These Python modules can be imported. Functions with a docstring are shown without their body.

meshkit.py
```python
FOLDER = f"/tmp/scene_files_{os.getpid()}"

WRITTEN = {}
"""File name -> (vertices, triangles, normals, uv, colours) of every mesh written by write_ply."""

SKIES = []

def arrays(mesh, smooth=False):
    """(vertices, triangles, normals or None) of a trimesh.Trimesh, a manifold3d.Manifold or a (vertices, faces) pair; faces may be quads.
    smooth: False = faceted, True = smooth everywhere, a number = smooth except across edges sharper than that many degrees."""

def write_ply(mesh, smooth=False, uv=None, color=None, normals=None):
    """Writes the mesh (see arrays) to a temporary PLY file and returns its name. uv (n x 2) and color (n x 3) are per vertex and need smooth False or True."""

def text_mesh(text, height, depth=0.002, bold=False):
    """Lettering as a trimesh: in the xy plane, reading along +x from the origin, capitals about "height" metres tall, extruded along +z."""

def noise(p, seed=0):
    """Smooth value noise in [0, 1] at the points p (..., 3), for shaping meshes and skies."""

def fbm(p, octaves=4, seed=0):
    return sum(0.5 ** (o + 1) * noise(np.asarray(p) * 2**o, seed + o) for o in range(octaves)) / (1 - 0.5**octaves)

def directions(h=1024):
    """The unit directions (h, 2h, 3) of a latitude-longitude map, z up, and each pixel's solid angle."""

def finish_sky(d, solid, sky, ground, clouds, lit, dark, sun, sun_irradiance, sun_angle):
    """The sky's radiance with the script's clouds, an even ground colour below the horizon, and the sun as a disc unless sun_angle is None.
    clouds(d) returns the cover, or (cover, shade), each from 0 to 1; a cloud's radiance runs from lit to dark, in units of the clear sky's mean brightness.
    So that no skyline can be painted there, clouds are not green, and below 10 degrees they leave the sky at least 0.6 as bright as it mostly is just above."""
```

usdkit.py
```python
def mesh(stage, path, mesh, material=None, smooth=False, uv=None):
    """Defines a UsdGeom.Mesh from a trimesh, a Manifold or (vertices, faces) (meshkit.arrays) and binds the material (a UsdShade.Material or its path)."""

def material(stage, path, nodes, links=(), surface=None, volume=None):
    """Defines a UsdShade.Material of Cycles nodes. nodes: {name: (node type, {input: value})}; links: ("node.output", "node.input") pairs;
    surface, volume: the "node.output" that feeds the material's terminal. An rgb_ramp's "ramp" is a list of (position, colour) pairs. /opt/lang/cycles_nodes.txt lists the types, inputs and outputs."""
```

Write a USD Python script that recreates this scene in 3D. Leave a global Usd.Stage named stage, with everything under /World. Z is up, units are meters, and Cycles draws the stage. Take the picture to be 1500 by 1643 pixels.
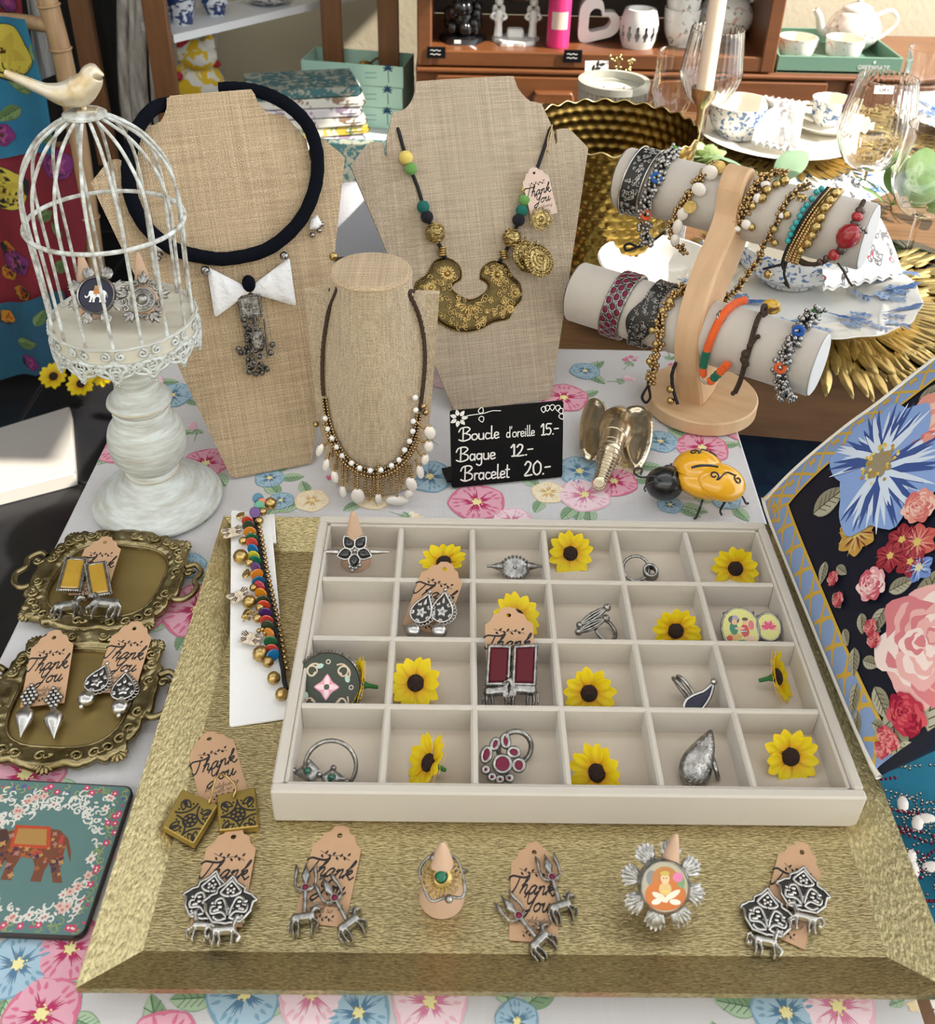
import math, random
import numpy as np, shapely, trimesh, usdkit, meshkit
from shapely.geometry import Polygon, LineString, Point, MultiPolygon
from shapely import affinity
from shapely.ops import unary_union
from scipy.spatial import Delaunay
from pxr import Gf, Sdf, Usd, UsdGeom, UsdLux, UsdShade, Vt

stage = Usd.Stage.CreateInMemory()
UsdGeom.Xform.Define(stage, '/World')
UsdGeom.Scope.Define(stage, '/World/Looks')
PI = math.pi
# ---------------------------------------------------------------- camera (solved from the velvet tray, 35 x 24.6 cm)
FPX, CX, CY = 1623.4, 750.0, 642.5
CAM = np.array([.10253, -.36127, .55346])
_p, _y, _r = .592498, .017571, .026473
FW = np.array([math.sin(_y)*math.cos(_p), math.cos(_y)*math.cos(_p), -math.sin(_p)])
_a = np.cross(FW, [0, 0, 1]); _a /= np.linalg.norm(_a); _b = np.cross(_a, FW)
RT = _a*math.cos(_r)+_b*math.sin(_r); UP = -_a*math.sin(_r)+_b*math.cos(_r)
cam = UsdGeom.Camera.Define(stage, '/World/camera')
_m = np.eye(4); _m[:3, 0], _m[:3, 1], _m[:3, 2], _m[:3, 3] = RT, UP, -FW, CAM
cam.AddTransformOp().Set(Gf.Matrix4d(*_m.T.ravel().tolist()))
cam.CreateHorizontalApertureAttr(36.0)
cam.CreateFocalLengthAttr(FPX/1500*36)
cam.CreateVerticalApertureOffsetAttr(-(821.5-CY)/1500*36)
cam.CreateFStopAttr(18.0); cam.CreateFocusDistanceAttr(.80)
cam.CreateClippingRangeAttr(Gf.Vec2f(.02, 100))
cam.CreateExposureAttr(0.0)
# ---------------------------------------------------------------- light: open sky at the front and right, sun from the right
SUN_EL, SUN_AZ, SUN_E, SKY_E = 43, -14, 2.8, .95     # azimuth from +x towards +y
dome = UsdLux.DomeLight.Define(stage, '/World/sky')
dome.CreateIntensityAttr(SKY_E); dome.CreateColorAttr(Gf.Vec3f(.93, .97, 1.0))
sun = UsdLux.DistantLight.Define(stage, '/World/sun')
sun.CreateIntensityAttr(SUN_E); sun.CreateAngleAttr(.6); sun.CreateNormalizeAttr(True); sun.CreateColorAttr(Gf.Vec3f(1, .92, .80))
_e, _z = math.radians(SUN_EL), math.radians(SUN_AZ)
_s = np.array([math.cos(_e)*math.cos(_z), math.cos(_e)*math.sin(_z), math.sin(_e)])
_x = np.cross([0, 0, 1], _s); _x /= np.linalg.norm(_x)
_m = np.eye(4); _m[:3, 0], _m[:3, 1], _m[:3, 2] = _x, np.cross(_s, _x), _s
sun.AddTransformOp().Set(Gf.Matrix4d(*_m.T.ravel().tolist()))


# ---------------------------------------------------------------- points
def ray(px, py): return FW+RT*(px-CX)/FPX-UP*(py-CY)/FPX
def at(px, py, z=0.):
    d = ray(px, py); return CAM+d*(z-CAM[2])/d[2]
def aty(px, py, y):
    d = ray(px, py); return CAM+d*(y-CAM[1])/d[1]
def onpl(px, py, p0, n):
    d = ray(px, py); return CAM+d*((np.asarray(p0)-CAM)@n/(d@n))
def nz(v):
    v = np.asarray(v, float); return v/np.linalg.norm(v)
def fr(o, x, y=None, z=None):
    """4x4 from origin, x axis and one of y / z hints"""
    x = nz(x)
    if z is None: z = np.cross(x, y)
    z = nz(np.asarray(z, float)-x*np.dot(x, z)) if y is None else nz(z)
    y = np.cross(z, x); m = np.eye(4); m[:3, 0], m[:3, 1], m[:3, 2], m[:3, 3] = x, y, z, o
    return m
def tr(*t):
    m = np.eye(4); m[:3, 3] = t; return m
def rot(a, ax='z'):
    c, s = math.cos(math.radians(a)), math.sin(math.radians(a)); m = np.eye(4)
    i, j = {'z': (0, 1), 'x': (1, 2), 'y': (2, 0)}[ax]
    m[i, i] = m[j, j] = c; m[i, j] = -s; m[j, i] = s; return m
def sc(x, y=None, z=None):
    return np.diag([x, x if y is None else y, x if z is None else z, 1.])
def flat(p0, p1, z=.005, z1=None):
    """frame lying at pixel p0 with +y towards pixel p1"""
    a, b = at(*p0, z), at(*p1, z if z1 is None else z1); d = nz(b-a)
    x = nz(np.cross(d, [0, 0, 1])); return fr(a, x, y=d)
def face(px, py, z, f, up=(0, 1, 0)):
    """frame at the pixel on height z whose +z looks along camera-relative f (right, up, to camera), +y near up"""
    w = lambda v: RT*v[0]+UP*v[1]-FW*v[2]
    n = nz(w(f)); y = w(up); x = nz(np.cross(y, n)); return fr(at(px, py, z), x, z=n)
def apply(m, p):
    p = np.asarray(p, float); return p@m[:3, :3].T+m[:3, 3]
def curve(pts, n=8, closed=False):
    p = np.asarray(pts, float)
    if len(p) < 3 and not closed: return np.linspace(p[0], p[-1], n+1)
    q = np.vstack([p[-1], p, p[:2]]) if closed else np.vstack([2*p[0]-p[1], p, 2*p[-1]-p[-2]])
    t = np.linspace(0, 1, n, endpoint=False)[:, None]; o = []
    for k in range(1, len(q)-2):
        a, b, c, d = q[k-1:k+3]
        o.append(.5*((2*b)+(c-a)*t+(2*a-5*b+4*c-d)*t**2+(3*b-a-3*c+d)*t**3))
    o = np.vstack(o)
    return o if closed else np.vstack([o, p[-1]])


# ---------------------------------------------------------------- mesh builder
def vnorm(v, f):
    n = np.zeros_like(v); c = np.cross(v[f[:, 1]]-v[f[:, 0]], v[f[:, 2]]-v[f[:, 0]])
    for k in range(3): np.add.at(n, f[:, k], c)
    l = np.linalg.norm(n, axis=1, keepdims=True); return np.where(l > 0, n/np.maximum(l, 1e-30), [0, 0, 1.])
def grid(nu, nv, cu=False, cv=False):
    i, j = np.meshgrid(np.arange(nu if cu else nu-1), np.arange(nv if cv else nv-1), indexing='ij')
    a = i*nv+j; b = (i+1) % nu*nv+j; c = (i+1) % nu*nv+(j+1) % nv; d = i*nv+(j+1) % nv
    return np.vstack([np.stack([a, b, c], -1).reshape(-1, 3), np.stack([a, c, d], -1).reshape(-1, 3)])
def pg(p, buf=0): 
    p = p if hasattr(p, 'geom_type') else Polygon(p)
    if not p.is_valid: p = p.buffer(0)
    return p.buffer(buf) if buf else p
def geoms(p):
    return [g for g in getattr(p, 'geoms', [p]) if g.geom_type == 'Polygon' and g.area > 0]
def tri2(g):
    v, f = trimesh.creation.triangulate_polygon(g, engine='earcut'); return np.asarray(v), np.asarray(f)
class M:
    def __init__(s): s.V, s.F, s.N, s.C, s.k = [], [], [], [], 0
    def raw(s, v, f, col=None, T=None, smooth=True):
        v = np.asarray(v, float); f = np.asarray(f, int)
        if f.shape[1] == 4: f = np.vstack([f[:, [0, 1, 2]], f[:, [0, 2, 3]]])
        if T is not None:
            v = apply(T, v)
            if np.linalg.det(T[:3, :3]) < 0: f = f[:, ::-1]
        c = np.array(col, float) if col is not None else np.ones(3)
        if c.ndim == 1: c = np.tile(c, (len(v), 1))
        if not smooth: c = c[f.ravel()]; v = v[f.ravel()]; f = np.arange(len(v)).reshape(-1, 3)
        s.V.append(v); s.F.append(f+s.k); s.N.append(vnorm(v, f)); s.C.append(c); s.k += len(v); return s
    def box(s, c, d, col=None, T=None, b=0.):
        d = np.asarray(d, float)/2
        S = np.array([[x, y, z] for x in (-1, 1) for y in (-1, 1) for z in (-1, 1)], float)
        p = S*d if not b else np.vstack([S*(d-b*(1-np.eye(3)[k])) for k in range(3)])
        h = trimesh.Trimesh(p, process=False).convex_hull
        return s.raw(h.vertices+np.asarray(c), h.faces, col, T, False)
    def sph(s, c, r, col=None, n=8, T=None):
        r = np.ones(3)*r; a = np.linspace(0, PI, n//2+2); b = np.arange(n)*2*PI/n
        v = np.stack([np.outer(np.sin(a), np.cos(b)), np.outer(np.sin(a), np.sin(b)), np.outer(np.cos(a), np.ones(n))], -1).reshape(-1, 3)
        f = grid(len(a), n, cv=True)
        return s.raw(v*r+np.asarray(c, float), f, col, T)
    def tube(s, p, r=.001, n=6, closed=False, col=None, T=None, flatz=1.):
        p = np.asarray(p, float)
        if p.shape[1] == 2: p = np.c_[p, np.zeros(len(p))]
        t = (np.roll(p, -1, 0)-np.roll(p, 1, 0)) if closed else np.gradient(p, axis=0)
        t /= np.maximum(np.linalg.norm(t, axis=1, keepdims=True), 1e-12)
        u = np.cross(t[0], [0, 0, 1] if abs(t[0][2]) < .9 else [1, 0, 0]); us = []
        for q in t:
            u = u-q*(u@q); u = u/max(np.linalg.norm(u), 1e-12); us.append(u)
        us = np.array(us); w = np.cross(t, us); a = np.arange(n)*2*PI/n; r = np.ones(len(p))*r
        v = p[:, None]+r[:, None, None]*(np.cos(a)[None, :, None]*us[:, None]+flatz*np.sin(a)[None, :, None]*w[:, None])
        f = grid(len(p), n, closed, True); v = v.reshape(-1, 3)
        if not closed:
            k = len(v); v = np.vstack([v, p[0], p[-1]]); e = (len(p)-1)*n
            f = np.vstack([f]+[[[k, (i+1) % n, i], [k+1, e+i, e+(i+1) % n]] for i in range(n)])
        return s.raw(v, f[:, ::-1], col, T)
    def torus(s, c, R, r, ax=(0, 0, 1), n=16, m=6, col=None, T=None, sy=1.):
        z = nz(ax); x = nz(np.cross(z, [0, 1, .3])); y = np.cross(z, x); a = np.arange(n)*2*PI/n
        return s.tube(np.asarray(c)+R*(np.cos(a)[:, None]*x+sy*np.sin(a)[:, None]*y), r, m, True, col, T)
    def lathe(s, prof, n=32, col=None, T=None, sharp=38, mod=None):
        """mod(angle, r, z) -> radius factor"""
        p = np.asarray(prof, float); d = np.diff(p, axis=0); g = [[0]]
        for k in range(1, len(p)):
            g[-1].append(k)
            if k < len(p)-1:
                c = d[k-1]@d[k]/max(np.linalg.norm(d[k-1])*np.linalg.norm(d[k]), 1e-12)
                if c < math.cos(math.radians(sharp)): g.append([k])
        a = np.arange(n)*2*PI/n
        for idx in g:
            q = p[idx]; r = np.repeat(q[:, :1], n, 1); z = np.repeat(q[:, 1:2], n, 1)
            if mod: r = r*mod(a[None], r, z)
            v = np.stack([r*np.cos(a), r*np.sin(a), z], -1).reshape(-1, 3)
            s.raw(v, grid(len(q), n, cv=True)[:, ::-1], col, T)
        return s
    def ext(s, poly, z0, z1, col=None, T=None, bev=0.):
        for g in geoms(pg(poly)):
            if bev:
                i = g.buffer(-bev, join_style=2)
                if i.is_empty or i.geom_type != 'Polygon' or len(i.interiors) != len(g.interiors): i = g
            v, f = tri2(g)
            top = i if bev and i is not g else g
            vt, ft = tri2(top)
            s.raw(np.c_[vt, np.full(len(vt), z1)], ft if _ccw(vt, ft) else ft[:, ::-1], col, T, False)
            s.raw(np.c_[v, np.full(len(v), z0)], ft if False else (f[:, ::-1] if _ccw(v, f) else f), col, T, False)
            zs = z1-bev if top is not g else z1
            for rg in [g.exterior, *g.interiors]:
                s._wall(np.array(rg.coords)[:-1], z0, zs, rg is g.exterior, col, T)
            if top is not g:
                for ra, rb in zip([g.exterior, *g.interiors], [i.exterior, *i.interiors]):
                    s._bridge(ra, rb, zs, z1, ra is g.exterior, col, T)
        return s
    def _wall(s, c, z0, z1, outer, col, T):
        if (_area(c) > 0) != outer: c = c[::-1]
        n = len(c); v = np.vstack([np.c_[c, np.full(n, z0)], np.c_[c, np.full(n, z1)]]); i = np.arange(n); j = (i+1) % n
        s.raw(v, np.vstack([np.stack([i, j, j+n], 1), np.stack([i, j+n, i+n], 1)]), col, T, False)
    def _bridge(s, ra, rb, za, zb, outer, col, T):
        n = max(24, len(ra.coords)); a = np.array([ra.interpolate(t, True).coords[0] for t in np.linspace(0, 1, n, endpoint=False)])
        b = np.array([rb.interpolate(rb.project(Point(q))).coords[0] for q in a])
        if (_area(a) > 0) != outer: a, b = a[::-1], b[::-1]
        v = np.vstack([np.c_[a, np.full(n, za)], np.c_[b, np.full(n, zb)]]); i = np.arange(n); j = (i+1) % n
        s.raw(v, np.vstack([np.stack([i, j, j+n], 1), np.stack([i, j+n, i+n], 1)]), col, T)
    def puff(s, poly, h, w=None, res=None, z0=0., col=None, T=None, skirt=0., fn=None, fc=None):
        """domed relief: a flat outline raised in the middle (fn adds to the height)"""
        for g in geoms(pg(poly)):
            R = res or math.sqrt(g.area)/9
            ww = w or math.sqrt(g.area)*.4
            bs = []
            for rg in [g.exterior, *g.interiors]:
                k = max(8, int(rg.length/R)); bs.append(np.array([rg.interpolate(t, True).coords[0] for t in np.linspace(0, 1, k, endpoint=False)]))
            x0, y0, x1, y1 = g.bounds; yy = np.arange(y0, y1, R*.87); I = []
            for k, y in enumerate(yy): I.append(np.stack([np.arange(x0+(k % 2)*R/2, x1, R), np.full(len(np.arange(x0+(k % 2)*R/2, x1, R)), y)], 1))
            I = np.vstack(I) if I else np.zeros((0, 2)); inn = g.buffer(-R*.55)
            if len(I) and not inn.is_empty: I = I[shapely.contains_xy(inn, I[:, 0], I[:, 1])]
            else: I = np.zeros((0, 2))
            q = np.vstack(bs+[I]); f = Delaunay(q, qhull_options='QJ').simplices; m = q[f].mean(1)
            f = f[shapely.contains_xy(g, m[:, 0], m[:, 1])]
            ar = np.cross(np.c_[q[f[:, 1]]-q[f[:, 0]], np.zeros(len(f))], np.c_[q[f[:, 2]]-q[f[:, 0]], np.zeros(len(f))])[:, 2]
            f[ar < 0] = f[ar < 0][:, ::-1]; f = f[np.abs(ar) > 1e-14]
            d = shapely.distance(shapely.points(q), g.boundary); t = np.clip(d/ww, 0, 1); z = h*np.sqrt(np.maximum(0, 1-(1-t)**2))
            if fn: z = z+fn(q, d)
            cc = col if fc is None else fc(q, d)
            s.raw(np.c_[q, z+z0], f, cc, T)
            if skirt:
                for c in bs: s._wall(c, z0-skirt, z0, c is bs[0], col, T)
        return s
    def merge(s, o, T=None):
        for v, f, n, c in zip(o.V, o.F, o.N, o.C): pass
        if o.k:
            v, f, c = np.vstack(o.V), np.vstack(o.F), np.vstack(o.C)
            s.raw(v, f, c, T)
        return s
def _area(c): return .5*np.sum(c[:, 0]*np.roll(c[:, 1], -1)-np.roll(c[:, 0], -1)*c[:, 1])
def _ccw(v, f):
    a, b, c = v[f[0]]; return (b[0]-a[0])*(c[1]-a[1])-(b[1]-a[1])*(c[0]-a[0]) > 0


# ---------------------------------------------------------------- scene objects
USED = {}
def numbered(parent, name):
    k = USED.get((parent, name), -1)+1; USED[(parent, name)] = k
    return name if k == 0 else f'{name}_{k:03d}'
def gm(m): return Gf.Matrix4d(*np.asarray(m).T.ravel().tolist())
def data(p, **kw):
    for k, v in kw.items():
        if v: p.SetCustomDataByKey(k, v)
def mesh(path, mb, mat, xf=None):
    v, f, n, c = np.vstack(mb.V), np.vstack(mb.F), np.vstack(mb.N), np.vstack(mb.C)
    m = UsdGeom.Mesh.Define(stage, path)
    m.CreatePointsAttr(Vt.Vec3fArray.FromNumpy(v.astype(np.float32)))
    m.CreateFaceVertexCountsAttr(Vt.IntArray.FromNumpy(np.full(len(f), 3, np.int32)))
    m.CreateFaceVertexIndicesAttr(Vt.IntArray.FromNumpy(f.astype(np.int32).ravel()))
    m.CreateSubdivisionSchemeAttr('none')
    m.CreateNormalsAttr(Vt.Vec3fArray.FromNumpy(n.astype(np.float32))); m.SetNormalsInterpolation('vertex')
    if np.ptp(c, axis=0).max() > 0 or np.abs(c-1).max() > 0:
        UsdGeom.PrimvarsAPI(m).CreatePrimvar('col', Sdf.ValueTypeNames.Color3fArray, 'vertex').Set(Vt.Vec3fArray.FromNumpy(c.astype(np.float32)))
    if xf is not None: m.AddTransformOp().Set(gm(xf))
    UsdShade.MaterialBindingAPI.Apply(m.GetPrim()).Bind(MAT[mat])
    return m.GetPrim()
def thing(name, label, cat, xf=None, group=None, kind=None):
    p = UsdGeom.Xform.Define(stage, '/World/'+numbered('', name)); p.AddTransformOp().Set(gm(np.eye(4) if xf is None else xf))
    data(p.GetPrim(), label=label, category=cat, group=group, kind=kind); return p.GetPrim()
def part(name, mb, mat, parent, label=None, kind=None, xf=None):
    q = str(parent.GetPath()); p = mesh(q+'/'+numbered(q, name), mb, mat, xf); data(p, label=label, kind=kind); return p
def one(name, mb, mat, label, cat, xf=None, group=None, kind=None):
    p = mesh('/World/'+numbered('', name), mb, mat, xf); data(p, label=label, category=cat, group=group, kind=kind); return p
def struct(name, mb, mat, xf=None):
    p = mesh('/World/'+name, mb, mat, xf); data(p, kind='structure'); return p
def dup(src, xf, label=None, group=None):
    w = src.GetCustomData(); p = UsdGeom.Xform.Define(stage, '/World/'+numbered('', src.GetName().rsplit('_0', 1)[0]))
    q = p.GetPrim(); q.GetReferences().AddInternalReference(src.GetPath()); q.SetInstanceable(True)
    p.MakeMatrixXform().Set(gm(xf)); data(q, label=label or w.get('label'), category=w.get('category'), group=group or w.get('group')); return q


# ---------------------------------------------------------------- materials
MAT = {}
def mat(name, col=(.8, .8, .8), rough=.5, metal=0., attr=False, var=None, bump=None, stretch=(1, 1, 1), obj=True, trans=None, **kw):
    """var=(scale, amount[, dark colour]); bump=(scale, strength, distance[, kind])"""
    n = {'p': ('principled_bsdf', dict(base_color=tuple(col), roughness=rough, metallic=metal, **kw)), 't': ('texture_coordinate', {}),
         'm': ('mapping', dict(scale=tuple(stretch)))}
    l = [('t.object' if obj else 't.generated', 'm.vector')]
    src = None
    if attr: n['a'] = ('attribute', dict(attribute='col')); src = 'a.color'
    if var:
        n['n'] = ('noise_texture', dict(scale=var[0], detail=4., roughness=.6)); l.append(('m.vector', 'n.vector'))
        n['r'] = ('map_range', dict(from_min=.35, from_max=.68, to_min=0., to_max=float(var[1]), clamp=True)); l.append(('n.fac', 'r.value'))
        dark = var[2] if len(var) > 2 else tuple(np.array(col)*.4)
        n['x'] = ('mix', dict(color1=tuple(col), color2=tuple(dark))); l.append(('r.result', 'x.fac'))
        if src:
            if len(var) <= 2: n['x'][1]['mix_type'] = 'multiply'; n['x'][1]['color2'] = (.35, .35, .35)
            l.append((src, 'x.color1'))
        src = 'x.color'
    if src: l.append((src, 'p.base_color'))
    if bump:
        k = bump[3] if len(bump) > 3 else 'noise'
        if k == 'noise': n['b'] = ('noise_texture', dict(scale=bump[0], detail=3.)); o = 'b.fac'
        elif k == 'voronoi': n['b'] = ('voronoi_texture', dict(scale=bump[0], feature='distance_to_edge')); o = 'b.distance'
        elif k == 'f1': n['b'] = ('voronoi_texture', dict(scale=bump[0])); o = 'b.distance'
        else: n['b'] = ('wave_texture', dict(scale=bump[0], distortion=3., detail=2., bands_direction='y')); o = 'b.fac'
        n['u'] = ('bump', dict(strength=float(bump[1]), distance=float(bump[2])))
        l += [('m.vector', 'b.vector'), (o, 'u.height'), ('u.normal', 'p.normal')]
    surf = 'p.BSDF'
    if trans:
        n['q'] = ('translucent_bsdf', dict(color=tuple(trans[1]))); n['z'] = ('mix_closure', dict(fac=float(trans[0])))
        l += [('p.BSDF', 'z.closure1'), ('q.BSDF', 'z.closure2')]; surf = 'z.closure'
        if attr: l.append((src, 'q.color'))
    MAT[name] = usdkit.material(stage, '/World/Looks/'+name, n, l, surface=surf)
def weave(name, a, b, pitch, strength=.6, dist=.0006, plain=(0, 1), rough=.95):
    """plain woven cloth in object space: warp and weft threads over and under, uneven thread tone"""
    ax = 'xyz'; k = PI/pitch
    n = {'t': ('texture_coordinate', {}), 's': ('separate_xyz', {}), 'p': ('principled_bsdf', dict(roughness=rough, sheen_weight=.15)),
         'w': ('noise_texture', dict(scale=60., detail=3.)), 'wm': ('vector_math', dict(math_type='scale', scale=pitch*1.6)), 'wa': ('vector_math', dict(math_type='add')),
         'ku': ('math', dict(math_type='multiply', value2=k)), 'kv': ('math', dict(math_type='multiply', value2=k)),
         'su': ('math', dict(math_type='sine')), 'sv': ('math', dict(math_type='sine')), 'pr': ('math', dict(math_type='multiply')),
         'm1': ('mapping', dict(scale=tuple([(9. if i == plain[0] else .9/pitch) for i in range(3)]))), 'm2': ('mapping', dict(scale=tuple([(9. if i == plain[1] else .9/pitch) for i in range(3)]))),
         'n1': ('noise_texture', dict(scale=1., detail=3.)), 'n2': ('noise_texture', dict(scale=1., detail=3.)),
         'gt': ('math', dict(math_type='greater_than', value2=0.)), 'mx': ('mix_float', {}), 'ab': ('math', dict(math_type='absolute')),
         'rp': ('rgb_ramp', dict(ramp=[(.32, b), (.5, tuple((np.array(a)+b)/2)), (.66, a)])), 'bu': ('bump', dict(strength=strength, distance=dist)),
         'ed': ('map_range', dict(from_min=0., from_max=.35, to_min=.72, to_max=1., clamp=True)), 'cm': ('mix', dict(mix_type='multiply', fac=1.))}
    l = [('t.object', 'w.vector'), ('w.color', 'wm.vector1'), ('t.object', 'wa.vector1'), ('wm.vector', 'wa.vector2'), ('wa.vector', 's.vector'),
         ('s.'+ax[plain[0]], 'ku.value1'), ('s.'+ax[plain[1]], 'kv.value1'), ('ku.value', 'su.value1'), ('kv.value', 'sv.value1'),
         ('su.value', 'pr.value1'), ('sv.value', 'pr.value2'), ('t.object', 'm1.vector'), ('t.object', 'm2.vector'), ('m1.vector', 'n1.vector'), ('m2.vector', 'n2.vector'),
         ('pr.value', 'gt.value1'), ('gt.value', 'mx.fac'), ('n1.fac', 'mx.a'), ('n2.fac', 'mx.b'), ('mx.result', 'rp.fac'),
         ('pr.value', 'ab.value1'), ('ab.value', 'bu.height'), ('bu.normal', 'p.normal'), ('ab.value', 'ed.value'), ('rp.color', 'cm.color1'), ('ed.result', 'cm.color2'), ('cm.color', 'p.base_color')]
    MAT[name] = usdkit.material(stage, '/World/Looks/'+name, n, l, surface='p.BSDF')


SILVER, GOLD, DARK = (.62, .60, .57), (.62, .44, .16), (.02, .018, .016)
mat('silver', (.47, .455, .43), .33, 1., var=(260, .8, (.10, .097, .092)), bump=(500, .25, .0004))
mat('silver_relief', (.66, .64, .61), .32, 1., var=(420, .9, (.07, .068, .066)), bump=(330, .7, .0012, 'f1'))
mat('bright_silver', (.60, .585, .56), .28, 1., var=(220, .5, (.25, .24, .23)))
mat('oxidised', (.05, .048, .046), .5, .8)
mat('brass', (.60, .43, .17), .30, 1., var=(200, .7, (.17, .11, .04)), bump=(420, .2, .0004))
mat('brass_relief', (.60, .45, .19), .33, 1., var=(350, .85, (.08, .055, .02)), bump=(300, .7, .0012, 'f1'))
mat('bead_brass', (.52, .36, .17), .27, 1., var=(300, .5, (.2, .12, .05)))
mat('bead_silver', (.46, .445, .43), .24, 1., var=(300, .7, (.12, .115, .11)))
mat('matte', rough=.75, attr=True)
mat('gloss', rough=.22, attr=True, coat_weight=.3)
mat('metalc', rough=.3, metal=1., attr=True, var=(250, .5))
mat('print', rough=.85, attr=True, specular_ior_level=.2)
mat('print_gloss', rough=.3, attr=True)
mat('thread', rough=.9, attr=True, bump=(900, .5, .0006), sheen_weight=.2)
mat('cord_black', (.012, .011, .011), .85, bump=(900, .5, .0006))
mat('cord_brown', (.045, .025, .014), .85, bump=(900, .5, .0006))
mat('velvet', (.545, .50, .435), .95, var=(700, .25, (.50, .45, .39)), bump=(2500, .25, .0004), sheen_weight=.35, sheen_roughness=.4)
mat('velvet_floor', (.56, .485, .395), .95, var=(500, .2, (.52, .45, .37)), bump=(2500, .25, .0004), sheen_weight=.2)
mat('kraft', (.50, .305, .178), .85, var=(700, .25, (.42, .25, .14)))
mat('kraft_pink', (.66, .50, .42), .85, var=(700, .2, (.58, .43, .36)))
mat('ink', (.015, .012, .012), .8)
mat('chalk', (.85, .84, .80), .9, var=(600, .5, (.45, .45, .44)))
mat('slate', (.005, .005, .006), .5, specular_ior_level=.12, var=(60, .3, (.010, .010, .011)))
mat('white_card', (.82, .81, .80), .45)
mat('glass', (1, 1, 1), .0, transmission_weight=1., ior=1.45)
mat('porcelain', (.72, .71, .68), .12, coat_weight=.4)
mat('cream', (.78, .74, .64), .18, coat_weight=.3)
weave('burlap', (.80, .61, .395), (.46, .325, .195), .00135, .75, .0011)
weave('burlap_grey', (.75, .61, .45), (.44, .345, .245), .0013, .75, .0011)
weave('cotton', (.66, .645, .65), (.60, .585, .595), .0006, .25, .0003)
# ================================================================ setting
mat('tile', (.012, .012, .014), .28, var=(3, .5, (.02, .02, .022)))
mat('joint', (.05, .05, .052), .8)
mat('plaster', (.70, .63, .47), .9, var=(8, .25, (.62, .55, .40)), bump=(60, .2, .004))
mat('canopy', (.25, .24, .23), .9); mat('awning', (.64, .64, .64), .9, trans=(.5, (.72, .72, .72)))  # grey of the unseen wall and added ceiling; translucent added shade sheet
fl = struct('floor', M().box((0, 1, -.78), (8, 8, .05)), 'joint')
for i in range(-4, 4):
    for j in range(0, 6):
        part('tile', M().box((.05+i*.6, .35+j*.6, -.756), (.594, .594, .012), b=.002), 'tile', fl)
struct('wall_back', M().box((1., 2.80, .4), (7, .1, 2.6)), 'plaster')
struct('wall_left', M().box((-2.3, 1., .4), (.1, 5, 2.6)), 'canopy')
# added slabs out of view: one shades the left, one the jewellery table
struct('ceiling', M().box((-.65, 1.75, 1.72), (4.9, 2.2, .06)), 'canopy')  # added roof slab, sized so the left side falls in shade
struct('trim_awning', M().box((.35, -.50, 1.72), (4.2, 1.60, .004)), 'awning')  # added translucent sheet that blocks and softens the sun on the jewellery
struct('wall_front', M().box((0, -3.6, .9), (9, .1, 3.3)), 'plaster')  # added behind the camera to cut off the low frontal sky
# ================================================================ jewellery table
mat('table_wood', (.16, .08, .035), .5, var=(6, .6, (.09, .045, .02)), stretch=(8, 1, 1))
t = thing('display_table', 'wooden table hidden under the floral tablecloth', 'table')
part('tabletop', M().box((.08, .19, -.018), (.56, .72, .03)), 'table_wood', t)
for x in (-.17, .33):
    for y in (-.14, .52): part('leg', M().box((x, y, -.395), (.04, .04, .72)), 'table_wood', t)
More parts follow.
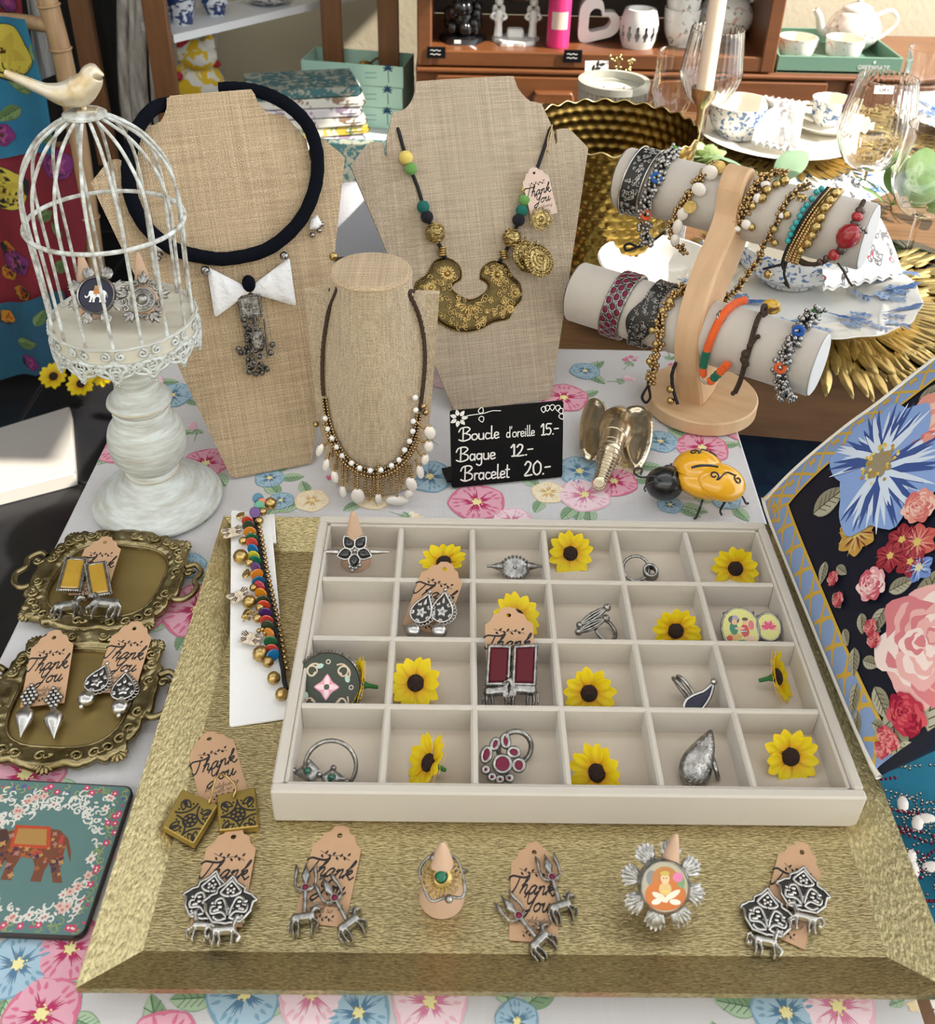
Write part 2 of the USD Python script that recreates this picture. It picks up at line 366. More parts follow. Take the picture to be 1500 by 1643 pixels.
# ---------------------------------------------------------------- flat prints
class Print:
    def __init__(s): s.p = []; s.l = 0
    def add(s, poly, col, lay=None):
        for g in geoms(pg(poly)): s.p.append((g, col, s.l if lay is None else lay))
        return s
    def mesh(s, fn=None, eps=2e-5, clip=None, sub=None):
        m = M(); lay = {}
        for g, c, l in s.p: lay.setdefault(l, {}).setdefault(tuple(c) if hasattr(c, '__len__') else c, []).append(g)
        flatp = []
        for l in sorted(lay):                                   # shapes of one layer never overlap
            done = None
            for c, gs in lay[l].items():
                u = unary_union(gs); u2 = u if done is None else u.difference(done); done = u if done is None else done.union(u)
                flatp += [(q, c, l) for q in geoms(u2)]
        for g, c, l in flatp:
            if clip is not None:
                g = g.intersection(clip)
            for q in geoms(g):
                if q.area < 1e-9: continue
                v, f = tri2(q)
                if not len(f): continue
                if not _ccw(v, f): f = f[:, ::-1]
                v3 = np.c_[v, np.full(len(v), eps*(l+1))]
                if sub: v3, f = trimesh.remesh.subdivide_to_size(v3, f, sub)
                m.raw(fn(v3) if fn else v3, f, c)
        return m
def blob(cx, cy, r, k=7, amp=.12, rng=random, sx=1., rt=0.):
    ph = [rng.uniform(0, 6.28) for _ in range(3)]; a = np.linspace(0, 2*PI, 26, endpoint=False)
    q = r*(1+amp*np.sin(k*a+ph[0])+amp*.5*np.sin((k+3)*a+ph[1])); x, y = q*np.cos(a)*sx, q*np.sin(a)
    c, s_ = math.cos(rt), math.sin(rt); return Polygon(np.stack([cx+c*x-s_*y, cy+s_*x+c*y], 1)).buffer(0)
def petal2(l, w, tip=.5, n=10, wav=0.):
    t = np.linspace(0, 1, n); h = w*np.sin(PI*t**tip*.98+.02)**.8*(1+wav*np.sin(9*t)); x = l*t
    return np.vstack([np.stack([x, h], 1), np.stack([x[::-1], -h[::-1]], 1)])
def place2(p, cx, cy, a, s=1.):
    c, d = math.cos(a)*s, math.sin(a)*s; p = np.asarray(p); return np.stack([cx+c*p[:, 0]-d*p[:, 1], cy+d*p[:, 0]+c*p[:, 1]], 1)
def leaf2(P, cx, cy, l, w, a, cols, L=0, veins=4):
    P.add(place2(petal2(l, w, .8), cx, cy, a), cols[0], L)
    P.add(place2(np.vstack([petal2(l, w, .8)[:10]*[1, .9], [[l, 0], [0, 0]]]), cx, cy, a), cols[1], L+1)
    ln = [LineString([(0, 0), (l*.95, 0)]).buffer(l*.014)]
    for k in range(veins):
        x = l*(.2+.6*k/veins)
        for sg in (-1, 1): ln.append(LineString([(x, 0), (x+l*.16, sg*w*.62)]).buffer(l*.009))
    P.add(affinity.translate(affinity.rotate(unary_union(ln), a, (0, 0), True), cx, cy), cols[2], L+2)
def rose2(P, cx, cy, r, cols, rng, L=0, n=5, heart=(.80, .72, .35)):
    """open five petal flower, cols: base, light, dark"""
    r0 = rng.uniform(0, 6)
    for k in range(n):
        a = r0+2*PI*k/n+rng.uniform(-.12, .12)
        P.add(place2(petal2(r, r*.66, 1.15, 16, .05), cx, cy, a), cols[0], L+(k % 2))
        P.add(place2(petal2(r*.95, r*.52, 1.1, 14, .08), cx, cy, a+.05), cols[1], L+2)
        for j in range(6):
            b = a+(j-2.5)*.14; q = r*rng.uniform(.35, .72)
            P.add(place2(petal2(q, r*.030, .6, 6), cx, cy, b), cols[2], L+3)
        for j in range(3):
            b = a+(j-1)*.26; q = r*rng.uniform(.2, .34); P.add(place2(petal2(q, r*.05, .6, 6), cx+.6*r*math.cos(b), cy+.6*r*math.sin(b), b), cols[0], L+4)
    P.add(blob(cx, cy, r*.16, 6, .2, rng), heart, L+5)
    for j in range(11):
        a = j*.571+r0; q = r*rng.uniform(.12, .27); P.add(Point(cx+q*math.cos(a), cy+q*math.sin(a)).buffer(r*.028, 3), (.35, .22, .05) if j % 2 else (.85, .75, .3), L+6)
PINK = ((.62, .17, .27), (.70, .36, .44), (.45, .04, .13)); BLUE = ((.20, .35, .46), (.36, .50, .60), (.10, .20, .31)); YEL = ((.80, .64, .38), (.84, .74, .55), (.66, .42, .2))
PALE = ((.74, .44, .52), (.80, .62, .66), (.62, .22, .34)); GREEN = ((.24, .36, .22), (.40, .52, .36), (.10, .19, .10))
rng = random.Random(5)
def cloth_z(x, y): return .0010*(meshkit.noise(np.stack([x*9, y*6, x*0], -1), 3)-.5)
X0, X1, Y0, Y1 = -.212, .372, -.20, .565
def xr(y): return .352+(y+.108)*.038            # the cloth's right edge runs slightly askew
nx, ny = 61, 81
gx, gy = np.meshgrid(np.linspace(0, 1, nx), np.linspace(Y0, Y1, ny), indexing='ij')
gX = X0+(xr(gy)-X0)*gx
cl = thing('tablecloth', 'white cotton tablecloth printed with pink and blue flowers under the jewellery', 'tablecloth')
m = M().raw(np.stack([gX, gy, cloth_z(gX, gy)-.0022], -1).reshape(-1, 3), grid(nx, ny))
for sd in range(4):                                          # the drop on four sides
    t_ = np.linspace(0, 1, 120)
    if sd == 0: ex, ey, ox, oy = X0+0*t_, Y1+(Y0-Y1)*t_, -1, 0
    elif sd == 1: ex, ey, ox, oy = X0+(xr(Y0)-X0)*t_, Y0+0*t_, 0, -1
    elif sd == 2: ey = Y0+(Y1-Y0)*t_; ex, ox, oy = xr(ey), 1, 0
    else: ex, ey, ox, oy = xr(Y1)+(X0-xr(Y1))*t_, Y1+0*t_, 0, 1
    rows = []
    for z, o, w in ((-.0022, 0, 0), (-.006, .003, 0), (-.06, .006, .004), (-.22, .010, .014)):
        q = o+w*np.sin(t_*34+sd)*.6; rows.append(np.stack([ex+ox*q, ey+oy*q, z+cloth_z(ex, ey)*(z > -.003)], -1))
    m.raw(np.stack(rows, 1).reshape(-1, 3), grid(120, 4)[:, ::-1])
part('cloth', m, 'cotton', cl)
P = Print()
FL = [(905, 636, 'p', .030), (765, 803, 'p', .030), (938, 792, 'a', .028), (985, 770, 'p', .026), (1127, 716, 'p', .030), (690, 762, 'b', .027), (1060, 706, 'b', .021),
      (930, 754, 'b', .026), (275, 632, 'b', .026), (432, 764, 'b', .016), (318, 975, 'p', .034), (28, 1545, 'b', .022), (112, 1520, 'p', .022), (66, 1625, 'p', .024), (392, 1592, 'b', .024), (500, 1592, 'a', .022),
      (575, 1622, 'b', .020), (690, 1605, 'a', .024), (1262, 1622, 'b', .022), (1345, 1612, 'a', .024), (830, 1636, 'b', .014), (600, 795, 'y', .020), (880, 788, 'y', .018), (500, 800, 'y', .018), (250, 690, 'y', .02),
      (40, 1240, 'p', .03), (330, 740, 'p', .026), (300, 905, 'b', .018), (1075, 808, 'b', .014), (1005, 745, 'y', .017), (1165, 800, 'b', .016), (640, 650, 'b', .02), (450, 800, 'b', .014), (180, 860, 'p', .012), (1190, 690, 'p', .02)]
taken = []
for px, py, k, r in FL:
    r *= .84; x, y, _ = at(px, py); taken.append((x, y))
    C = dict(p=PINK, b=BLUE, y=YEL, a=PALE)[k]
    for j in range(3 if r > .02 else 2):
        a = rng.uniform(0, 6.28); l = rng.uniform(.016, .024)
        leaf2(P, x+r*.75*math.cos(a), y+r*.75*math.sin(a), l, l*.3, a+rng.uniform(-.4, .4), GREEN, 0)
    rose2(P, x, y, r, C, rng, 4)
def spray(x, y, C):
    a = rng.uniform(0, 6.28)
    for j in range(5):
        q = rng.uniform(.004, .012); b = a+rng.uniform(-1, 1); P.add(blob(x+q*math.cos(b), y+q*math.sin(b), rng.uniform(.0018, .0035), 4, .2, rng), C[j % 2], 1)
    P.add(LineString([(x, y), (x+.018*math.cos(a+2.5), y+.018*math.sin(a+2.5))]).buffer(.0004), GREEN[0], 0)
    for j in range(3): leaf2(P, x, y, .009, .0025, a+2+j*.6, GREEN, 0, 2)
for i in range(330):
    x, y = rng.uniform(X0+.01, .35), rng.uniform(Y0+.01, Y1-.01)
    if min((x-a)**2+(y-b)**2 for a, b in taken) < .036**2: continue
    taken.append((x, y))
    if rng.random() < .3:
        k = rng.choice('pbya'); rose2(P, x, y, rng.uniform(.014, .022), dict(p=PINK, b=BLUE, y=YEL, a=PALE)[k], rng, 4)
        for j in range(2): leaf2(P, x, y, .03, .007, rng.uniform(0, 6), GREEN, 0)
    else: spray(x, y, rng.choice((PINK, BLUE, PALE, YEL)))
clip = Polygon([(X0, Y0), (xr(Y0), Y0), (xr(Y1), Y1), (X0, Y1)])
part('floral_print', P.mesh(lambda v: v+np.c_[v[:, :2]*0, cloth_z(v[:, 0], v[:, 1])-.0022+.0002], eps=6e-5, clip=clip, sub=.009), 'print', cl)
# ================================================================ gold tray
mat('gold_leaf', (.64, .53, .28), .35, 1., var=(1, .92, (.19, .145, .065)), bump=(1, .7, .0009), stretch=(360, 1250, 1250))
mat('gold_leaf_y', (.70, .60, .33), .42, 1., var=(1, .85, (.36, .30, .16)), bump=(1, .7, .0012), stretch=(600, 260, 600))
gt = thing('gold_tray', 'large square gold leaf tray with sloping rim under the velvet tray', 'tray')
O = np.array([[-.083, -.103], [.368, -.103], [.370, .262], [-.080, .262]]); I = np.array([[-.058, -.077], [.342, -.077], [.343, .236], [-.054, .236]])
q = lambda a, z: np.c_[a, np.full(4, z)]
part('tray_floor', M().raw(np.vstack([q(I, .0045), q(I, .0005)]), [[0, 1, 2, 3], [7, 6, 5, 4]], smooth=False), 'gold_leaf', gt)
for k in range(4):
    j = (k+1) % 4; v = np.array([[*O[k], .018], [*O[j], .018], [*I[j], .0045], [*I[k], .0045], [*O[k], .0135], [*O[j], .0135], [*I[j], .0003], [*I[k], .0003]])
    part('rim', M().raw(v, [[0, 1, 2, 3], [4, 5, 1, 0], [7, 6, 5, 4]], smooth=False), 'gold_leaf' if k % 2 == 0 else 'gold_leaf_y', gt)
# ================================================================ velvet tray
W, D, Z0, Z1 = .35, .2464, .0047, .0336
vt = thing('velvet_tray', 'beige velvet jewellery tray with twenty-four compartments on the gold tray', 'tray')
part('tray_base', M().box((W/2, D/2, Z0+.0022), (W-.002, D-.002, .0044)), 'velvet_floor', vt)
for (x, y, sx, sy) in ((W/2, .0033, W, .0066), (W/2, D-.0033, W, .0066), (.0033, D/2, .0066, D-.0132), (W-.0033, D/2, .0066, D-.0132)):
    part('wall', M().box((x, y, (Z0+Z1)/2), (sx, sy, Z1-Z0), b=.0012), 'velvet', vt)
w2 = .0085
for (x, y, sx, sy) in ((W/2, w2-.0006, W-2*w2, .0026), (W/2, D-w2+.0006, W-2*w2, .0026), (w2-.0006, D/2, .0026, D-2*w2), (W-w2+.0006, D/2, .0026, D-2*w2)):
    part('liner', M().box((x, y, (Z0+Z1)/2-.0012), (sx, sy, Z1-Z0-.0022), b=.0008), 'velvet', vt)
cw, cd = (W-2*w2)/6, (D-2*w2)/4
for k in range(1, 4): part('divider', M().box((W/2, w2+cd*k, (Z0+Z1)/2-.0016), (W-2*w2, .0042, Z1-Z0-.003), b=.0013), 'velvet', vt)
for k in range(1, 6): part('divider', M().box((w2+cw*k, D/2, (Z0+Z1)/2-.0017), (.0042, D-2*w2, Z1-Z0-.0034), b=.0013), 'velvet', vt)
ZF = Z0+.0046
# ================================================================ helpers for jewellery
def pr(p):
    d = np.asarray(p, float)-CAM; w = d@FW; return np.array([CX+FPX*(d@RT)/w, CY-FPX*(d@UP)/w])
def shift(m, o): m.V = [v-np.asarray(o) for v in m.V]; return m
def warp(m, fn):
    m.V = [fn(v) for v in m.V]; m.N = [vnorm(v, f-f.min()) if f.min() >= 0 else n for v, f, n in zip(m.V, m.F, m.N)]; return m
def spiral(cx, cy, r, turns=1.4, a0=0., d=1, n=18, r0=.12):
    t = np.linspace(0, 1, n); a = a0+d*t*turns*2*PI; q = r*(1-(1-r0)*t); return np.stack([cx+q*np.cos(a), cy+q*np.sin(a)], 1)
def z3(p, z): p = np.asarray(p, float); return np.c_[p[:, :2], np.full(len(p), z)]
def along(path, n):
    p = np.asarray(path, float); s = np.r_[0, np.cumsum(np.linalg.norm(np.diff(p, axis=0), axis=1))]
    t = np.linspace(0, s[-1], n); return np.stack([np.interp(t, s, p[:, k]) for k in range(p.shape[1])], 1)
def ringbeads(m, poly, r, z, step=2.1, inset=0., col=None):
    for g in geoms(pg(poly, -inset)):
        n = max(3, int(g.exterior.length/(r*step)))
        for k in range(n): m.sph((*g.exterior.interpolate(k/n, True).coords[0], z), r, col, 6)
    return m
def rosette(m, cx, cy, r, z, n=12, tz=.0005, T=None, col=None):
    for k in range(n):
        a = 2*PI*k/n; m.puff(place2(petal2(r*.62, r*.17, .6, 6), cx+r*.32*math.cos(a), cy+r*.32*math.sin(a), a), r*.13, r*.12, r*.16, z, col, T)
    m.lathe([(0, z+r*.3), (r*.16, z+r*.26), (r*.27, z+r*.1), (r*.3, z)], 12, col, (T if T is not None else np.eye(4))@tr(cx, cy, 0))
    return m
def hullpath(pts):
    """profile helper: list of (r, z)"""
    return curve(pts, 6)
# ================================================================ birdcage candle stand
mat('shabby', (.62, .665, .655), .5, var=(42, .55, (.26, .21, .14)), stretch=(1, 1, 7), bump=(60, .35, .001))
mat('shabby_wire', (.70, .745, .735), .5, var=(110, .9, (.22, .17, .12)))
mat('shabby_gold', (.60, .46, .26), .4, .5, var=(60, .9, (.70, .69, .63)))
mat('shabby_floor', (.60, .57, .48), .6, var=(30, .3, (.5, .46, .36)))
bc = thing('birdcage', 'white distressed wire birdcage on a turned pedestal with a bird on top', 'birdcage', tr(-.145, .303, 0))
part('pedestal', M().lathe(np.vstack([[(0, 0), (.052, 0)], curve([(.0535, .0015), (.053, .0045), (.046, .011), (.034, .019), (.0235, .0265), (.0195, .031)], 5),
    curve([(.0215, .0325), (.0222, .0345), (.021, .037)], 4), curve([(.0205, .038), (.0285, .05), (.0308, .064), (.0285, .077), (.0215, .087), (.0205, .0895)], 6),
    curve([(.0225, .0905), (.0225, .0935), (.0215, .0955)], 4), curve([(.0235, .0985), (.0248, .1015), (.0245, .1045), (.0205, .108)], 4), curve([(.0185, .1105), (.017, .117), (.0175, .124), (.0195, .131), (.0195, .150), (.022, .166)], 5)]), 48), 'shabby', bc)
for z_, r_ in ((.0346, .0222), (.1018, .0248)): part('gilt_ring', M().torus((0, 0, z_), r_, .0007, n=40), 'shabby_gold', bc, 'rubbed gold ring line on the pedestal')
RP = .0528
part('plate', M().lathe([(0, .1655), (RP-.001, .1655), (RP, .1665), (RP, .1785), (RP-.0012, .179), (RP-.002, .1765), (0, .1765)], 64), 'shabby_floor', bc)
lm = M(); wdt = 2*PI*RP/13
for k in range(13):
    o = k*wdt; zz = .0008
    for sg in (-1, 1):
        lm.tube(z3(spiral(o+sg*.0052, .1735, .0037, 1.4, PI/2, sg), zz), .0012, 5)
        lm.tube(curve([(o+sg*.0005, .1665, zz), (o+sg*.006, .166, zz), (o+sg*.0075, .162, zz), (o+sg*.004, .159, zz), (o+sg*.0025, .1545, zz), (o, .152, zz)], 4), .0017, 5)
        lm.tube(z3(spiral(o+sg*.0105, .1635, .0035, 1.5, -PI/2, -sg), zz), .0014, 5)
        lm.tube(curve([(o+sg*.0135, .1665, zz), (o+sg*.0125, .160, zz), (o+sg*.008, .157, zz), (o+sg*.003, .1555, zz)], 4), .0015, 5)
        lm.tube(curve([(o+sg*.0015, .1665, zz), (o+sg*.0035, .1625, zz), (o+sg*.0015, .1585, zz), (o+sg*.0035, .1545, zz)], 4), .0010, 5)
    lm.ext([(o-.004, .167), (o, .1718), (o+.004, .167), (o, .1625)], .0001, .0009); lm.sph((o, .167, .001), .0011, n=6)
    lm.tube(z3(spiral(o, .1585, .0032, 1., -PI/2, 1, 16, .9), zz), .0010, 5); lm.sph((o, .1585, zz), .0014, n=6)
    for j in range(5): lm.sph((o+.0017*math.cos(j*1.2566), .1512+.0017*math.sin(j*1.2566), zz), .0012, n=5)
    lm.tube([(o-wdt/2, .1785, zz), (o, .1785, zz), (o+wdt/2, .1785, zz)], .0008, 5); lm.tube([(o-wdt/2, .1664, zz), (o, .1664, zz), (o+wdt/2, .1664, zz)], .0005, 5)
def wrapc(v):
    a = v[:, 0]/RP; return np.stack([(RP+v[:, 2])*np.cos(a), (RP+v[:, 2])*np.sin(a), v[:, 1]], 1)
warp(lm, wrapc)
lm.F = [f[:, ::-1] for f in lm.F]; lm.N = [-n for n in lm.N]; lm.F = [f[:, ::-1] for f in lm.F]; lm.N = [-n for n in lm.N]
part('lace_skirt', lm, 'shabby', bc, 'pierced scrolling metal lace edge')
for k in range(16):
    a = 2*PI*(k+.35)/16; c, s_ = math.cos(a), math.sin(a)
    pts = np.vstack([[(.0505, .177), (.0515, .22), (.0528, .252)], curve([(.0528, .252), (.0525, .272), (.0475, .294), (.034, .314), (.018, .3255), (.006, .330)], 7)[1:]])
    part('wire', M().tube(np.stack([pts[:, 0]*c, pts[:, 0]*s_, pts[:, 1]], 1), .00125, 7), 'shabby_wire', bc)
part('hoop', M().torus((0, 0, .254), .0545, .0017, n=56, m=8), 'shabby_wire', bc)
part('cap', M().lathe([(0, .3328), (.012, .3326), (.0145, .331), (.0142, .3292), (0, .3285)], 28), 'shabby_wire', bc)
bd = part('bird', M().tube(curve([(-.052, 0, .0265), (-.040, 0, .0205), (-.028, 0, .0145), (-.016, 0, .011), (-.005, 0, .0125), (.003, 0, .0185), (.0065, 0, .0245), (.0085, 0, .0255), (.0145, 0, .0235)], 5),
    np.interp(np.linspace(0, 8, 41), range(9), [.0028, .0040, .0050, .0092, .0118, .0098, .0082, .0062, .0008]), 14, flatz=.95), 'shabby_gold', bc, 'bird ornament, white with rubbed gold', xf=tr(.0035, 0, .334)@rot(8)@sc(.92))
part('bird_leg', M().tube([(-.004, 0, .005), (-.003, 0, -.002)], .0022, 8).box((-.001, 0, -.001), (.014, .012, .002), b=.0006), 'shabby_gold', bd)
# ================================================================ burlap busts
class Board:
    def __init__(s, px, psi, th, u0):
        psi, th = math.radians(psi), math.radians(th); p0 = at(*px)
        e = np.array([math.cos(psi), math.sin(psi), 0]); b = np.array([-math.sin(psi), math.cos(psi), 0]); v = np.array([0, 0, math.sin(th)])+b*math.cos(th)
        s.m = fr(p0+e*u0, e, y=v); s.i = np.linalg.inv(s.m); s.k = .55
    def loc(s, px, py, off=0.):
        n = s.m[:3, 2]; q = onpl(px, py, s.m[:3, 3]+n*off, n); q = apply(s.i, q)
        q2 = onpl(px, py, s.m[:3, 3]+n*(off-s.k*q[0]**2), n); return apply(s.i, q2)
    def build(s, name, label, prof, matn):
        t = thing(name, label, 'necklace display', s.m)
        o = Polygon([(a, b) for a, b in prof]+[(-a, b) for a, b in prof[::-1]]).buffer(.0012).buffer(-.0012)
        m = M().puff(o, 0, res=.006, skirt=.0045); b = M().puff(o, 0, res=.008)
        m.raw(np.vstack(b.V)*[1, 1, 0]-[0, 0, .0045], np.vstack(b.F)[:, ::-1])
        warp(m, lambda v: v-np.c_[v[:, :1]*0, v[:, :1]*0, s.k*v[:, :1]**2])
        part('panel', m, matn, t)
        q = apply(s.i, np.r_[s.m[:2, 3]+s.m[:2, 2]*-.13, 0])
        lg = np.linalg.norm(np.array([0, .2, -.012])-q)*.97
        part('easel_leg', M().ext([(-.02, lg), (.02, lg), (.03, .003), (-.03, .003)], -.001, .001, T=fr(q, (1, 0, 0), y=nz(np.array([0, .2, -.012])-q))), 'burlap', t)
        return t
BC = Board((885, 640), 14.87, 58.47, -.0493); BL = Board((372, 768), 19.6, 64.84, .0354)
BC.build('necklace_bust', 'grey beige burlap bust board carrying the brass crescent necklace', [(.048, .3155), (.0515, .302), (.061, .2905), (.0735, .2885), (.0835, .262), (.084, .244), (.0862, .244), (.0868, .2625), (.1005, .2625), (.1192, .2425), (.049, 0)], 'burlap_grey')
BL.build('necklace_bust', 'tan burlap bust board carrying the black choker, beside the birdcage', [(.035, .324), (.0375, .312), (.0445, .303), (.058, .3015), (.074, .279), (.0745, .262), (.0765, .262), (.078, .2785), (.0885, .2785), (.1058, .262), (.0355, 0)], 'burlap')
# ---------------------------------------------------------------- black choker with white bow
mat('felt_black', (.004, .005, .009), .95, bump=(120, .6, .002), specular_ior_level=.08)
mat('linen_white', (.80, .80, .82), .9, bump=(260, .7, .003))
mat('gunmetal', (.30, .285, .26), .36, 1., var=(300, .85, (.05, .048, .045)), bump=(330, .6, .001, 'f1'))
ck = thing('choker_necklace', 'thick black padded choker with white bow and dark metal pendant', 'necklace', BL.m)
rp = curve([BL.loc(325, 180, -.014), BL.loc(290, 170, -.013), BL.loc(262, 168, -.008), BL.loc(236, 184, .003)]+[BL.loc(x, y, .0066) for x, y in ((212, 228), (207, 298), (228, 355), (272, 396), (330, 413), (374, 414), (432, 398), (480, 356), (505, 302), (509, 250), (496, 205), (470, 175))]+[BL.loc(440, 156, .003), BL.loc(410, 146, -.006), BL.loc(378, 142, -.012), BL.loc(352, 143, -.016)], 6)
part('padded_ring', M().tube(rp, .0058*(1+.03*np.sin(np.arange(len(rp))*2.1)), 10), 'felt_black', ck)
L = lambda *p: [BL.loc(x, y, .004)[:2] for x, y in p]
for q in (L((334, 431), (346, 506), (398, 468), (394, 462)), L((462, 417), (472, 488), (404, 468), (403, 462))):
    part('bow_wing', M().puff(Polygon(q).buffer(.0012), .0035, .012, .0022, .006, skirt=.001, fn=lambda p, d: .0012*np.sin(p[:, 0]*420)*np.clip(d/.006, 0, 1)), 'linen_white', ck)
part('knot', M().sph(BL.loc(399, 455, .008), (.0058, .0075, .005), n=12), 'felt_black', ck)
for x, y in ((329, 434), (456, 411)): part('bead', M().sph(BL.loc(x, y, .011), .0040, n=12), 'bead_silver', ck)
c = BL.loc(401, 491, .004); pq = M().ext(Polygon([(-.0085, -.009), (.0085, -.009), (.0085, .009), (-.0085, .009)]).buffer(.001), 0, .0035, T=tr(*c), bev=.0006)
rosette(pq, 0, 0, .006, .0036, 6, T=tr(*c)); ringbeads(pq, [(c[0]-.0078, c[1]-.0082), (c[0]+.0078, c[1]-.0082), (c[0]+.0078, c[1]+.0082), (c[0]-.0078, c[1]+.0082)], .0009, c[2]+.0037)
pl = part('plaque', pq, 'gunmetal', ck, 'square dark metal plaque with flower')
rg = random.Random(3); dm = M()
for j in range(46):
    v = rg.random(); x = 402+8*v+rg.uniform(-13, 13)*(1-.2*v); y = 512+v*84; p = BL.loc(x, y, .007+rg.uniform(0, .004))
    if j % 3: dm.torus(p, .0028, .0007, (rg.uniform(-1, 1), rg.uniform(-1, 1), 1.2), 10, 5)
    else: dm.sph(p, rg.uniform(.0018, .0027), n=7)
for x, y in ((383, 560), (386, 566), (437, 553), (434, 566), (400, 597), (410, 600), (420, 598), (428, 592), (417, 588), (404, 588)): dm.sph(BL.loc(x, y, .008), .0029, n=8)
dm.puff(np.array([BL.loc(x, y, 0)[:2] for x, y in ((398, 528), (416, 528), (424, 545), (420, 562), (408, 566), (398, 556))]), .004, z0=.008)
for sx in (391, 424): dm.tube(curve([BL.loc(sx, 512, .006), BL.loc(sx+3, 540, .007), BL.loc(sx+6, 575, .007)], 6), .0009, 5)
part('chain_tassel', dm, 'gunmetal', ck, kind='stuff')
for q, bl in ((((497, 352), (507, 345), (515, 360), (507, 368), (495, 368)), ((501, 377), (512, 370), (516, 360))), (((240, 388), (250, 386), (268, 398), (266, 404), (250, 402)), ((254, 415), (257, 409)))):
    part('tassel', M().puff(np.array([BL.loc(x, y, 0)[:2] for x, y in q]), .003, z0=.003), 'linen_white', ck)
    m = M()
    for x, y in bl: m.sph(BL.loc(x, y, .004), .0026, n=8)
    part('jingle_bell', m, 'bead_silver', ck)
# ---------------------------------------------------------------- brass crescent necklace
mat('yarn', rough=.9, attr=True, bump=(70, .5, .002, 'wave'), stretch=(6, 14, 3))
cn = thing('crescent_necklace', 'black cord necklace with yarn beads and a large brass crescent pendant', 'necklace', BC.m)
b = lambda x, y, o=.0012: BC.loc(x, y, o)
part('cord', M().tube(curve([b(637, 203, -.004), b(640, 212), b(648, 240), b(659, 272), b(670, 300), b(679, 330), b(686, 350), b(697, 375), b(708, 400), b(717, 418)], 5), .0018, 6), 'cord_black', cn)
part('cord', M().tube(curve([b(885, 198, -.004), b(880, 215), b(869, 250), b(857, 282), b(845, 305), b(836, 345), b(822, 380), b(809, 408), b(801, 420)], 5), .0018, 6), 'cord_black', cn)
for x, y, r, c in ((651, 253, 12.5, (.90, .70, .18)), (659, 271, 11, (.17, .40, .10)), (679, 332, 11.5, (.01, .15, .13)), (685, 348, 11.5, (.008, .009, .016)), (846, 303, 10, (.90, .70, .18)), (842, 321, 11, (.17, .40, .10)), (837, 338, 11, (.01, .17, .13)), (832, 353, 11.5, (.008, .009, .016))):
    part('yarn_bead', M().sph((0, 0, 0), r/1850, c, 14), 'yarn', cn, xf=tr(*b(x, y, .006))@rot(x*7 % 90))
for x, y, r in ((698, 374, 18), (821, 382, 17)):
    p = b(x, y, .009); m = M().sph(p, r/1850, None, 18)
    for k in range(-3, 4):
        q = spiral(0, 0, .0055, 1, k, 1, 14, .3)+[0, 0]; rr = r/1850
        th = k*.45; m.tube(np.stack([p[0]+rr*1.0*np.cos(np.linspace(0, PI, 20))*math.cos(th), p[1]+rr*math.sin(th)*np.ones(20), p[2]+rr*np.sin(np.linspace(0, PI, 20))*math.cos(th)], 1), .0007, 5)
    part('filigree_bead', m, 'brass_relief', cn)
for x, y in ((709, 404), (808, 409)):
    p = b(x, y, .003); m = M()
    for k in range(4): m.torus(p+np.array([(-.0003 if x < 750 else .0003)*(k-1.5), (k-1.5)*-.0022, .001]), .0030, .0012, (0, 1, 0), 10, 6)
    part('coil_bead', m, 'brass', cn)
CP = [(697, 418), (717, 412), (738, 425), (742, 447), (730, 456), (727, 464), (740, 474), (755, 479), (772, 472), (781, 462), (779, 455), (769, 448), (772, 430), (790, 417), (812, 422), (822, 440), (836, 455), (838, 480), (826, 495), (818, 512), (800, 517), (790, 520), (770, 530), (748, 534), (725, 530), (706, 520), (690, 506), (674, 494), (664, 472), (668, 452), (684, 440)]
cp = pg(curve([b(x, y, .0012)[:2] for x, y in CP], 5, True)); K = lambda p: p
BR_, BD_ = (.58, .44, .19), (.105, .075, .030)
part('crescent_pendant', M().puff(cp, .0038, .006, .0016, .0, skirt=.0008, col=BD_), 'metalc', cn, 'wide embossed brass crescent with beaded edge', xf=tr(0, 0, -.0018))
m = M(); ringbeads(m, cp, .00105, .0016, 2.3, .0009); ringbeads(m, cp.buffer(-.0034), .0005, .0036, 2.6)
for x, y, r in ((717, 439, .0085), (798, 441, .0085), (690, 462, .0065), (826, 470, .0065), (818, 496, .0055)): rosette(m, *b(x, y)[:2], r, .0040, 14)
c = b(754, 487)[:2]
for k in range(11):
    a = PI*(1.0+k/10.); m.puff(place2(petal2(.0095, .0013, .8, 6), c[0]+.0045*math.cos(a), c[1]+.0045*math.sin(a)*.9, a), .0012, res=.0008, z0=.004)
rg = random.Random(8)
for j in range(260):
    x, y = rg.uniform(672, 838), rg.uniform(425, 530); p = b(x, y)[:2]
    if cp.buffer(-.0035).contains(Point(p)): m.tube(z3(spiral(*p, rg.uniform(.002, .0034), 1.3, rg.uniform(0, 6), rg.choice((-1, 1)), 14), .0042), .0007, 5)
part('embossed_ornament', m, 'brass', cn, kind='stuff', xf=tr(0, 0, -.0018))
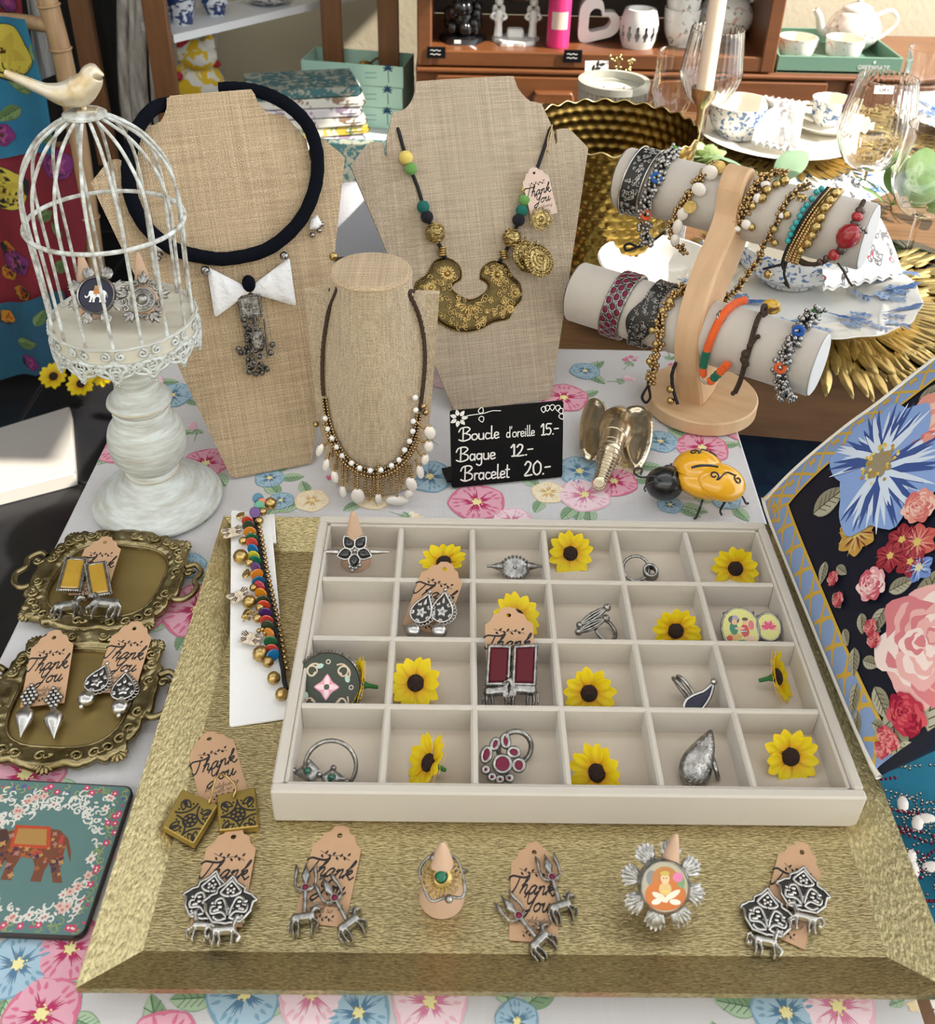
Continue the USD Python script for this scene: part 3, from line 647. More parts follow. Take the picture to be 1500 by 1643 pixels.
# ================================================================ hang tags ("Thank You")
GL = {'T': ([[(-.25, .86), (-.05, 1.02), (.3, .98), (.7, .96), (1.0, 1.08)], [(.42, .98), (.34, .5), (.2, .06), (.04, .0), (-.02, .14)]], .62),
 'h': ([[(.05, .45), (.3, .8), (.36, 1.08), (.26, 1.02), (.14, .5), (.02, 0)], [(.07, .2), (.22, .48), (.36, .5), (.34, .25), (.3, .04), (.42, .0), (.56, .18)]], .54),
 'a': ([[(.42, .42), (.28, .52), (.1, .38), (.04, .12), (.14, 0), (.28, .12), (.42, .45)], [(.43, .46), (.36, .12), (.42, 0), (.58, .16)]], .54),
 'n': ([[(.02, .36), (.12, .48), (.1, .25), (.03, 0)], [(.07, .18), (.22, .46), (.36, .48), (.34, .2), (.36, .0), (.54, .16)]], .52),
 'k': ([[(.05, .45), (.3, .8), (.36, 1.08), (.26, 1.02), (.14, .5), (.02, 0)], [(.1, .26), (.3, .5), (.4, .44), (.3, .28), (.12, .26), (.3, .1), (.44, -.04), (.6, .12)]], .56),
 'Y': ([[(.0, .8), (.1, 1.0), (.22, .95), (.22, .6), (.32, .42), (.5, .55), (.72, 1.0)], [(.7, 1.0), (.55, .4), (.36, -.2), (.14, -.42), (-.02, -.28), (.2, -.05), (.5, .05)]], .68),
 'o': ([[(.26, .5), (.08, .36), (.04, .12), (.18, 0), (.36, .14), (.38, .4), (.26, .5), (.34, .42), (.52, .46)]], .48),
 'u': ([[(.04, .36), (.14, .5), (.1, .2), (.14, .02), (.28, .06), (.42, .46)], [(.44, .5), (.38, .14), (.46, 0), (.62, .2)]], .56),
 'f': ([[(.02, .1), (.3, .6), (.4, 1.0), (.3, 1.02), (.2, .5), (.06, -.35)], [(.06, .3), (.36, .36)]], .36), 'r': ([[(.04, .3), (.14, .52), (.24, .46), (.2, .2), (.24, 0), (.4, .16)]], .34),
 'c': ([[(.36, .42), (.24, .5), (.08, .34), (.06, .1), (.2, 0), (.42, .18)]], .38), 'e': ([[(.04, .18), (.26, .3), (.3, .44), (.2, .5), (.08, .3), (.1, .06), (.24, 0), (.42, .18)]], .38),
 'l': ([[(.02, .15), (.28, .7), (.3, 1.0), (.2, .95), (.1, .4), (.14, .03), (.34, .16)]], .30), 'b': ([[(.02, .2), (.28, .8), (.3, 1.02), (.2, .95), (.08, .3), (.14, 0), (.32, .1), (.36, .34), (.24, .44), (.42, .4)]], .42),
 't': ([[(.02, .15), (.24, .8), (.1, .3), (.14, .02), (.32, .16)], [(.02, .55), (.36, .6)]], .30), 'i': ([[(.02, .2), (.14, .48), (.08, .14), (.14, 0), (.3, .16)], [(.2, .68), (.22, .7)]], .27),
 'g': ([[(.4, .42), (.26, .5), (.08, .36), (.06, .12), (.2, .02), (.4, .44), (.3, -.2), (.12, -.42), (.0, -.3), (.5, .16)]], .48), 'w': ([[(.04, .46), (.06, .1), (.18, 0), (.32, .4), (.34, .06), (.5, .08), (.6, .48), (.74, .44)]], .68),
 's': ([[(.02, .1), (.24, .5), (.3, .2), (.18, 0), (.04, .06)]], .34), ' ': ([], .3)}
BK = {'B': ([[(-.22, .72), (-.05, .98), (.4, 1.05), (.62, .86), (.34, .56), (.62, .4), (.58, .1), (.1, -.04), (-.22, .08)], [(.12, .98), (.08, .0)], [(.08, .56), (.34, .56)]], .74),
 'o': ([[(.26, .46), (.06, .4), (.04, .1), (.24, 0), (.42, .14), (.4, .4), (.26, .46)]], .5), 'u': ([[(.06, .46), (.06, .1), (.22, 0), (.4, .12), (.4, .46)], [(.4, .46), (.42, 0)]], .5),
 'c': ([[(.38, .42), (.16, .46), (.05, .22), (.18, 0), (.42, .06)]], .44), 'l': ([[(.1, 1.0), (.08, .1), (.16, 0), (.22, .04)]], .24), 'e': ([[(.06, .22), (.36, .28), (.34, .44), (.14, .46), (.05, .22), (.16, 0), (.4, .06)]], .44),
 'd': ([[(.36, .4), (.14, .46), (.04, .18), (.18, 0), (.38, .14)], [(.4, 1.0), (.4, 0)]], .5), "'": ([[(.1, 1.0), (.06, .82)]], .18), 'r': ([[(.08, .46), (.08, 0)], [(.08, .3), (.2, .46), (.34, .44)]], .36), 'i': ([[(.1, .46), (.1, 0)], [(.1, .66), (.1, .68)]], .22),
 'a': ([[(.38, .42), (.14, .46), (.04, .18), (.18, 0), (.38, .14)], [(.4, .46), (.4, .0)]], .5), 'g': ([[(.38, .42), (.14, .46), (.04, .2), (.18, .04), (.38, .16)], [(.4, .46), (.38, -.28), (.2, -.42), (.02, -.32)]], .5), 't': ([[(.14, .9), (.12, .08), (.26, 0)], [(.0, .58), (.3, .58)]], .34),
 '1': ([[(.0, .78), (.2, 1.0), (.2, 0)], [(.06, 0), (.34, 0)]], .38), '5': ([[(.5, 1.0), (.12, 1.0), (.1, .58), (.34, .62), (.48, .34), (.34, .02), (.06, .06)]], .58), '2': ([[(.04, .78), (.2, 1.0), (.42, .84), (.3, .4), (.04, 0), (.5, .02)]], .58), '0': ([[(.28, 1.0), (.04, .7), (.06, .2), (.28, 0), (.5, .24), (.5, .74), (.28, 1.0)]], .6),
 '.': ([[(.08, .02), (.1, .04)]], .18), '-': ([[(.04, .5), (.36, .52)]], .4), ' ': ([], .42)}
def script(text, h, G, wt=.07, slant=0., pen=.55):
    """handwriting as flat shapes: a broad pen drawn along single strokes; h = capital height"""
    x = 0; out = []
    for ch in text:
        st, adv = G[ch]
        for k in st:
            q = curve(k, 7) if len(k) > 2 else np.array(k, float); q = (q+[x, 0]); q[:, 0] += q[:, 1]*slant
            out.append(affinity.scale(LineString(q*[1/pen, 1]).buffer(wt/2 if pen == 1 else wt*.8, 4), pen, 1, origin=(0, 0)))
        x += adv
    return affinity.scale(unary_union(out), h, h, origin=(0, 0)), x*h
def sprig():
    o = [LineString(curve([(-.009, .002), (-.003, -.0003), (.004, .0003), (.009, -.002)], 5)).buffer(.00018)]
    for k in range(8):
        x = -.008+k*.0022; o.append(Polygon(place2(petal2(.0026, .0007, .8, 5), x, .0006*math.sin(k), (1 if k % 2 else -1)*1.0)))
    return unary_union(o)
TW, TH = .0285, .0585
cd_ = Polygon([(-TW/2, 0), (TW/2, 0), (TW/2, TH-.0135), (TW/2-.0035, TH-.0105), (TW/2-.0052, TH-.006), (TW/2-.0085, TH-.0045), (.0042, TH-.0012), (0, TH), (-.0042, TH-.0012), (-TW/2+.0085, TH-.0045), (-TW/2+.0052, TH-.006), (-TW/2+.0035, TH-.0105), (-TW/2, TH-.0135)]).buffer(.0012).buffer(-.0012).difference(Point(0, TH-.0065).buffer(.0016))
tm = M().ext(cd_, 0, .0006)
tp = Print(); tp.add(affinity.translate(sprig(), 0, .0395), 0)
s1, w1 = script('Thank', .0098, GL, .085, .25); s2, w2_ = script('You', .0098, GL, .085, .25)
tp.add(affinity.translate(s1, -w1/2-.0012, .0268), 0); tp.add(affinity.translate(s2, -w2_/2+.001, .0168), 0)
for tx, y in (('for celebrating', .0102), ('with us', .0066)):
    s3, w3 = script(tx, .0036, GL, .045, .25, .8); tp.add(affinity.translate(s3, -w3/2, y), 0)
tp.add(affinity.translate(affinity.scale(sprig(), .8, .8), 0, .0038), 0)
tpm = tp.mesh(lambda v: v+[0, 0, .00062], 1e-5); tpm.C = [c*0+1 for c in tpm.C]
TAG0 = {}
def tag(xf, label, pink=False, group=None):
    if pink not in TAG0:
        t = thing('gift_tag', label, 'tag', xf); part('card', tm, 'kraft_pink' if pink else 'kraft', t); part('thank_you_print', tpm, 'ink', t); TAG0[pink] = t; return t
    return dup(TAG0[pink], xf, label)
# earring pair hanging with a pink tag on the grey bust
tq = BC.m@fr(BC.loc(872, 340, .010), (1, .17, .05), y=(-.15, 1, .10))@tr(0, -.0045, 0)@sc(.94, .82, 1)
tag(tq, 'pink paper thank you tag hanging on the grey burlap bust', True)
st = one('tag_string', M().tube(curve([b(886, 200, .004), b(879, 222, .009), b(878, 243, .010), b(879, 268, .012)], 6), .0005, 5).tube(curve([b(886, 200, .004), b(883, 222, .008), b(879, 243, .010)], 6), .0005, 5).sph(b(878.5, 243, .010), .0013, n=7), 'bead_brass', 'thin golden string holding the pink hanging tag', 'string', BC.m)
er = thing('disc_earring', 'brass earring with flower top and spiral disc in front of its twin', 'earring', BC.m)
p = b(868, 352, .014); m = M().lathe([(0, .0038), (.002, .0028), (.003, .0012), (.0065, .0008), (.009, 0), (0, -.0006)], 24, T=tr(*p))
for k in range(9): m.torus(p+np.array([.0088*math.cos(k*.7), .0088*math.sin(k*.7), 0]), .0026, .0008, n=10, m=5)
for k in range(20): m.sph(p+np.array([.0062*math.cos(k*.314), .0062*math.sin(k*.314), .0012]), .0007, n=5)
part('flower_top', m, 'brass_relief', er)
def spdisc(p, R):
    T = tr(*p)@rot(18, 'y')@rot(-12, 'x'); m = M().lathe([(0, .0095), (.0012, .008), (.0024, .0068), (.0026, .0058), (.005, .0052), (.0052, .0042), (.0078, .0036), (.008, .0026), (R*.82, .002), (R*.86, .001), (R, .0008), (R, -.0008), (0, -.0012)], 28, T=T)
    for r_, n in ((R*.72, 30), (R*.93, 34)):
        for k in range(n): m.sph((r_*math.cos(2*PI*k/n), r_*math.sin(2*PI*k/n), .003 if r_ < R*.8 else .0014), .0009, n=5, T=T)
    return m.torus(p+np.array([.0, R*1.0, 0]), .002, .0006, (1, 0, 0), 10, 5)
part('spiral_disc', spdisc(b(864, 418, .022), .0165), 'brass_relief', er)
e2 = thing('disc_earring', 'brass spiral disc earring half hidden behind its twin, beside the yarn beads', 'earring', BC.m)
part('spiral_disc', spdisc(b(846, 412, .013), .0165), 'brass_relief', e2)
# ================================================================ small rounded bust
NXC, NYC = .036, .3605
zb = [0, .025, .06, .11, .168]
def bw(z): return np.interp(z, zb, [.0325, .0415, .0475, .051, .0545])
def bfront(u, z):
    w = bw(z); B = np.interp(z, zb, [.014, .020, .027, .034, .0385]); p = np.interp(z, zb, [1., 1.1, 1.4, 2., 2.5])
    return .326+.235*z-B*np.maximum(0, 1-(u/(w*1.001))**2)**p
uu, zz = np.meshgrid(np.linspace(-1, 1, 41), np.linspace(0, .168, 36), indexing='ij')
U_ = uu*bw(zz)
F_ = np.stack([U_, bfront(U_, zz), zz], -1); K_ = F_.copy(); K_[..., 1] = .331+.235*zz
sb = thing('necklace_bust', 'small burlap neck form with round flat top carrying the white stone necklace', 'necklace display', tr(NXC, 0, 0))
m = M().raw(F_.reshape(-1, 3), grid(41, 36)).raw(K_.reshape(-1, 3), grid(41, 36)[:, ::-1])
for sl in ((0, slice(None)), (-1, slice(None)), (slice(None), 0), (slice(None), -1)):
    a, c = F_[sl], K_[sl]; g = grid(len(a), 2); m.raw(np.stack([a, c], 1).reshape(-1, 3), g if (isinstance(sl[0], int) and sl[0] == -1) or (isinstance(sl[1], int) and sl[1] == 0) else g[:, ::-1], smooth=False)
weave('burlap_v', (.76, .61, .42), (.44, .33, .21), .0012, .75, .001, plain=(0, 2))
part('chest', m, 'burlap_v', sb)
weave('burlap_h', (.72, .57, .39), (.42, .31, .19), .0012, .75, .001)
part('neck', M().lathe(np.vstack([curve([(.035, .135), (.0345, .150), (.0338, .165), (.0326, .178), (.0322, .1865)], 5)]), 40, T=tr(0, NYC, 0)), 'burlap_v', sb)
part('neck_top', M().lathe([(.0322, .1862), (.0330, .1885), (.0318, .1905), (.030, .1912), (0, .1914)], 40, T=tr(0, NYC, 0)), 'burlap', sb)
sn = thing('bead_necklace', 'brown braided cord necklace with brass beads and dangling white stones', 'necklace', tr(NXC, 0, 0))
def onb(px, py, off=.0025):
    y = .32
    for _ in range(5): q = aty(px, py, y); y = bfront(np.clip(q[0]-NXC, -bw(max(q[2], 0)), bw(max(q[2], 0))), np.clip(q[2], 0, .168))-off
    q = aty(px, py, y); q[0] -= NXC; return q
cordL = [(0-.0335, NYC+.004, .170), onb(541, 462), onb(527, 500), onb(519, 550), onb(517, 600), onb(519, 635)]
cordR = [(.0335, NYC+.004, .170), onb(657, 470), onb(672, 505), onb(681, 550), onb(681, 600), onb(674, 660)]
for cc in (cordL, cordR):
    q = curve(cc, 14); part('braid', M().tube(q, .0016, 7).tube(q+np.array([.0009, 0, .0007])*np.sin(np.arange(len(q))*2.2)[:, None], .0013, 5), 'cord_brown', sn)
part('braid_end', M().tube(curve([(-.033, NYC+.006, .168), aty(575, 421, .395)-[NXC, 0, 0], aty(549, 415, .40)-[NXC, 0, 0], aty(541, 419, .40)-[NXC, 0, 0], aty(544, 428, .40)-[NXC, 0, 0]], 6), .0017, 6), 'cord_brown', sn)
part('clasp_bead', M().sph(aty(535, 412, .40)-[NXC, 0, 0], .0038, n=12), 'brass', sn)
arc = [(519, 640), (524, 668), (531, 692), (540, 712), (553, 732), (570, 747), (590, 755), (610, 756), (630, 748), (648, 732), (661, 712), (669, 690), (674, 665)]
A = along(curve([onb(x, y, .003) for x, y in arc], 6), 60)
part('bead_cord', M().tube(A, .0016, 6), 'cord_black', sn)
m1, rg = M(), random.Random(11)
wb = [(522, 671), (526, 688), (533, 703), (540, 717), (549, 731), (564, 743), (577, 751), (594, 755), (611, 754), (628, 747), (640, 738), (649, 722), (657, 708), (662, 692), (663, 676), (667, 658), (666, 638)]
for x, y in wb: part('white_bead', M().sph(onb(x, y, .0055), .0025, n=9), 'white_card', sn)
for k in range(60):
    p = A[k]; out = nz(np.array([p[0], 0, p[2]-.11]))
    for r_ in range(3 if 6 < k < 54 else 2): m1.sph(p+out*(-.003+.0035*r_)+[0, -.0015-.0006*r_, 0], .0013+.0003*(r_ == 2), n=6)
st_ = [(513, 722, 11, 24, 20), (523, 746, 11, 24, 10), (537, 765, 12, 24, -10), (550, 789, 11, 24, -5), (574, 796, 22, 30, 0), (607, 800, 11, 20, 0), (637, 803, 36, 17, 0), (656, 792, 13, 18, 20), (660, 777, 17, 28, -15), (674, 757, 12, 26, -8), (682, 737, 12, 20, 10), (688, 716, 14, 20, 0), (690, 694, 17, 24, -10)]
mat('howlite', (.80, .74, .68), .35, bump=(150, .15, .0006), var=(160, .12, (.5, .42, .36)))
for x, y, w, h, an in st_:
    e = aty(x, y, .301 if 540 < x < 665 else .306); e[0] -= NXC; e[2] = max(e[2], h/1850/2*.8)
    part('stone_drop', M().sph((0, 0, 0), (w/3700, .0036, h/3700), n=12, T=None), 'howlite', sn, xf=tr(*e)@rot(an, 'y'))
    v = M(); o = LineString([(0, 0), (1, 1)])
    s0 = onb(np.clip(x, 528, 668), min(y-20, 745+.02*abs(x-600)) if 540 < x < 665 else y-18, .004)
    q = along([s0, (s0+e)/2+[0, -.002, 0], e+[0, 0, h/1850*.5]], max(4, int(np.linalg.norm(s0-e)/.0022)))
    for p in q: m1.sph(p, .00125, n=6)
for x in (556, 566, 586, 596, 600, 606, 616, 626, 640, 646, 652, 532, 541):
    s0 = onb(x, np.interp(x, [q[0] for q in arc], [q[1] for q in arc])+4, .004); e = s0+[rg.uniform(-.002, .002), -.004, -.018-.006*rg.random()]; e[2] = max(e[2], .003)
    for p in along([s0, e], 9): m1.sph(p, .0012, n=6)
for x, y in ((507, 681), (679, 652), (683, 662)): m1.sph(onb(x, y, .004), .0028, n=8)
part('brass_bead_fringe', m1, 'bead_brass', sn, kind='stuff')
# ================================================================ price sign
SB = Board((725, 783), 10.5, 74, 0); SB.k = 0
S = lambda x, y: SB.loc(x, y)[:2]
sg = thing('price_sign', 'small black chalkboard price sign leaning in front of the grey bust', 'sign', SB.m)
c4 = [S(725, 783), S(902, 765), S(904, 643), S(722, 660)]
part('board', M().ext(Polygon(c4).buffer(-.002).buffer(.002), -.0022, 0), 'slate', sg)
for x in (.002, .085): part('foot', M().box((x, .006, -.018), (.012, .002, .034)), 'slate', sg)
wr = []
e1 = nz(np.append(S(902, 765)-S(725, 783), 0))[:2]; ang = math.atan2(e1[1], e1[0])
def put(text, x, y, hp, wp, wt=.09):
    g, w = script(text, 1., BK, wt, 0, 1); a, b_ = S(x, y), S(x+wp, y-wp*.075); W_ = np.linalg.norm(b_-a); H_ = np.linalg.norm(S(x, y-hp)-a)
    g = affinity.scale(g, W_/w, H_, origin=(0, 0)); wr.append(affinity.translate(affinity.rotate(g, math.atan2(*(b_-a)[::-1]), (0, 0), True), *a))
put('Boucle', 741, 707, 20, 60, .11); put("d'oreille", 812, 702, 17, 46, .11); put('15.-', 868, 698, 17, 28, .13)
put('Bague', 737, 740, 21, 58, .11); put('12.-', 820, 732, 18, 35, .13); put('Bracelet', 744, 771, 22, 74, .11); put('20.-', 841, 763, 22, 42, .12)
for j in range(7):
    a = j*.898; wr.append(affinity.translate(Polygon(place2(petal2(.0058, .0018, .8, 7), .0022*math.cos(a), .0022*math.sin(a), a)), *S(736, 671)))
wr.append(LineString(curve([S(749, 667), S(762, 665), S(776, 663), S(790, 659), S(803, 659)], 6)).buffer(.0004))
for x, y, a in ((770, 663, 1.2), (771, 668, -1.3), (872, 652, -1.57), (878, 650, -1.57), (886, 649, -1.57), (895, 650, -1.57), (898, 655, -1.2), (899, 664, -1.2)): wr.append(affinity.translate(Polygon(place2(petal2(.0055, .0022, .7, 7), 0, 0, a)).exterior.buffer(.0004), *S(x, y)))
part('chalk_writing', M().ext(unary_union(wr), .00005, .00022), 'chalk', sg)
# ================================================================ elephant head
mat('pewter_gold', (.66, .56, .40), .24, 1., var=(45, .6, (.34, .28, .19)), bump=(110, .5, .0015))
eh = thing('elephant_head', 'antique gold metal elephant head ornament lying on the tablecloth', 'ornament', fr(at(985, 722), (1, .06, 0), z=(0, 0, 1)))
eo = np.linalg.inv(fr(at(985, 722), (1, .06, 0), z=(0, 0, 1)))
le = lambda x, y, z: apply(eo, at(x, y, z))
def tri_tube(pts, rs, **k): q = curve(pts, 6); return M().tube(q, np.interp(np.linspace(0, len(pts)-1, len(q)), range(len(pts)), rs), 16, **k)
part('head', tri_tube([le(993, 668, .012), le(990, 680, .018), le(986, 696, .021), le(982, 712, .022)], [.011, .0165, .016, .011]), 'pewter_gold', eh)
q = curve([le(984, 700, .026), le(979, 722, .024), le(973, 744, .017), le(966, 765, .010), le(962, 776, .0065), le(961, 774, .011)], 9)
tk = M().tube(q, np.interp(np.linspace(0, 1, len(q)), [0, .3, .7, .9, 1], [.0115, .0085, .0058, .0050, .0046]), 14)
for k in range(6, 42, 2): tk.torus(q[k], np.interp(k/len(q), [0, .3, .7, 1], [.0112, .0085, .0058, .0046]), .0007, q[k+1]-q[k-1], 14, 5)
part('trunk', tk, 'pewter_gold', eh)
for poly, tilt, zc in ((((972, 664), (955, 650), (938, 655), (930, 680), (932, 712), (945, 727), (962, 725), (972, 705)), 10, .014), (((1001, 668), (1018, 663), (1038, 668), (1047, 686), (1044, 712), (1030, 736), (1016, 739), (1003, 722), (997, 695)), -10, .016)):
    pl_ = np.array([le(x, y, zc) for x, y in poly])[:, :2]; c = pl_.mean(0)
    part('ear', M().puff(pg(curve(pl_-c, 5, True)), .0035, .007, .0016, 0, skirt=.002, fn=lambda p, d: -.002*np.clip((d-.003)/.006, 0, 1)), 'pewter_gold', eh, xf=tr(*c, zc)@rot(tilt, 'y')@rot(14, 'x'))
for sx in (-1, 1):
    part('tusk', M().tube(curve([le(979+sx*11, 716, .016), le(977+sx*17, 732, .015), le(974+sx*16, 745, .016)], 6), np.linspace(.0028, .0010, 13), 8), 'pewter_gold', eh)
    part('eye', M().sph(le(983+sx*14, 702, .030), .0017, n=8), 'oxidised', eh)
# ================================================================ ladybird
mat('enamel_yellow', (.80, .40, .012), .22, coat_weight=.6, var=(60, .25, (.68, .30, .01)))
mat('enamel_black', (.012, .012, .013), .25, coat_weight=.4)
lb = thing('ladybug_ornament', 'yellow metal ladybug with black head, curled feelers and wire legs', 'ornament', fr(at(1125, 790), (1, 0, 0), z=(0, 0, 1)))
lo = np.linalg.inv(fr(at(1125, 790), (1, 0, 0), z=(0, 0, 1))); lp = lambda x, y, z: apply(lo, at(x, y, z))
def dome(c, r, T): 
    a = np.linspace(0, PI*.52, 10); b_ = np.linspace(0, 2*PI, 29)[:-1]
    v = np.stack([np.outer(np.sin(a), np.cos(b_))*r[0], np.outer(np.sin(a), np.sin(b_))*r[1], np.outer(np.cos(a), np.ones(28))*r[2]], -1).reshape(-1, 3)
    return M().raw(v, grid(10, 28, cv=True), None, T)
c1 = lp(1128, 770, .022); T1 = tr(*c1)@rot(18)@rot(14, 'y')
part('body', M().sph((0, 0, 0), (.026, .023, .0135), n=20, T=T1), 'enamel_yellow', lb)
Ta = tr(*lp(1120, 757, .026))@rot(20)@rot(20, 'y')@rot(-14, 'x'); Tb = tr(*lp(1156, 774, .028))@rot(4)@rot(14, 'y')@rot(26, 'x')
for T, r in ((Ta, (.0235, .021, .019)), (Tb, (.0225, .0175, .011))):
    w = part('wing_case', dome(0, r, T), 'enamel_yellow', lb)
    cc = np.vstack([spiral(-.011, .0, .0042, 1.15, -1.2, 1, 16, .25)[::-1], curve([(-.0075, -.0035), (0, .004), (.007, .0035)], 6), spiral(.011, 0, .0042, 1.15, 1.9, 1, 16, .25)])
    zc = r[2]*np.sqrt(np.maximum(.02, 1-(cc[:, 0]/r[0])**2-(cc[:, 1]/r[1])**2))+.0004
    part('scroll', M().tube(np.c_[cc, zc], .0007, 6, T=T), 'enamel_black', w)
q = np.linspace(-.02, .006, 12); part('wing_stripe', M().tube(np.stack([q, np.full(12, -.010), .0105*np.sqrt(1-(q/.026)**2)], 1), .0011, 6, T=tr(*lp(1124, 757, .0365))@rot(20)@rot(20, 'y')@rot(-10, 'x')), 'enamel_black', lb)
part('head', M().sph(lp(1066, 776, .020), (.0165, .0150, .0145), n=18), 'enamel_black', lb)
for pt in ([(1062, 770, .034), (1048, 764, .036), (1030, 766, .036), (1018, 760, .035), (1020, 751, .035), (1030, 753, .035), (1028, 761, .035)], [(1080, 762, .034), (1084, 752, .036), (1072, 747, .037), (1062, 752, .037)], [(1052, 772, .033), (1040, 776, .032), (1034, 783, .030), (1036, 789, .028)]): part('feeler', M().tube(curve([lp(*p) for p in pt], 6), .0009, 6), 'enamel_black', lb)
for pt in ([(1131, 790, .018), (1124, 812, .012), (1117, 830, .001), (1114, 832, .0012)], [(1155, 796, .018), (1166, 799, .016), (1156, 818, .004), (1158, 827, .001)], [(1184, 788, .018), (1192, 799, .008), (1197, 808, .001), (1201, 807, .0012)], [(1085, 748, .018), (1080, 745, .001), (1076, 745, .001)]): part('leg', M().tube(curve([lp(*p) for p in pt], 6), .0010, 6), 'enamel_black', lb)
# ================================================================ frames traced on real planes
class Fr:
    def __init__(s, m): s.m = m; s.i = np.linalg.inv(m)
    def xy(s, *p, off=0.):
        n = s.m[:3, 2]; return np.array([apply(s.i, onpl(x, y, s.m[:3, 3]+n*off, n))[:2] for x, y in p])
    def p3(s, x, y, z=0.): return np.append(s.xy((x, y), off=z)[0], z)
def hz(x, y, py):
    a, b_ = -.2, .5
    for _ in range(40):
        c = (a+b_)/2
        if pr((x, y, c))[1] > py: a = c
        else: b_ = c
    return a
SV, SD, BR1 = (.60, .58, .55), (.055, .052, .05), (.60, .44, .18)
mat('cone_wood', (.60, .41, .29), .7, var=(9, .5, (.50, .32, .22)), stretch=(6, 6, 1))
mat('ruby', (.085, .003, .010), .22, specular_ior_level=.3); mat('garnet', (.15, .005, .030), .4, specular_ior_level=.3); mat('onyx', (.006, .006, .007), .15, coat_weight=.5)
mat('amber', (.46, .28, .035), .22, var=(30, .5, (.30, .16, .02)), coat_weight=.4); mat('emerald', (.0, .12, .06), .1, coat_weight=.5); mat('navy_enamel', (.012, .012, .035), .25)
def silver2(m0, m1, par, nm='plate', rn='raised_ornament'):
    part(nm, m0, 'oxidised', par); part(rn, m1, 'silver', par, kind='stuff')
# ---------------------------------------------------------------- ring cones and their rings
def cone(x, y, z, r, zt, label):
    t = one('ring_cone', M().lathe([(0, 0), (r*.97, 0), (r, .0006), (r*.72, (zt-z)*.36), (r*.24, (zt-z)*.90), (r*.12, (zt-z)*.98), (0, zt-z)], 24, sharp=70), 'cone_wood', label, 'ring cone', tr(x, y, z)); return t
ca = at(143, 512, .1766); cone(ca[0], ca[1]+.009, .1766, .0105, hz(ca[0], ca[1]+.009, 405), 'wooden ring cone standing in the birdcage behind the elephant ring')
cb = at(233, 512, .1766); cone(cb[0], cb[1]+.009, .1766, .0105, hz(cb[0], cb[1]+.009, 405), 'wooden ring cone standing in the birdcage behind the fleur-de-lis ring')
cc1 = at(571, 902, ZF); cone(cc1[0], cc1[1], ZF, .0118, hz(cc1[0], cc1[1], 820), 'wooden ring cone with the black flower ring in the velvet tray corner')
cc2 = at(709, 1440, .0048); cone(cc2[0], cc2[1], .0048, .0128, hz(cc2[0], cc2[1], 1352), 'wooden ring cone on the gold tray wearing the green stone ring')
cc3 = at(1062, 1436, .0048); cone(cc3[0], cc3[1], .0048, .0098, hz(cc3[0], cc3[1], 1338), 'wooden ring cone on the gold tray behind the petal ring')
def band(m, R, r=.0009, T=None, sy=1.): return m.torus((0, 0, 0), R, r, (0, 1, 0), 24, 6, T=T, sy=sy)
def fluted(m, d, a, r, T=None, n=5, z=0.):
    """a grooved petal lobe at distance d and angle a"""
    for k in range(n):
        b_ = (k-(n-1)/2)*.24; m.puff(place2(petal2(r*1.9*(1-.25*abs(b_)), r*.22, .9, 7), (d-r)*math.cos(a)+0*b_, (d-r)*math.sin(a), a+b_*.9), r*.22, r*.2, r*.2, z+.0006, None, T)
    return m
f = face(155, 474, .2005, (0, .1, 1)); t = thing('ring', 'silver flower ring with painted elephant disc inside the birdcage', 'ring', f)
m = M()
for k in range(8): fluted(m, .0178, k*PI/4+.4, .0058, None, 5)
for k in range(8): m.sph((.0178*math.cos(k*PI/4+.4), .0178*math.sin(k*PI/4+.4), -.0008), (.0048, .0048, .0014), n=8)
m.lathe([(.0126, -.001), (.0142, -.001), (.0142, .0022), (.0134, .003), (.0126, .0022)], 32, sharp=80); part('petal_setting', m, 'silver', t)
part('painted_disc', M().lathe([(0, .0012), (.0127, .0012)], 32), 'navy_enamel', t)
EL = [(-.30, .30), (-.42, .34), (-.52, .26), (-.55, .08), (-.60, -.05), (-.70, -.12), (-.80, -.02), (-.86, -.06), (-.78, -.22), (-.62, -.20), (-.52, -.08), (-.46, -.04), (-.42, -.12), (-.44, -.34), (-.52, -.52), (-.36, -.54), (-.28, -.30), (-.24, -.16), (-.22, -.34), (-.26, -.54), (-.08, -.54), (-.08, -.34), (0, -.14), (.2, -.14), (.28, -.30), (.24, -.54), (.42, -.54), (.44, -.36), (.5, -.22), (.56, -.34), (.62, -.54), (.78, -.54), (.70, -.3), (.72, -.05), (.74, .12), (.80, -.05), (.86, -.2), (.84, 0), (.76, .22), (.6, .36), (.3, .40), (0, .38)]
P = Print(); P.add(np.array(EL)*.0098, (.82, .82, .84), 0); P.add(np.array([(-.2, .40), (.45, .42), (.5, .1), (-.18, .06)])*.0098, (.50, .20, .05), 1); P.add(np.array([(-.12, .72), (.3, .72), (.4, .42), (-.15, .42)])*.0098, (.45, .22, .08), 1)
part('elephant_print', P.mesh(lambda v: v+[0, 0, .00125], 4e-5), 'print_gloss', t); part('band', band(M(), .009, .0010, tr(0, 0, -.0085)), 'silver', t)
f = face(229, 481, .1985, (.05, .1, 1)); t = thing('ring', 'silver fleur-de-lis ring with spiral centre inside the birdcage', 'ring', f); m = M()
for k in range(5):
    a = PI/2+k*2*PI/5
    for b_ in (-.5, 0, .5): m.puff(place2(petal2(.0105-.002*abs(b_)*2, .0021, .9, 7), .011*math.cos(a), .011*math.sin(a), a+b_), .0018, .0014, .0006, 0)
    for sg in (-1, 1): m.tube(np.c_[spiral(.0135*math.cos(a+sg*.42), .0135*math.sin(a+sg*.42), .0027, 1.1, a+sg*2, sg, 14), np.full(14, .0006)], .0010, 5)
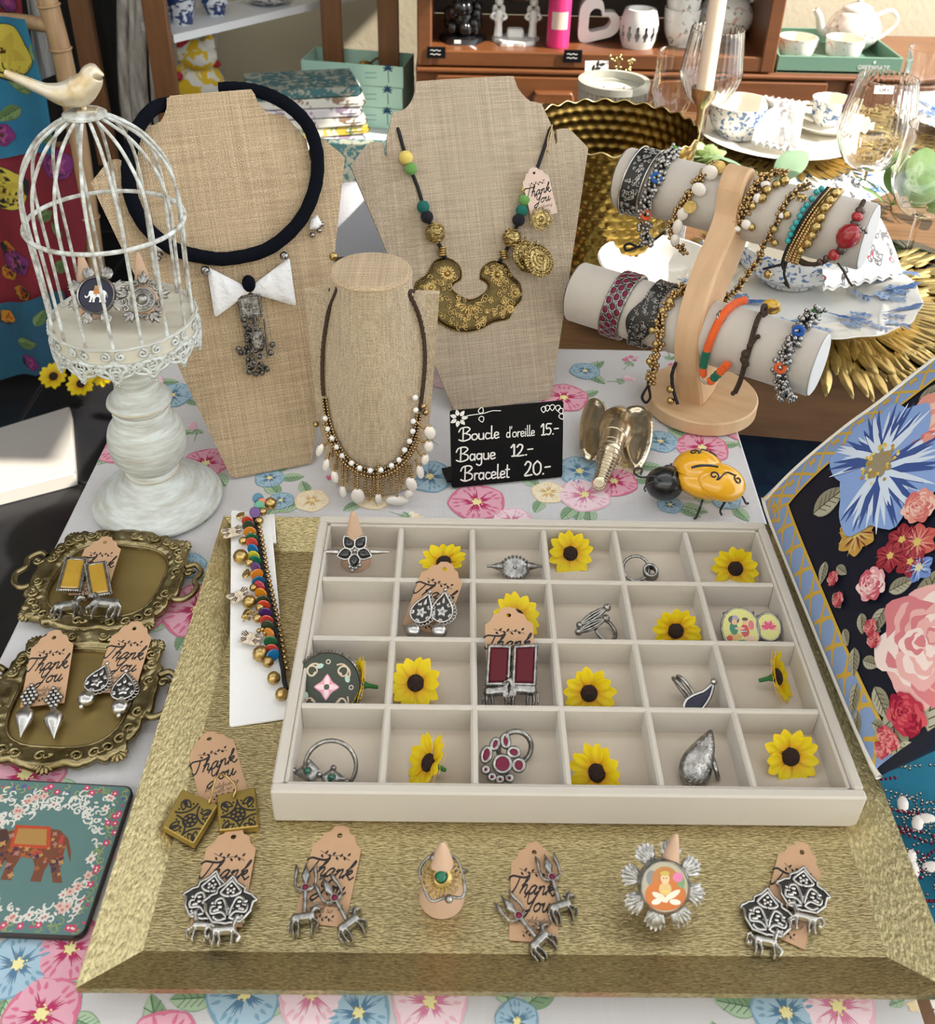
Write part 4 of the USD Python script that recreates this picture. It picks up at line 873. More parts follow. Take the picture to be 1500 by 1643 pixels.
m.lathe([(0, .0062), (.002, .0056), (.0038, .0036), (.0042, .0024), (.0075, .0018), (.0092, .0010), (.0095, 0)], 28)
for k in range(18): m.torus((.0068*math.cos(k*.349), .0068*math.sin(k*.349), .0022), .0012, .0004, n=8, m=4)
part('fleur_setting', m, 'silver', t); part('band', band(M(), .009, .0010, tr(0, 0, -.0085)), 'silver', t)
# black flower ring on the cone in the tray
f = face(569, 884, ZF+.022, (0, .25, 1))@sc(1.42); t = thing('ring', 'silver ring with black petal flower and side spikes on the cone', 'ring', f); m = M()
for k in range(5):
    a = PI/2+.63+k*2*PI/5; pp = pg(place2(petal2(.0078, .0030, .75, 9), .0016*math.cos(a), .0016*math.sin(a), a))
    part('black_stone', M().puff(pp.buffer(-.0004), .0016, .0018, .0007, .0006), 'onyx', t, 'glossy black petal stone')
    m.tube(z3(np.array(pp.exterior.coords)[:-1], .0008), .0006, 5, True)
for sg in (-1, 1): m.lathe([(.0016, 0), (.0013, .004), (.0007, .0075), (.0009, .009), (.0005, .0098), (0, .0099)], 10, T=tr(sg*.0085, -.0005, 0)@rot(sg*90, 'y'))
for x, y in ((0, 0), (-.0025, -.0085), (.001, -.0092), (-.001, -.0105), (.0028, -.0078)): m.sph((x, y, .0018), .0014, n=7)
part('setting', m, 'bright_silver', t); part('band', band(M(), .0078, .0009, tr(0, 0, -.0072)), 'silver', t)
# green stone ring on the gold tray cone
f = face(709, 1407, .0048+.030, (-.1, .55, 1)); t = thing('ring', 'wire ring with golden rosette and green stone on the tray cone', 'ring', f); m = M()
for k in range(22):
    a = k*2*PI/22; m.torus((.0085*math.cos(a), .0085*math.sin(a), .0005), .0024, .00045, (math.cos(a)*.2, math.sin(a)*.2, 1), 8, 4)
    m.tube([(.0045*math.cos(a), .0045*math.sin(a), .0022), (.008*math.cos(a), .008*math.sin(a), .0008)], .0005, 4)
m.lathe([(0, .001), (.0062, .0012), (.0046, .003), (.0036, .0034), (.0032, .003)], 20); part('golden_rosette', m, 'brass', t)
part('green_stone', M().lathe([(.0031, .0032), (.0028, .0046), (.0018, .0052), (0, .0053)], 8, sharp=10), 'emerald', t)
m = M().tube(curve([(-.006, .011, -.002), (.002, .0115, -.002), (.008, .008, -.002), (.0125, -.004, -.001), (.011, -.0095, 0), (.004, -.0095, .001), (-.004, -.012, .001), (-.008, -.0085, 0), (-.0105, -.003, -.001), (-.0125, .004, -.002)], 5, True), .0009, 6)
for p in ((-.005, .0095, .001), (.0045, -.0105, .001)): m.sph(p, .0024, n=10)
part('wire_frame', m, 'silver', t); part('band', band(M(), .0105, .0013, tr(.002, .004, -.011)@rot(20, 'y')), 'silver', t)
# petal ring with painted portrait
f = face(1064, 1420, .033, (.06, .22, 1)); t = thing('ring', 'large silver petal ring with orange painted oval on the gold tray', 'ring', f); m = M()
for k in range(8): fluted(m, .0182, k*PI/4+.5, .0072, None, 6, -.001); m.sph((.0178*math.cos(k*PI/4+.5), .0178*math.sin(k*PI/4+.5), -.002), (.0056, .0056, .0012), n=8)
m.lathe([(.0126, -.001), (.0140, -.001), (.0138, .0045), (.0130, .005), (.0124, .0038)], 32, sharp=80); part('petal_setting', m, 'silver', t)
P = Print(); P.add(Point(0, 0).buffer(.0125), (.40, .36, .26), 0); E_ = lambda x, y, a, b_, r_=0: affinity.translate(affinity.rotate(affinity.scale(Point(0, 0).buffer(1, 8), a, b_), r_), x, y)
for g, c, l in ((E_(0, -.004, .0112, .0078), (.50, .14, .02), 1), (E_(.0002, .004, .0072, .0062), (.42, .16, .03), 1), (E_(-.0070, .0045, .0030, .0040), (.20, .20, .22), 1), (E_(.0072, .0046, .0028, .0024), (.62, .16, .32), 2), (E_(.0088, .0020, .0020, .0030), (.16, .28, .12), 2),
    (E_(-.0030, -.0050, .0048, .0016, -30), (.70, .62, .48), 3), (E_(.0036, -.0042, .0050, .0015, 28), (.72, .64, .50), 3), (E_(-.0052, -.0072, .0026, .0014, 10), (.74, .68, .56), 4), (E_(.0050, -.0076, .0030, .0014, -8), (.74, .68, .56), 4), (E_(0, -.0010, .0034, .0034), (.60, .40, .16), 3), (E_(.0002, .0042, .0024, .0028), (.66, .46, .26), 4), (E_(.0002, .0068, .0026, .0012), (.50, .36, .06), 5), (E_(-.0006, .0044, .0004, .0003), (.05, .03, .02), 6), (E_(.0010, .0044, .0004, .0003), (.05, .03, .02), 6), (E_(0, -.0022, .0020, .0006), (.70, .52, .10), 5)): P.add(g, c, l)
part('painted_oval', P.mesh(lambda v: v+[0, 0, .0040], 4e-5), 'print_gloss', t); part('band', band(M(), .009, .0011, tr(0, .003, -.0105)), 'silver', t)
# ---------------------------------------------------------------- rings lying in the compartments
f = face(826, 911, ZF+.0075, (0, .5, 1)); t = thing('ring', 'silver oval ring with beaded edge and cone spike, behind the first divider', 'ring', f)
m = M().lathe([(0, .002), (.006, .0016), (.0105, .0006), (.011, -.001)], 26, T=sc(1.05, .82, 1)); rosette(m, 0, 0, .006, .0014, 9)
for k in range(22): m.sph((.0105*math.cos(k*.2856), .0088*math.sin(k*.2856), .0014), .0012, n=6)
for sg in (-1, 1): m.lathe([(.0036, 0), (.0028, .0035), (.0009, .0095), (.0012, .0105), (.0010, .0116), (0, .012)], 12, T=tr(sg*.0095, .0010, .0005)@rot(sg*90, 'y'))
part('setting', m, 'silver', t); part('band', band(M(), .0085, .0012, tr(0, .004, -.006)@rot(50, 'x')), 'silver', t)
f = face(1020, 912, ZF+.010, (-.2, .55, 1)); t = thing('ring', 'dark silver ring with coiled ridges standing in the top row', 'ring', f)
part('band', M().torus((0, 0, 0), .0098, .0013, n=30, m=8), 'silver', t); m = M()
for k in range(6): m.torus((.0112, -.002+(k-2.5)*.0002, .004-.0022*k), .0048, .0013, (.25, .1, 1), 14, 6)
part('coil', m, 'silver', t)
f = Fr(face(950, 1000, ZF+.010, (.1, .5, 1))); t = thing('ring', 'silver ring with two fluted bars ending in balls', 'ring', f.m); m = M()
for a_, b2 in (((930, 1003), (972, 976)), ((928, 1014), (970, 993))):
    p, q = f.p3(*a_, .004), f.p3(*b2, .006); d = nz(q-p); u = nz(np.cross(d, (0, 0, 1)))
    for k in range(8):
        w_ = np.array([math.cos(k*PI/4), math.sin(k*PI/4)]); m.tube([p+(q-p)*s_+(u*w_[0]+np.cross(d, u)*w_[1])*.0026*math.sin(PI*min(max(s_, .04), .96))**.7 for s_ in np.linspace(0, 1, 11)], .0009, 5)
    m.tube([p, q], [.0020, .0016], 8); m.sph(p, .0028, n=10); m.sph(q+d*.001, .0030, n=10)
part('fluted_bars', m, 'silver', t); part('band', M().torus((*f.xy((972, 1010))[0], -.002), .0088, .0014, (.5, .3, 1), 26, 8), 'silver', t)
f = Fr(face(1190, 1008, ZF+.009, (0, .45, 1))); t = thing('ring', 'silver ring with two yellow painted ovals, figures and pink lotus', 'ring', f.m); m = M()
for (x, y, r) in ((1188, 1010, 22), (1233, 1006, 14)):
    c = f.p3(x, y, .003); R_ = r/1640
    m.torus(c, R_, .0009, n=26, m=6, sy=1.15); m.sph(c+[0, 0, -.0015], (R_, R_*1.15, .0016), n=12)
    for k in range(4): m.sph(c+[(R_+.0012)*math.cos(k*1.57+.8), (R_*1.15+.0012)*math.sin(k*1.57+.8), 0], .0012, n=6)
    P = Print(); P.add(affinity.scale(Point(0, 0).buffer(R_), 1, 1.15), (.62, .60, .22), 0); rr = random.Random(x)
    if r > 15:
        for c_, x_, y_, a, b2, l in (((.10, .10, .12), -.0042, .0068, .0040, .0030, 1), ((.35, .30, .34), -.0030, .0080, .0022, .0020, 2), ((.05, .20, .13), -.0048, .0006, .0030, .0044, 2), ((.66, .40, .24), -.0040, .0052, .0019, .0021, 3), ((.60, .36, .12), -.0044, -.0052, .0052, .0026, 2), ((.50, .06, .06), -.0085, -.0062, .0022, .0018, 3), ((.52, .07, .08), .0030, -.0010, .0030, .0046, 2), ((.68, .42, .26), .0036, .0052, .0019, .0022, 3), ((.12, .07, .05), .0038, .0072, .0022, .0012, 4), ((.62, .16, .20), .0078, .0030, .0020, .0034, 2), ((.66, .44, .30), .0060, -.0066, .0044, .0020, 3), ((.10, .26, .12), .0012, -.0090, .0046, .0018, 2), ((.68, .44, .28), -.0006, .0006, .0036, .0010, 4)): P.add(affinity.translate(affinity.scale(Point(0, 0).buffer(1, 7), a, b2), x_, y_), c_, l)
    else:
        for k in range(9): P.add(place2(petal2(.0060, .0013, .7, 7), 0, -.001, PI/2+(k-4)*.42), (.62, .08, .16) if k % 2 else (.72, .30, .36), 1+k % 2)
    part('painted_oval', P.mesh(lambda v, c=c: v+c+[0, 0, .0004], 4e-5), 'print_gloss', t)
part('setting', m, 'silver', t); part('band', M().torus((*f.xy((1190, 1004))[0], -.006), .0098, .0014, (0, .9, .5), 26, 8), 'silver', t)
f = Fr(face(1120, 1112, ZF+.010, (.05, .5, 1))); t = thing('ring', 'silver leaf ring with dark navy enamel and ball tip', 'ring', f.m)
lf = pg(curve(f.xy((1096, 1140), (1098, 1126), (1112, 1116), (1128, 1110), (1142, 1098), (1139, 1116), (1130, 1132), (1120, 1142), (1106, 1144)), 5, True))
part('enamel_leaf', M().puff(lf, .0016, .002, .0009, .002), 'navy_enamel', t); m = M().tube(z3(np.array(lf.exterior.coords)[:-1:2], .0026), .0012, 6, True); m.sph(f.p3(1145, 1094, .003), .0026, n=10)
part('silver_edge', m, 'bright_silver', t)
m = M()
for dx in (0, 7): m.tube(curve([f.p3(1108+dx, 1120-dx*.5, .001), f.p3(1092+dx, 1100-dx, .004), f.p3(1080+dx, 1088-dx*.4, 0), f.p3(1086+dx, 1098, -.005), f.p3(1104+dx, 1122, -.006)], 6), .0013, 7)
part('band', m, 'silver', t)
# round painted compact, lower left
f = Fr(face(525, 1103, ZF+.014, (-.05, .40, 1))); t = thing('ring', 'big round ring painted with pink flower and scrolls on black', 'ring', f.m); R_ = 39/1660
part('rim', M().lathe([(0, -.003), (R_*.96, -.003), (R_, -.001), (R_, .0016), (R_*.96, .0026), (R_*.92, .0018), (0, .0016)], 44), 'silver', t)
m = M()
for k in range(60): m.sph((R_*math.cos(k*PI/30), R_*math.sin(k*PI/30), .0014), .0010, n=5)
part('beaded_edge', m, 'silver', t, kind='stuff')
P = Print(); P.add(Point(0, 0).buffer(R_*.92), (.035, .045, .03), 0)
for k in range(4):
    a = k*PI/2; P.add(place2(petal2(.0082, .0034, .55, 9), 0, 0, a+.0), (.72, .30, .38), 3); P.add(place2(petal2(.0065, .0018, .6, 7), .001*math.cos(a), .001*math.sin(a), a), (.82, .60, .62), 4)
    P.add(place2(petal2(.0055, .0014, .7, 7), 0, 0, a+PI/4), (.45, .36, .22), 2)
    q = spiral(.0135*math.cos(a+PI/4), .0135*math.sin(a+PI/4), .0058, .8, a-.6, 1, 18, .2); P.add(LineString(q).buffer(.00055), (.60, .48, .34), 2); q = spiral(.0135*math.cos(a+PI/4), .0135*math.sin(a+PI/4), .0058, .8, a+2.2, -1, 18, .2); P.add(LineString(q).buffer(.0005), (.60, .42, .30), 2)
    P.add(place2(petal2(.0062, .0016, .7, 7), .0145*math.cos(a+.2), .0145*math.sin(a+.2), a+1.9), (.40, .58, .48), 2); P.add(Point(.0162*math.cos(a), .0162*math.sin(a)).buffer(.0016), (.62, .56, .46), 2); P.add(Point(.0162*math.cos(a), .0162*math.sin(a)).buffer(.001), (.05, .05, .04), 3)
P.add(Point(0, 0).buffer(.0018), (.06, .08, .05), 6); part('painted_face', P.mesh(lambda v: v+[0, 0, .0024], 3e-5), 'print_gloss', t)
# two square ring
f = Fr(face(515, 1238, ZF+.008, (-.05, .6, 1))); t = thing('ring', 'silver ring with two pyramid squares set with green stones', 'ring', f.m); m = M()
for q in (((487, 1229), (497, 1220), (513, 1237), (499, 1257), (474, 1240)), ((516, 1246), (533, 1234), (553, 1250), (536, 1262), (521, 1258))):
    a = f.xy(*q, off=.002); o = pg(a).convex_hull.buffer(.0008); c = np.array(o.centroid.coords[0]); m.ext(o, .0004, .002, bev=.0006); m.raw(np.vstack([z3(np.array(o.exterior.coords)[:-1], .002), [[*c, .0062]]]), [[k, (k+1) % (len(o.exterior.coords)-1), len(o.exterior.coords)-1] for k in range(len(o.exterior.coords)-1)][::(-1 if _area(np.array(o.exterior.coords)[:-1]) < 0 else 1)])
    for k in range(12): m.sph((c[0]+.0024*math.cos(k*.5236), c[1]+.0024*math.sin(k*.5236), .0054), .0006, n=5)
    part('green_stone', M().sph((*c, .0058), (.0019, .0019, .0014), n=10), 'emerald', t)
for x, y in ((493, 1222), (471, 1236), (535, 1232), (556, 1254), (512, 1243)): m.sph(f.p3(x, y, .0028), .0020, n=8)
part('setting', m, 'silver', t); part('band', M().torus((*f.xy((530, 1229), off=.004)[0], .003), .0155, .0014, (.15, -.55, 1), 32, 8), 'silver', t)
# red stone ring
f = Fr(face(806, 1218, ZF+.010, (0, .45, 1))); t = thing('ring', 'silver flower ring with flat raspberry red stones', 'ring', f.m); m = M()
for x, y, rx, ry, a in ((806, 1226, 17, 17, 0), (780, 1211, 9, 15, 15), (794, 1194, 7, 11, 20), (811, 1189, 7, 13, -5), (824, 1207, 11, 9, 10), (832, 1228, 11, 12, 0), (779, 1235, 6, 6, 0), (789, 1247, 6, 6, 0), (802, 1251, 6, 6, 0), (817, 1249, 6, 6, 0)):
    al = np.linspace(0, 2*PI, 22)[:-1]; cr, sr = math.cos(math.radians(a)), math.sin(math.radians(a)); e1, e2 = .80*rx*np.cos(al), .80*ry*np.sin(al)
    o = pg(f.xy(*zip(x+e1*cr-e2*sr, y+e1*sr+e2*cr), off=.002))
    part('red_stone', M().puff(o, .0012, .0016, .0009, .0022), 'garnet', t); m.tube(z3(np.array(o.exterior.coords)[:-1], .0026), .0013, 6, True); m.ext(o, .0006, .0022)
m.tube([f.p3(811, 1184, .002), f.p3(817, 1173, .002)], [.0022, .0006], 8)
part('setting', m, 'silver', t); part('band', M().torus((*f.xy((826, 1200), off=-.005)[0], -.005), .0105, .0018, (.2, -.5, 1), 28, 8, sy=1.), 'silver', t)
# teardrop ring
f = Fr(face(1122, 1222, ZF+.010, (0, .40, 1))); t = thing('ring', 'domed teardrop ring engraved with fine scrolls', 'ring', f.m)
dp = pg(curve(f.xy((1143, 1172), (1147, 1200), (1144, 1228), (1137, 1255), (1124, 1266), (1106, 1266), (1092, 1250), (1090, 1228), (1098, 1208), (1115, 1190), (1134, 1174)), 5, True))
mat('engraved', (.50, .485, .455), .36, 1., var=(190, 1., (.16, .155, .145)), bump=(420, .35, .0008, 'voronoi'))
part('teardrop', M().puff(dp, .006, .014, .0012, 0, skirt=.001), 'engraved', t); m = M(); rg = random.Random(4)
for k in range(120):
    x, y = rg.uniform(dp.bounds[0], dp.bounds[2]), rg.uniform(dp.bounds[1], dp.bounds[3])
    if dp.buffer(-.002).contains(Point(x, y)):
        q = spiral(x, y, rg.uniform(.0010, .0018), .8, rg.uniform(0, 6), rg.choice((1, -1)), 9, .3); dd = shapely.distance(shapely.points(q), dp.boundary); m.tube(np.c_[q, .006*np.sqrt(1-(1-np.clip(dd/.014, 0, 1))**2)+.0001], .00022, 4)
part('engraving', m, 'bright_silver', t, kind='stuff'); part('band', M().torus((*f.xy((1148, 1232), off=-.003)[0], -.004), .0062, .0015, (1, .2, .2), 22, 8), 'silver', t)
# ================================================================ earrings
def caps(*L): return unary_union([LineString(p).buffer(r, 6) if len(p) > 1 else Point(p[0]).buffer(r) for p, r in L])
COW = unary_union([caps(([(.12, .52), (.62, .56)], .155), ([(.60, .62), (.74, .80)], .10), ([(.74, .82), (.90, .74)], .062), ([(.72, .88), (.70, 1.0)], .024), ([(.79, .88), (.84, .99)], .024), ([(.66, .84), (.58, .86)], .03),
    ([(.06, .46), (.04, .22), (.08, .03)], .052), ([(.20, .44), (.24, .22), (.22, .03)], .050), ([(.60, .46), (.66, .22), (.64, .03)], .050), ([(.70, .48), (.86, .32), (.80, .16)], .046), ([(-.01, .58), (-.08, .36), (-.07, .12)], .024)), affinity.scale(Point(.12, .52).buffer(.17), 1, 1)])
HORSE = unary_union([caps(([(.10, .46), (.60, .46)], .115), ([(.60, .50), (.70, .82)], .085), ([(.70, .84), (.88, .70)], .052), ([(.66, .90), (.66, 1.0)], .02), ([(.06, .40), (.10, .20), (.06, .03)], .045), ([(.20, .38), (.26, .20), (.24, .03)], .043),
    ([(.58, .38), (.60, .20), (.60, .03)], .042), ([(.68, .40), (.84, .26), (.76, .12)], .040)), LineString(curve([(0, .50), (-.10, .58), (-.18, .46), (-.14, .30), (-.05, .28), (-.06, .38)], 5)).buffer(.040)])
def animal(A, s, x0, y0, flip=False, h=.0022, T=None, z=0.):
    A = A if hasattr(A, 'geom_type') else pg(A); o = affinity.translate(affinity.scale(affinity.translate(A, -.42, 0), -s if flip else s, s, origin=(0, 0)), x0, y0); m = M().puff(o, h, s*.12, s*.030, z, None, T, skirt=.0006)
    return m
def leafhorse(flip):
    o = [(0, 0), (.30, .04), (.47, .26), (.50, .45), (.58, .5), (.44, .62), (.30, .68), (.29, .78), (.12, .90), (0, 1.06)]; S_ = .0245
    q = np.array(o+[(-x, y) for x, y in o[::-1]])*S_*[1.0, 1]+[0, .0125]; pl = pg(q).buffer(.0004); m = M()
    m.tube(z3(np.array(pl.exterior.coords)[:-1], .0016), .0009, 5, True); c = lambda p: np.array(p)*S_+[0, .0125]
    for sg in (-1, 1):
        for sp in ([(0, .08), (.06, .36), (.16, .56), (.3, .52), (.33, .38)], [(0, .08), (.15, .24), (.36, .22), (.40, .36), (.3, .40)], [(0, .60), (.12, .62), (.22, .70), (.14, .82), (0, .98)], [(.04, .1), (.2, .06), (.32, .14)]): m.tube(z3(curve(c([(x*sg, y) for x, y in sp]), 5), .0016), .0010, 6)
        for x, y in ((.2, .36), (.26, .30), (.22, .46), (.36, .46), (.30, .28)): m.sph((*c((x*sg, y)), .0016), (.0016, .0011, .001), n=7)
    for x, y in ((0, .84), (-.07, .76), (.07, .76), (0, .72), (-.06, .68), (.06, .68)): m.sph((*c((x, y)), .0018), .0012, n=6)
    rosette(m, *c((0, .32)), .003, .0014, 6)
    return pl, m, animal(HORSE, .0185, 0, 0, flip, .0026, z=.0012)
def earring_from(name, label, xf, parts, grp=None):
    t = thing(name, label, 'earring', xf, grp)
    for n, mb, mt, kd in parts: part(n, mb, mt, t, kind=kd)
    return t
LHa, LHb = leafhorse(False), leafhorse(True)
def lh(D): return [('leaf_plate', M().ext(D[0], -.0004, .0012, bev=.0003), 'oxidised', None), ('raised_ornament', D[1], 'bright_silver', 'stuff'), ('horse', D[2], 'bright_silver', None)]
earring_from('leaf_earring', 'silver leaf earring with right-facing horse, lying over its twin at the left', flat((360, 1520), (374, 1407), .0095), lh(LHa))
earring_from('leaf_earring', 'silver leaf earring with left-facing horse, tucked under its twin at the left', flat((318, 1513), (346, 1404), .0062, .0078), lh(LHb))
earring_from('leaf_earring', 'silver leaf earring with bright right-facing horse, lowest at the right of the gold tray', flat((1231, 1538), (1230, 1425), .0062, .0075), lh(LHa))
earring_from('leaf_earring', 'silver leaf earring with left-facing horse lying on the right hand tag', flat((1287, 1497), (1288, 1384), .0080), lh(LHb))
# trident and cow
m = M(); 
for sg in (-1, 1): m.puff(pg(curve([(sg*.0006, .0265), (sg*.0042, .0272), (sg*.0050, .032), (sg*.0040, .037), (sg*.0058, .0410), (sg*.0066, .034), (sg*.0058, .0272), (sg*.0030, .0245), (sg*.0008, .0245)], 4, True)), .0012, .0010, .0006, .0004, skirt=.0006)
m.puff([(0, .026), (.0026, .0335), (0, .0415), (-.0026, .0335)], .0014, .0014, .0006, .0004, skirt=.0006); m.tube([(0, .012, .001), (0, .027, .001)], .0013, 7); m.torus((0, .0262, .0016), .0021, .0006, n=12)
def trc(): return [('trident', m, 'silver', None), ('cow', animal(COW, .0170, .0005, 0, False, .0034, z=.0008), 'silver', None), ('red_stone', M().sph((0, .0262, .0018), (.0019, .0019, .0013), n=8), 'garnet', None)]
e0 = earring_from('trident_earring', 'silver trident earring with upright cow, at the left edge of its kraft tag', flat((487, 1502), (491, 1396), .0068, .0082), trc())
dup(e0, flat((574, 1507), (523, 1419), .0068, .0082), 'silver trident earring with tilted cow, right one on the second tag')
dup(e0, flat((908, 1482), (878, 1386), .0068, .0082), 'silver trident earring lying on the upper right of the third tag')
dup(e0, flat((884, 1533), (818, 1455), .0068, .0082), 'silver trident earring crossing the lower left corner of the third tag')
# teardrop earrings
o = pg(curve([(0, .0140), (.0060, .0165), (.0082, .0215), (.0066, .0275), (.0025, .0335), (0, .0365), (-.0025, .0335), (-.0066, .0275), (-.0082, .0215), (-.0060, .0165)], 6, True)); m = M().tube(z3(np.array(o.buffer(-.0006).exterior.coords)[:-1], .0014), .0008, 5, True)
for k in range(13):
    q = o.exterior.interpolate((k+.3)/13*.52 + .0, True).coords[0]; m.torus((q[0]*1.1, q[1], .0004), .0014, .0005, n=8, m=4)
for k in range(5): a = k*1.2566+PI/2; m.puff(place2(petal2(.0042, .0017, .6, 7), 0, .0222, a), .0008, .0008, .0005, .0012); m.puff(place2(petal2(.0030, .0010, .6, 6), .0050*math.cos(a+.63), .0222+.0050*math.sin(a+.63), a+.9), .0006, .0006, .0004, .0012); m.puff(place2(petal2(.0030, .0010, .6, 6), .0050*math.cos(a+.63), .0222+.0050*math.sin(a+.63), a-.2), .0006, .0006, .0004, .0012)
m.puff(place2(petal2(.0055, .0013, .7, 7), 0, .0275, PI/2), .0008, .0008, .0005, .0012); m.sph((0, .0380, .001), .0017, n=8)
def tdr(): return [('teardrop_plate', M().ext(o, -.0006, .0012, bev=.0003), 'oxidised', None), ('raised_ornament', m, 'bright_silver', 'stuff'), ('ball', M().sph((0, .0080, .0022), (.0058, .0055, .0040), n=14).sph((0, .0012, .0022), .0019, n=8), 'bright_silver', None)]
t0 = earring_from('teardrop_earring', 'silver filigree teardrop earring leaning at the left of its tag in the velvet tray', flat((656, 1030), (689, 953), ZF+.007, .034), tdr())
dup(t0, flat((702, 1032), (714, 949), ZF+.008, .036), 'silver filigree teardrop earring at the right, on the tag in the velvet tray')
dup(t0, flat((130, 1140), (181, 1051), .0075, .010), 'silver filigree teardrop earring, left one of the pair on the lower brass tray')
dup(t0, flat((191, 1154), (206, 1058), .0075, .010), 'silver filigree teardrop earring, right one of the pair on the lower brass tray')
# berry drops
m = M(); 
for r_, n in enumerate((1, 2, 3, 4, 3, 2)):
    for k in range(n): m.sph(((k-(n-1)/2)*.0030, .0420-r_*.0029, .0018), .00175, n=7)
m.tube([(0, .0290, .001), (0, .0225, .001)], .0010, 6)
def brd(): return [('berry_cluster', m, 'bead_silver', 'stuff'), ('drop', M().lathe([(0, 0), (.0014, .004), (.0050, .012), (.0062, .0165), (.0050, .0200), (.0022, .0225), (.0020, .0245), (0, .0246)], 20, T=tr(0, 0, .0025)@rot(-90, 'x')@sc(1, .75, 1)), 'bright_silver', None)]
b0 = earring_from('berry_earring', 'silver berry cluster earring with smooth drop, leftmost on the lower brass tray', flat((34, 1188), (58, 1072), .0075, .0095), brd())
dup(b0, flat((88, 1190), (86, 1074), .0075, .0095), 'silver berry cluster earring with smooth drop, right beside its leftmost twin')
# rectangular stones with cows
def rectcow(name, label, f, quad, cow, stone, flip):
    t = thing(name, label, 'earring', f.m); o = pg(f.xy(*quad)); i = o.buffer(-.0019, join_style=2); m = M().ext(o.difference(i), 0, .0030, bev=.0004); m.ext(o, -.0008, .0006)
    n = int(o.exterior.length/.0017)
    for k in range(n): m.sph((*o.exterior.interpolate(k/n, True).coords[0], .0018), .0010, n=5)
    part('frame', m, 'silver', t); part('stone', M().ext(i.buffer(.0002), .0006, .0034, bev=.0012), stone, t)
    a, b_ = f.xy(*cow); s_ = np.linalg.norm(b_-a); T = np.eye(4); d = (b_-a)/s_; T[:2, 0] = d; T[:2, 1] = (-d[1], d[0]); T[:2, 3] = (a+b_)/2
    part('cow', animal(COW, s_, 0, 0, flip, .0034, T, .0004), 'silver', t); m = M()
    for k in range(7): m.tube([apply(T, ((.12+.03*k)*s_*(-1 if flip else 1), .62*s_-.02*k*s_, .0036)), apply(T, ((.16+.03*k)*s_*(-1 if flip else 1), .36*s_, .0030))], .0005, 4)
    part('garland', m, 'silver', t)
fa = Fr(flat((820, 1118), (820, 1034), ZF+.0085, .038)); fb = Fr(fa.m@tr(0, 0, .0012))
rectcow('stone_earring', 'dark red faceted rectangle earring with cow, left one in the velvet tray', fa, ((783, 1035), (820, 1036), (817, 1099), (779, 1100)), ((774, 1138), (826, 1138)), 'ruby', False)
rectcow('stone_earring', 'dark red faceted rectangle earring with cow, right one in the velvet tray', fb, ((824, 1036), (862, 1034), (859, 1101), (821, 1100)), ((808, 1138), (864, 1137)), 'ruby', True)
fa = Fr(flat((130, 990), (132, 900), .0085, .014)); fb = Fr(fa.m@tr(0, 0, .0028))
rectcow('stone_earring', 'amber rectangle earring tilted left with cow, on the upper brass tray', fa, ((107, 897), (141, 900), (130, 951), (92, 950)), ((79, 997), (133, 992)), 'amber', False)
rectcow('stone_earring', 'amber rectangle earring on the right with cow, on the upper brass tray', fb, ((137, 909), (170, 903), (180, 955), (146, 961)), ((130, 992), (188, 994)), 'amber', True)
# gold squares on hooks
mat('gold_matte', (.40, .28, .07), .42, .75, var=(90, .4, (.30, .20, .05)))
for nm, quad, z, hook in (('square gold earring with black leaf pattern, left and over its twin', ((294, 1274), (351, 1299), (312, 1362), (262, 1334)), .0072, ((337, 1285), (341, 1268), (346, 1250), (354, 1241))), ('square gold earring with black leaf pattern, right and partly under a kraft tag', ((349, 1284), (411, 1271), (416, 1334), (352, 1341)), .0050, ((376, 1276), (378, 1262), (366, 1248), (356, 1243)))):
    c = at(*np.mean(quad, 0), z); f = Fr(fr(c, (1, 0, 0), z=(0, 0, 1))); t = thing('square_earring', nm, 'earring', f.m); q = f.xy(*quad); o = pg(q).buffer(-.001).buffer(.001)
    part('block', M().ext(o, 0, .0055, bev=.0007), 'gold_matte', t); k = []
    q = f.xy(*quad, off=.0055)
    for j in range(4):
        v0 = q[j]*.84+q.mean(0)*.16; ctr = q.mean(0); d = math.atan2(*(ctr-v0)[::-1]); al = np.linspace(d-.75, d+.75, 12); k.append(LineString(np.stack([v0[0]+.0098*np.cos(al), v0[1]+.0098*np.sin(al)], 1)).buffer(.0005))
        for sg in (-1, 1): k.append(pg(place2(petal2(.0064, .0017, .8, 8), *(v0+(ctr-v0)*.10), d+sg*.35)).exterior.buffer(.00042))
        k.append(pg(place2(petal2(.0036, .0007, .8, 6), *(v0+(ctr-v0)*.16), d)))
        for sg in (-1, 1): k.append(Point(v0+.0075*np.array([math.cos(d+sg*.6), math.sin(d+sg*.6)])).buffer(.0006))
    ctr = q.mean(0); ring = Point(ctr).buffer(.0046)
    for j in range(7): ring = ring.difference(Point(ctr+(.0030*np.array([math.cos(j*.8976), math.sin(j*.8976)]))).buffer(.0008))
    k.append(ring.difference(Point(ctr).buffer(.0009)))
    part('black_pattern', M().ext(unary_union(k).intersection(o.buffer(-.0006)), .0054, .0058), 'ink', t)
    part('ear_hook', M().tube(curve([f.p3(x, y, .007+.003*j) for j, (x, y) in enumerate(hook)], 6), .0007, 6).torus(f.p3(*hook[0], .006), .0022, .0006, (1, 0, 0), 10, 5), 'brass', t)
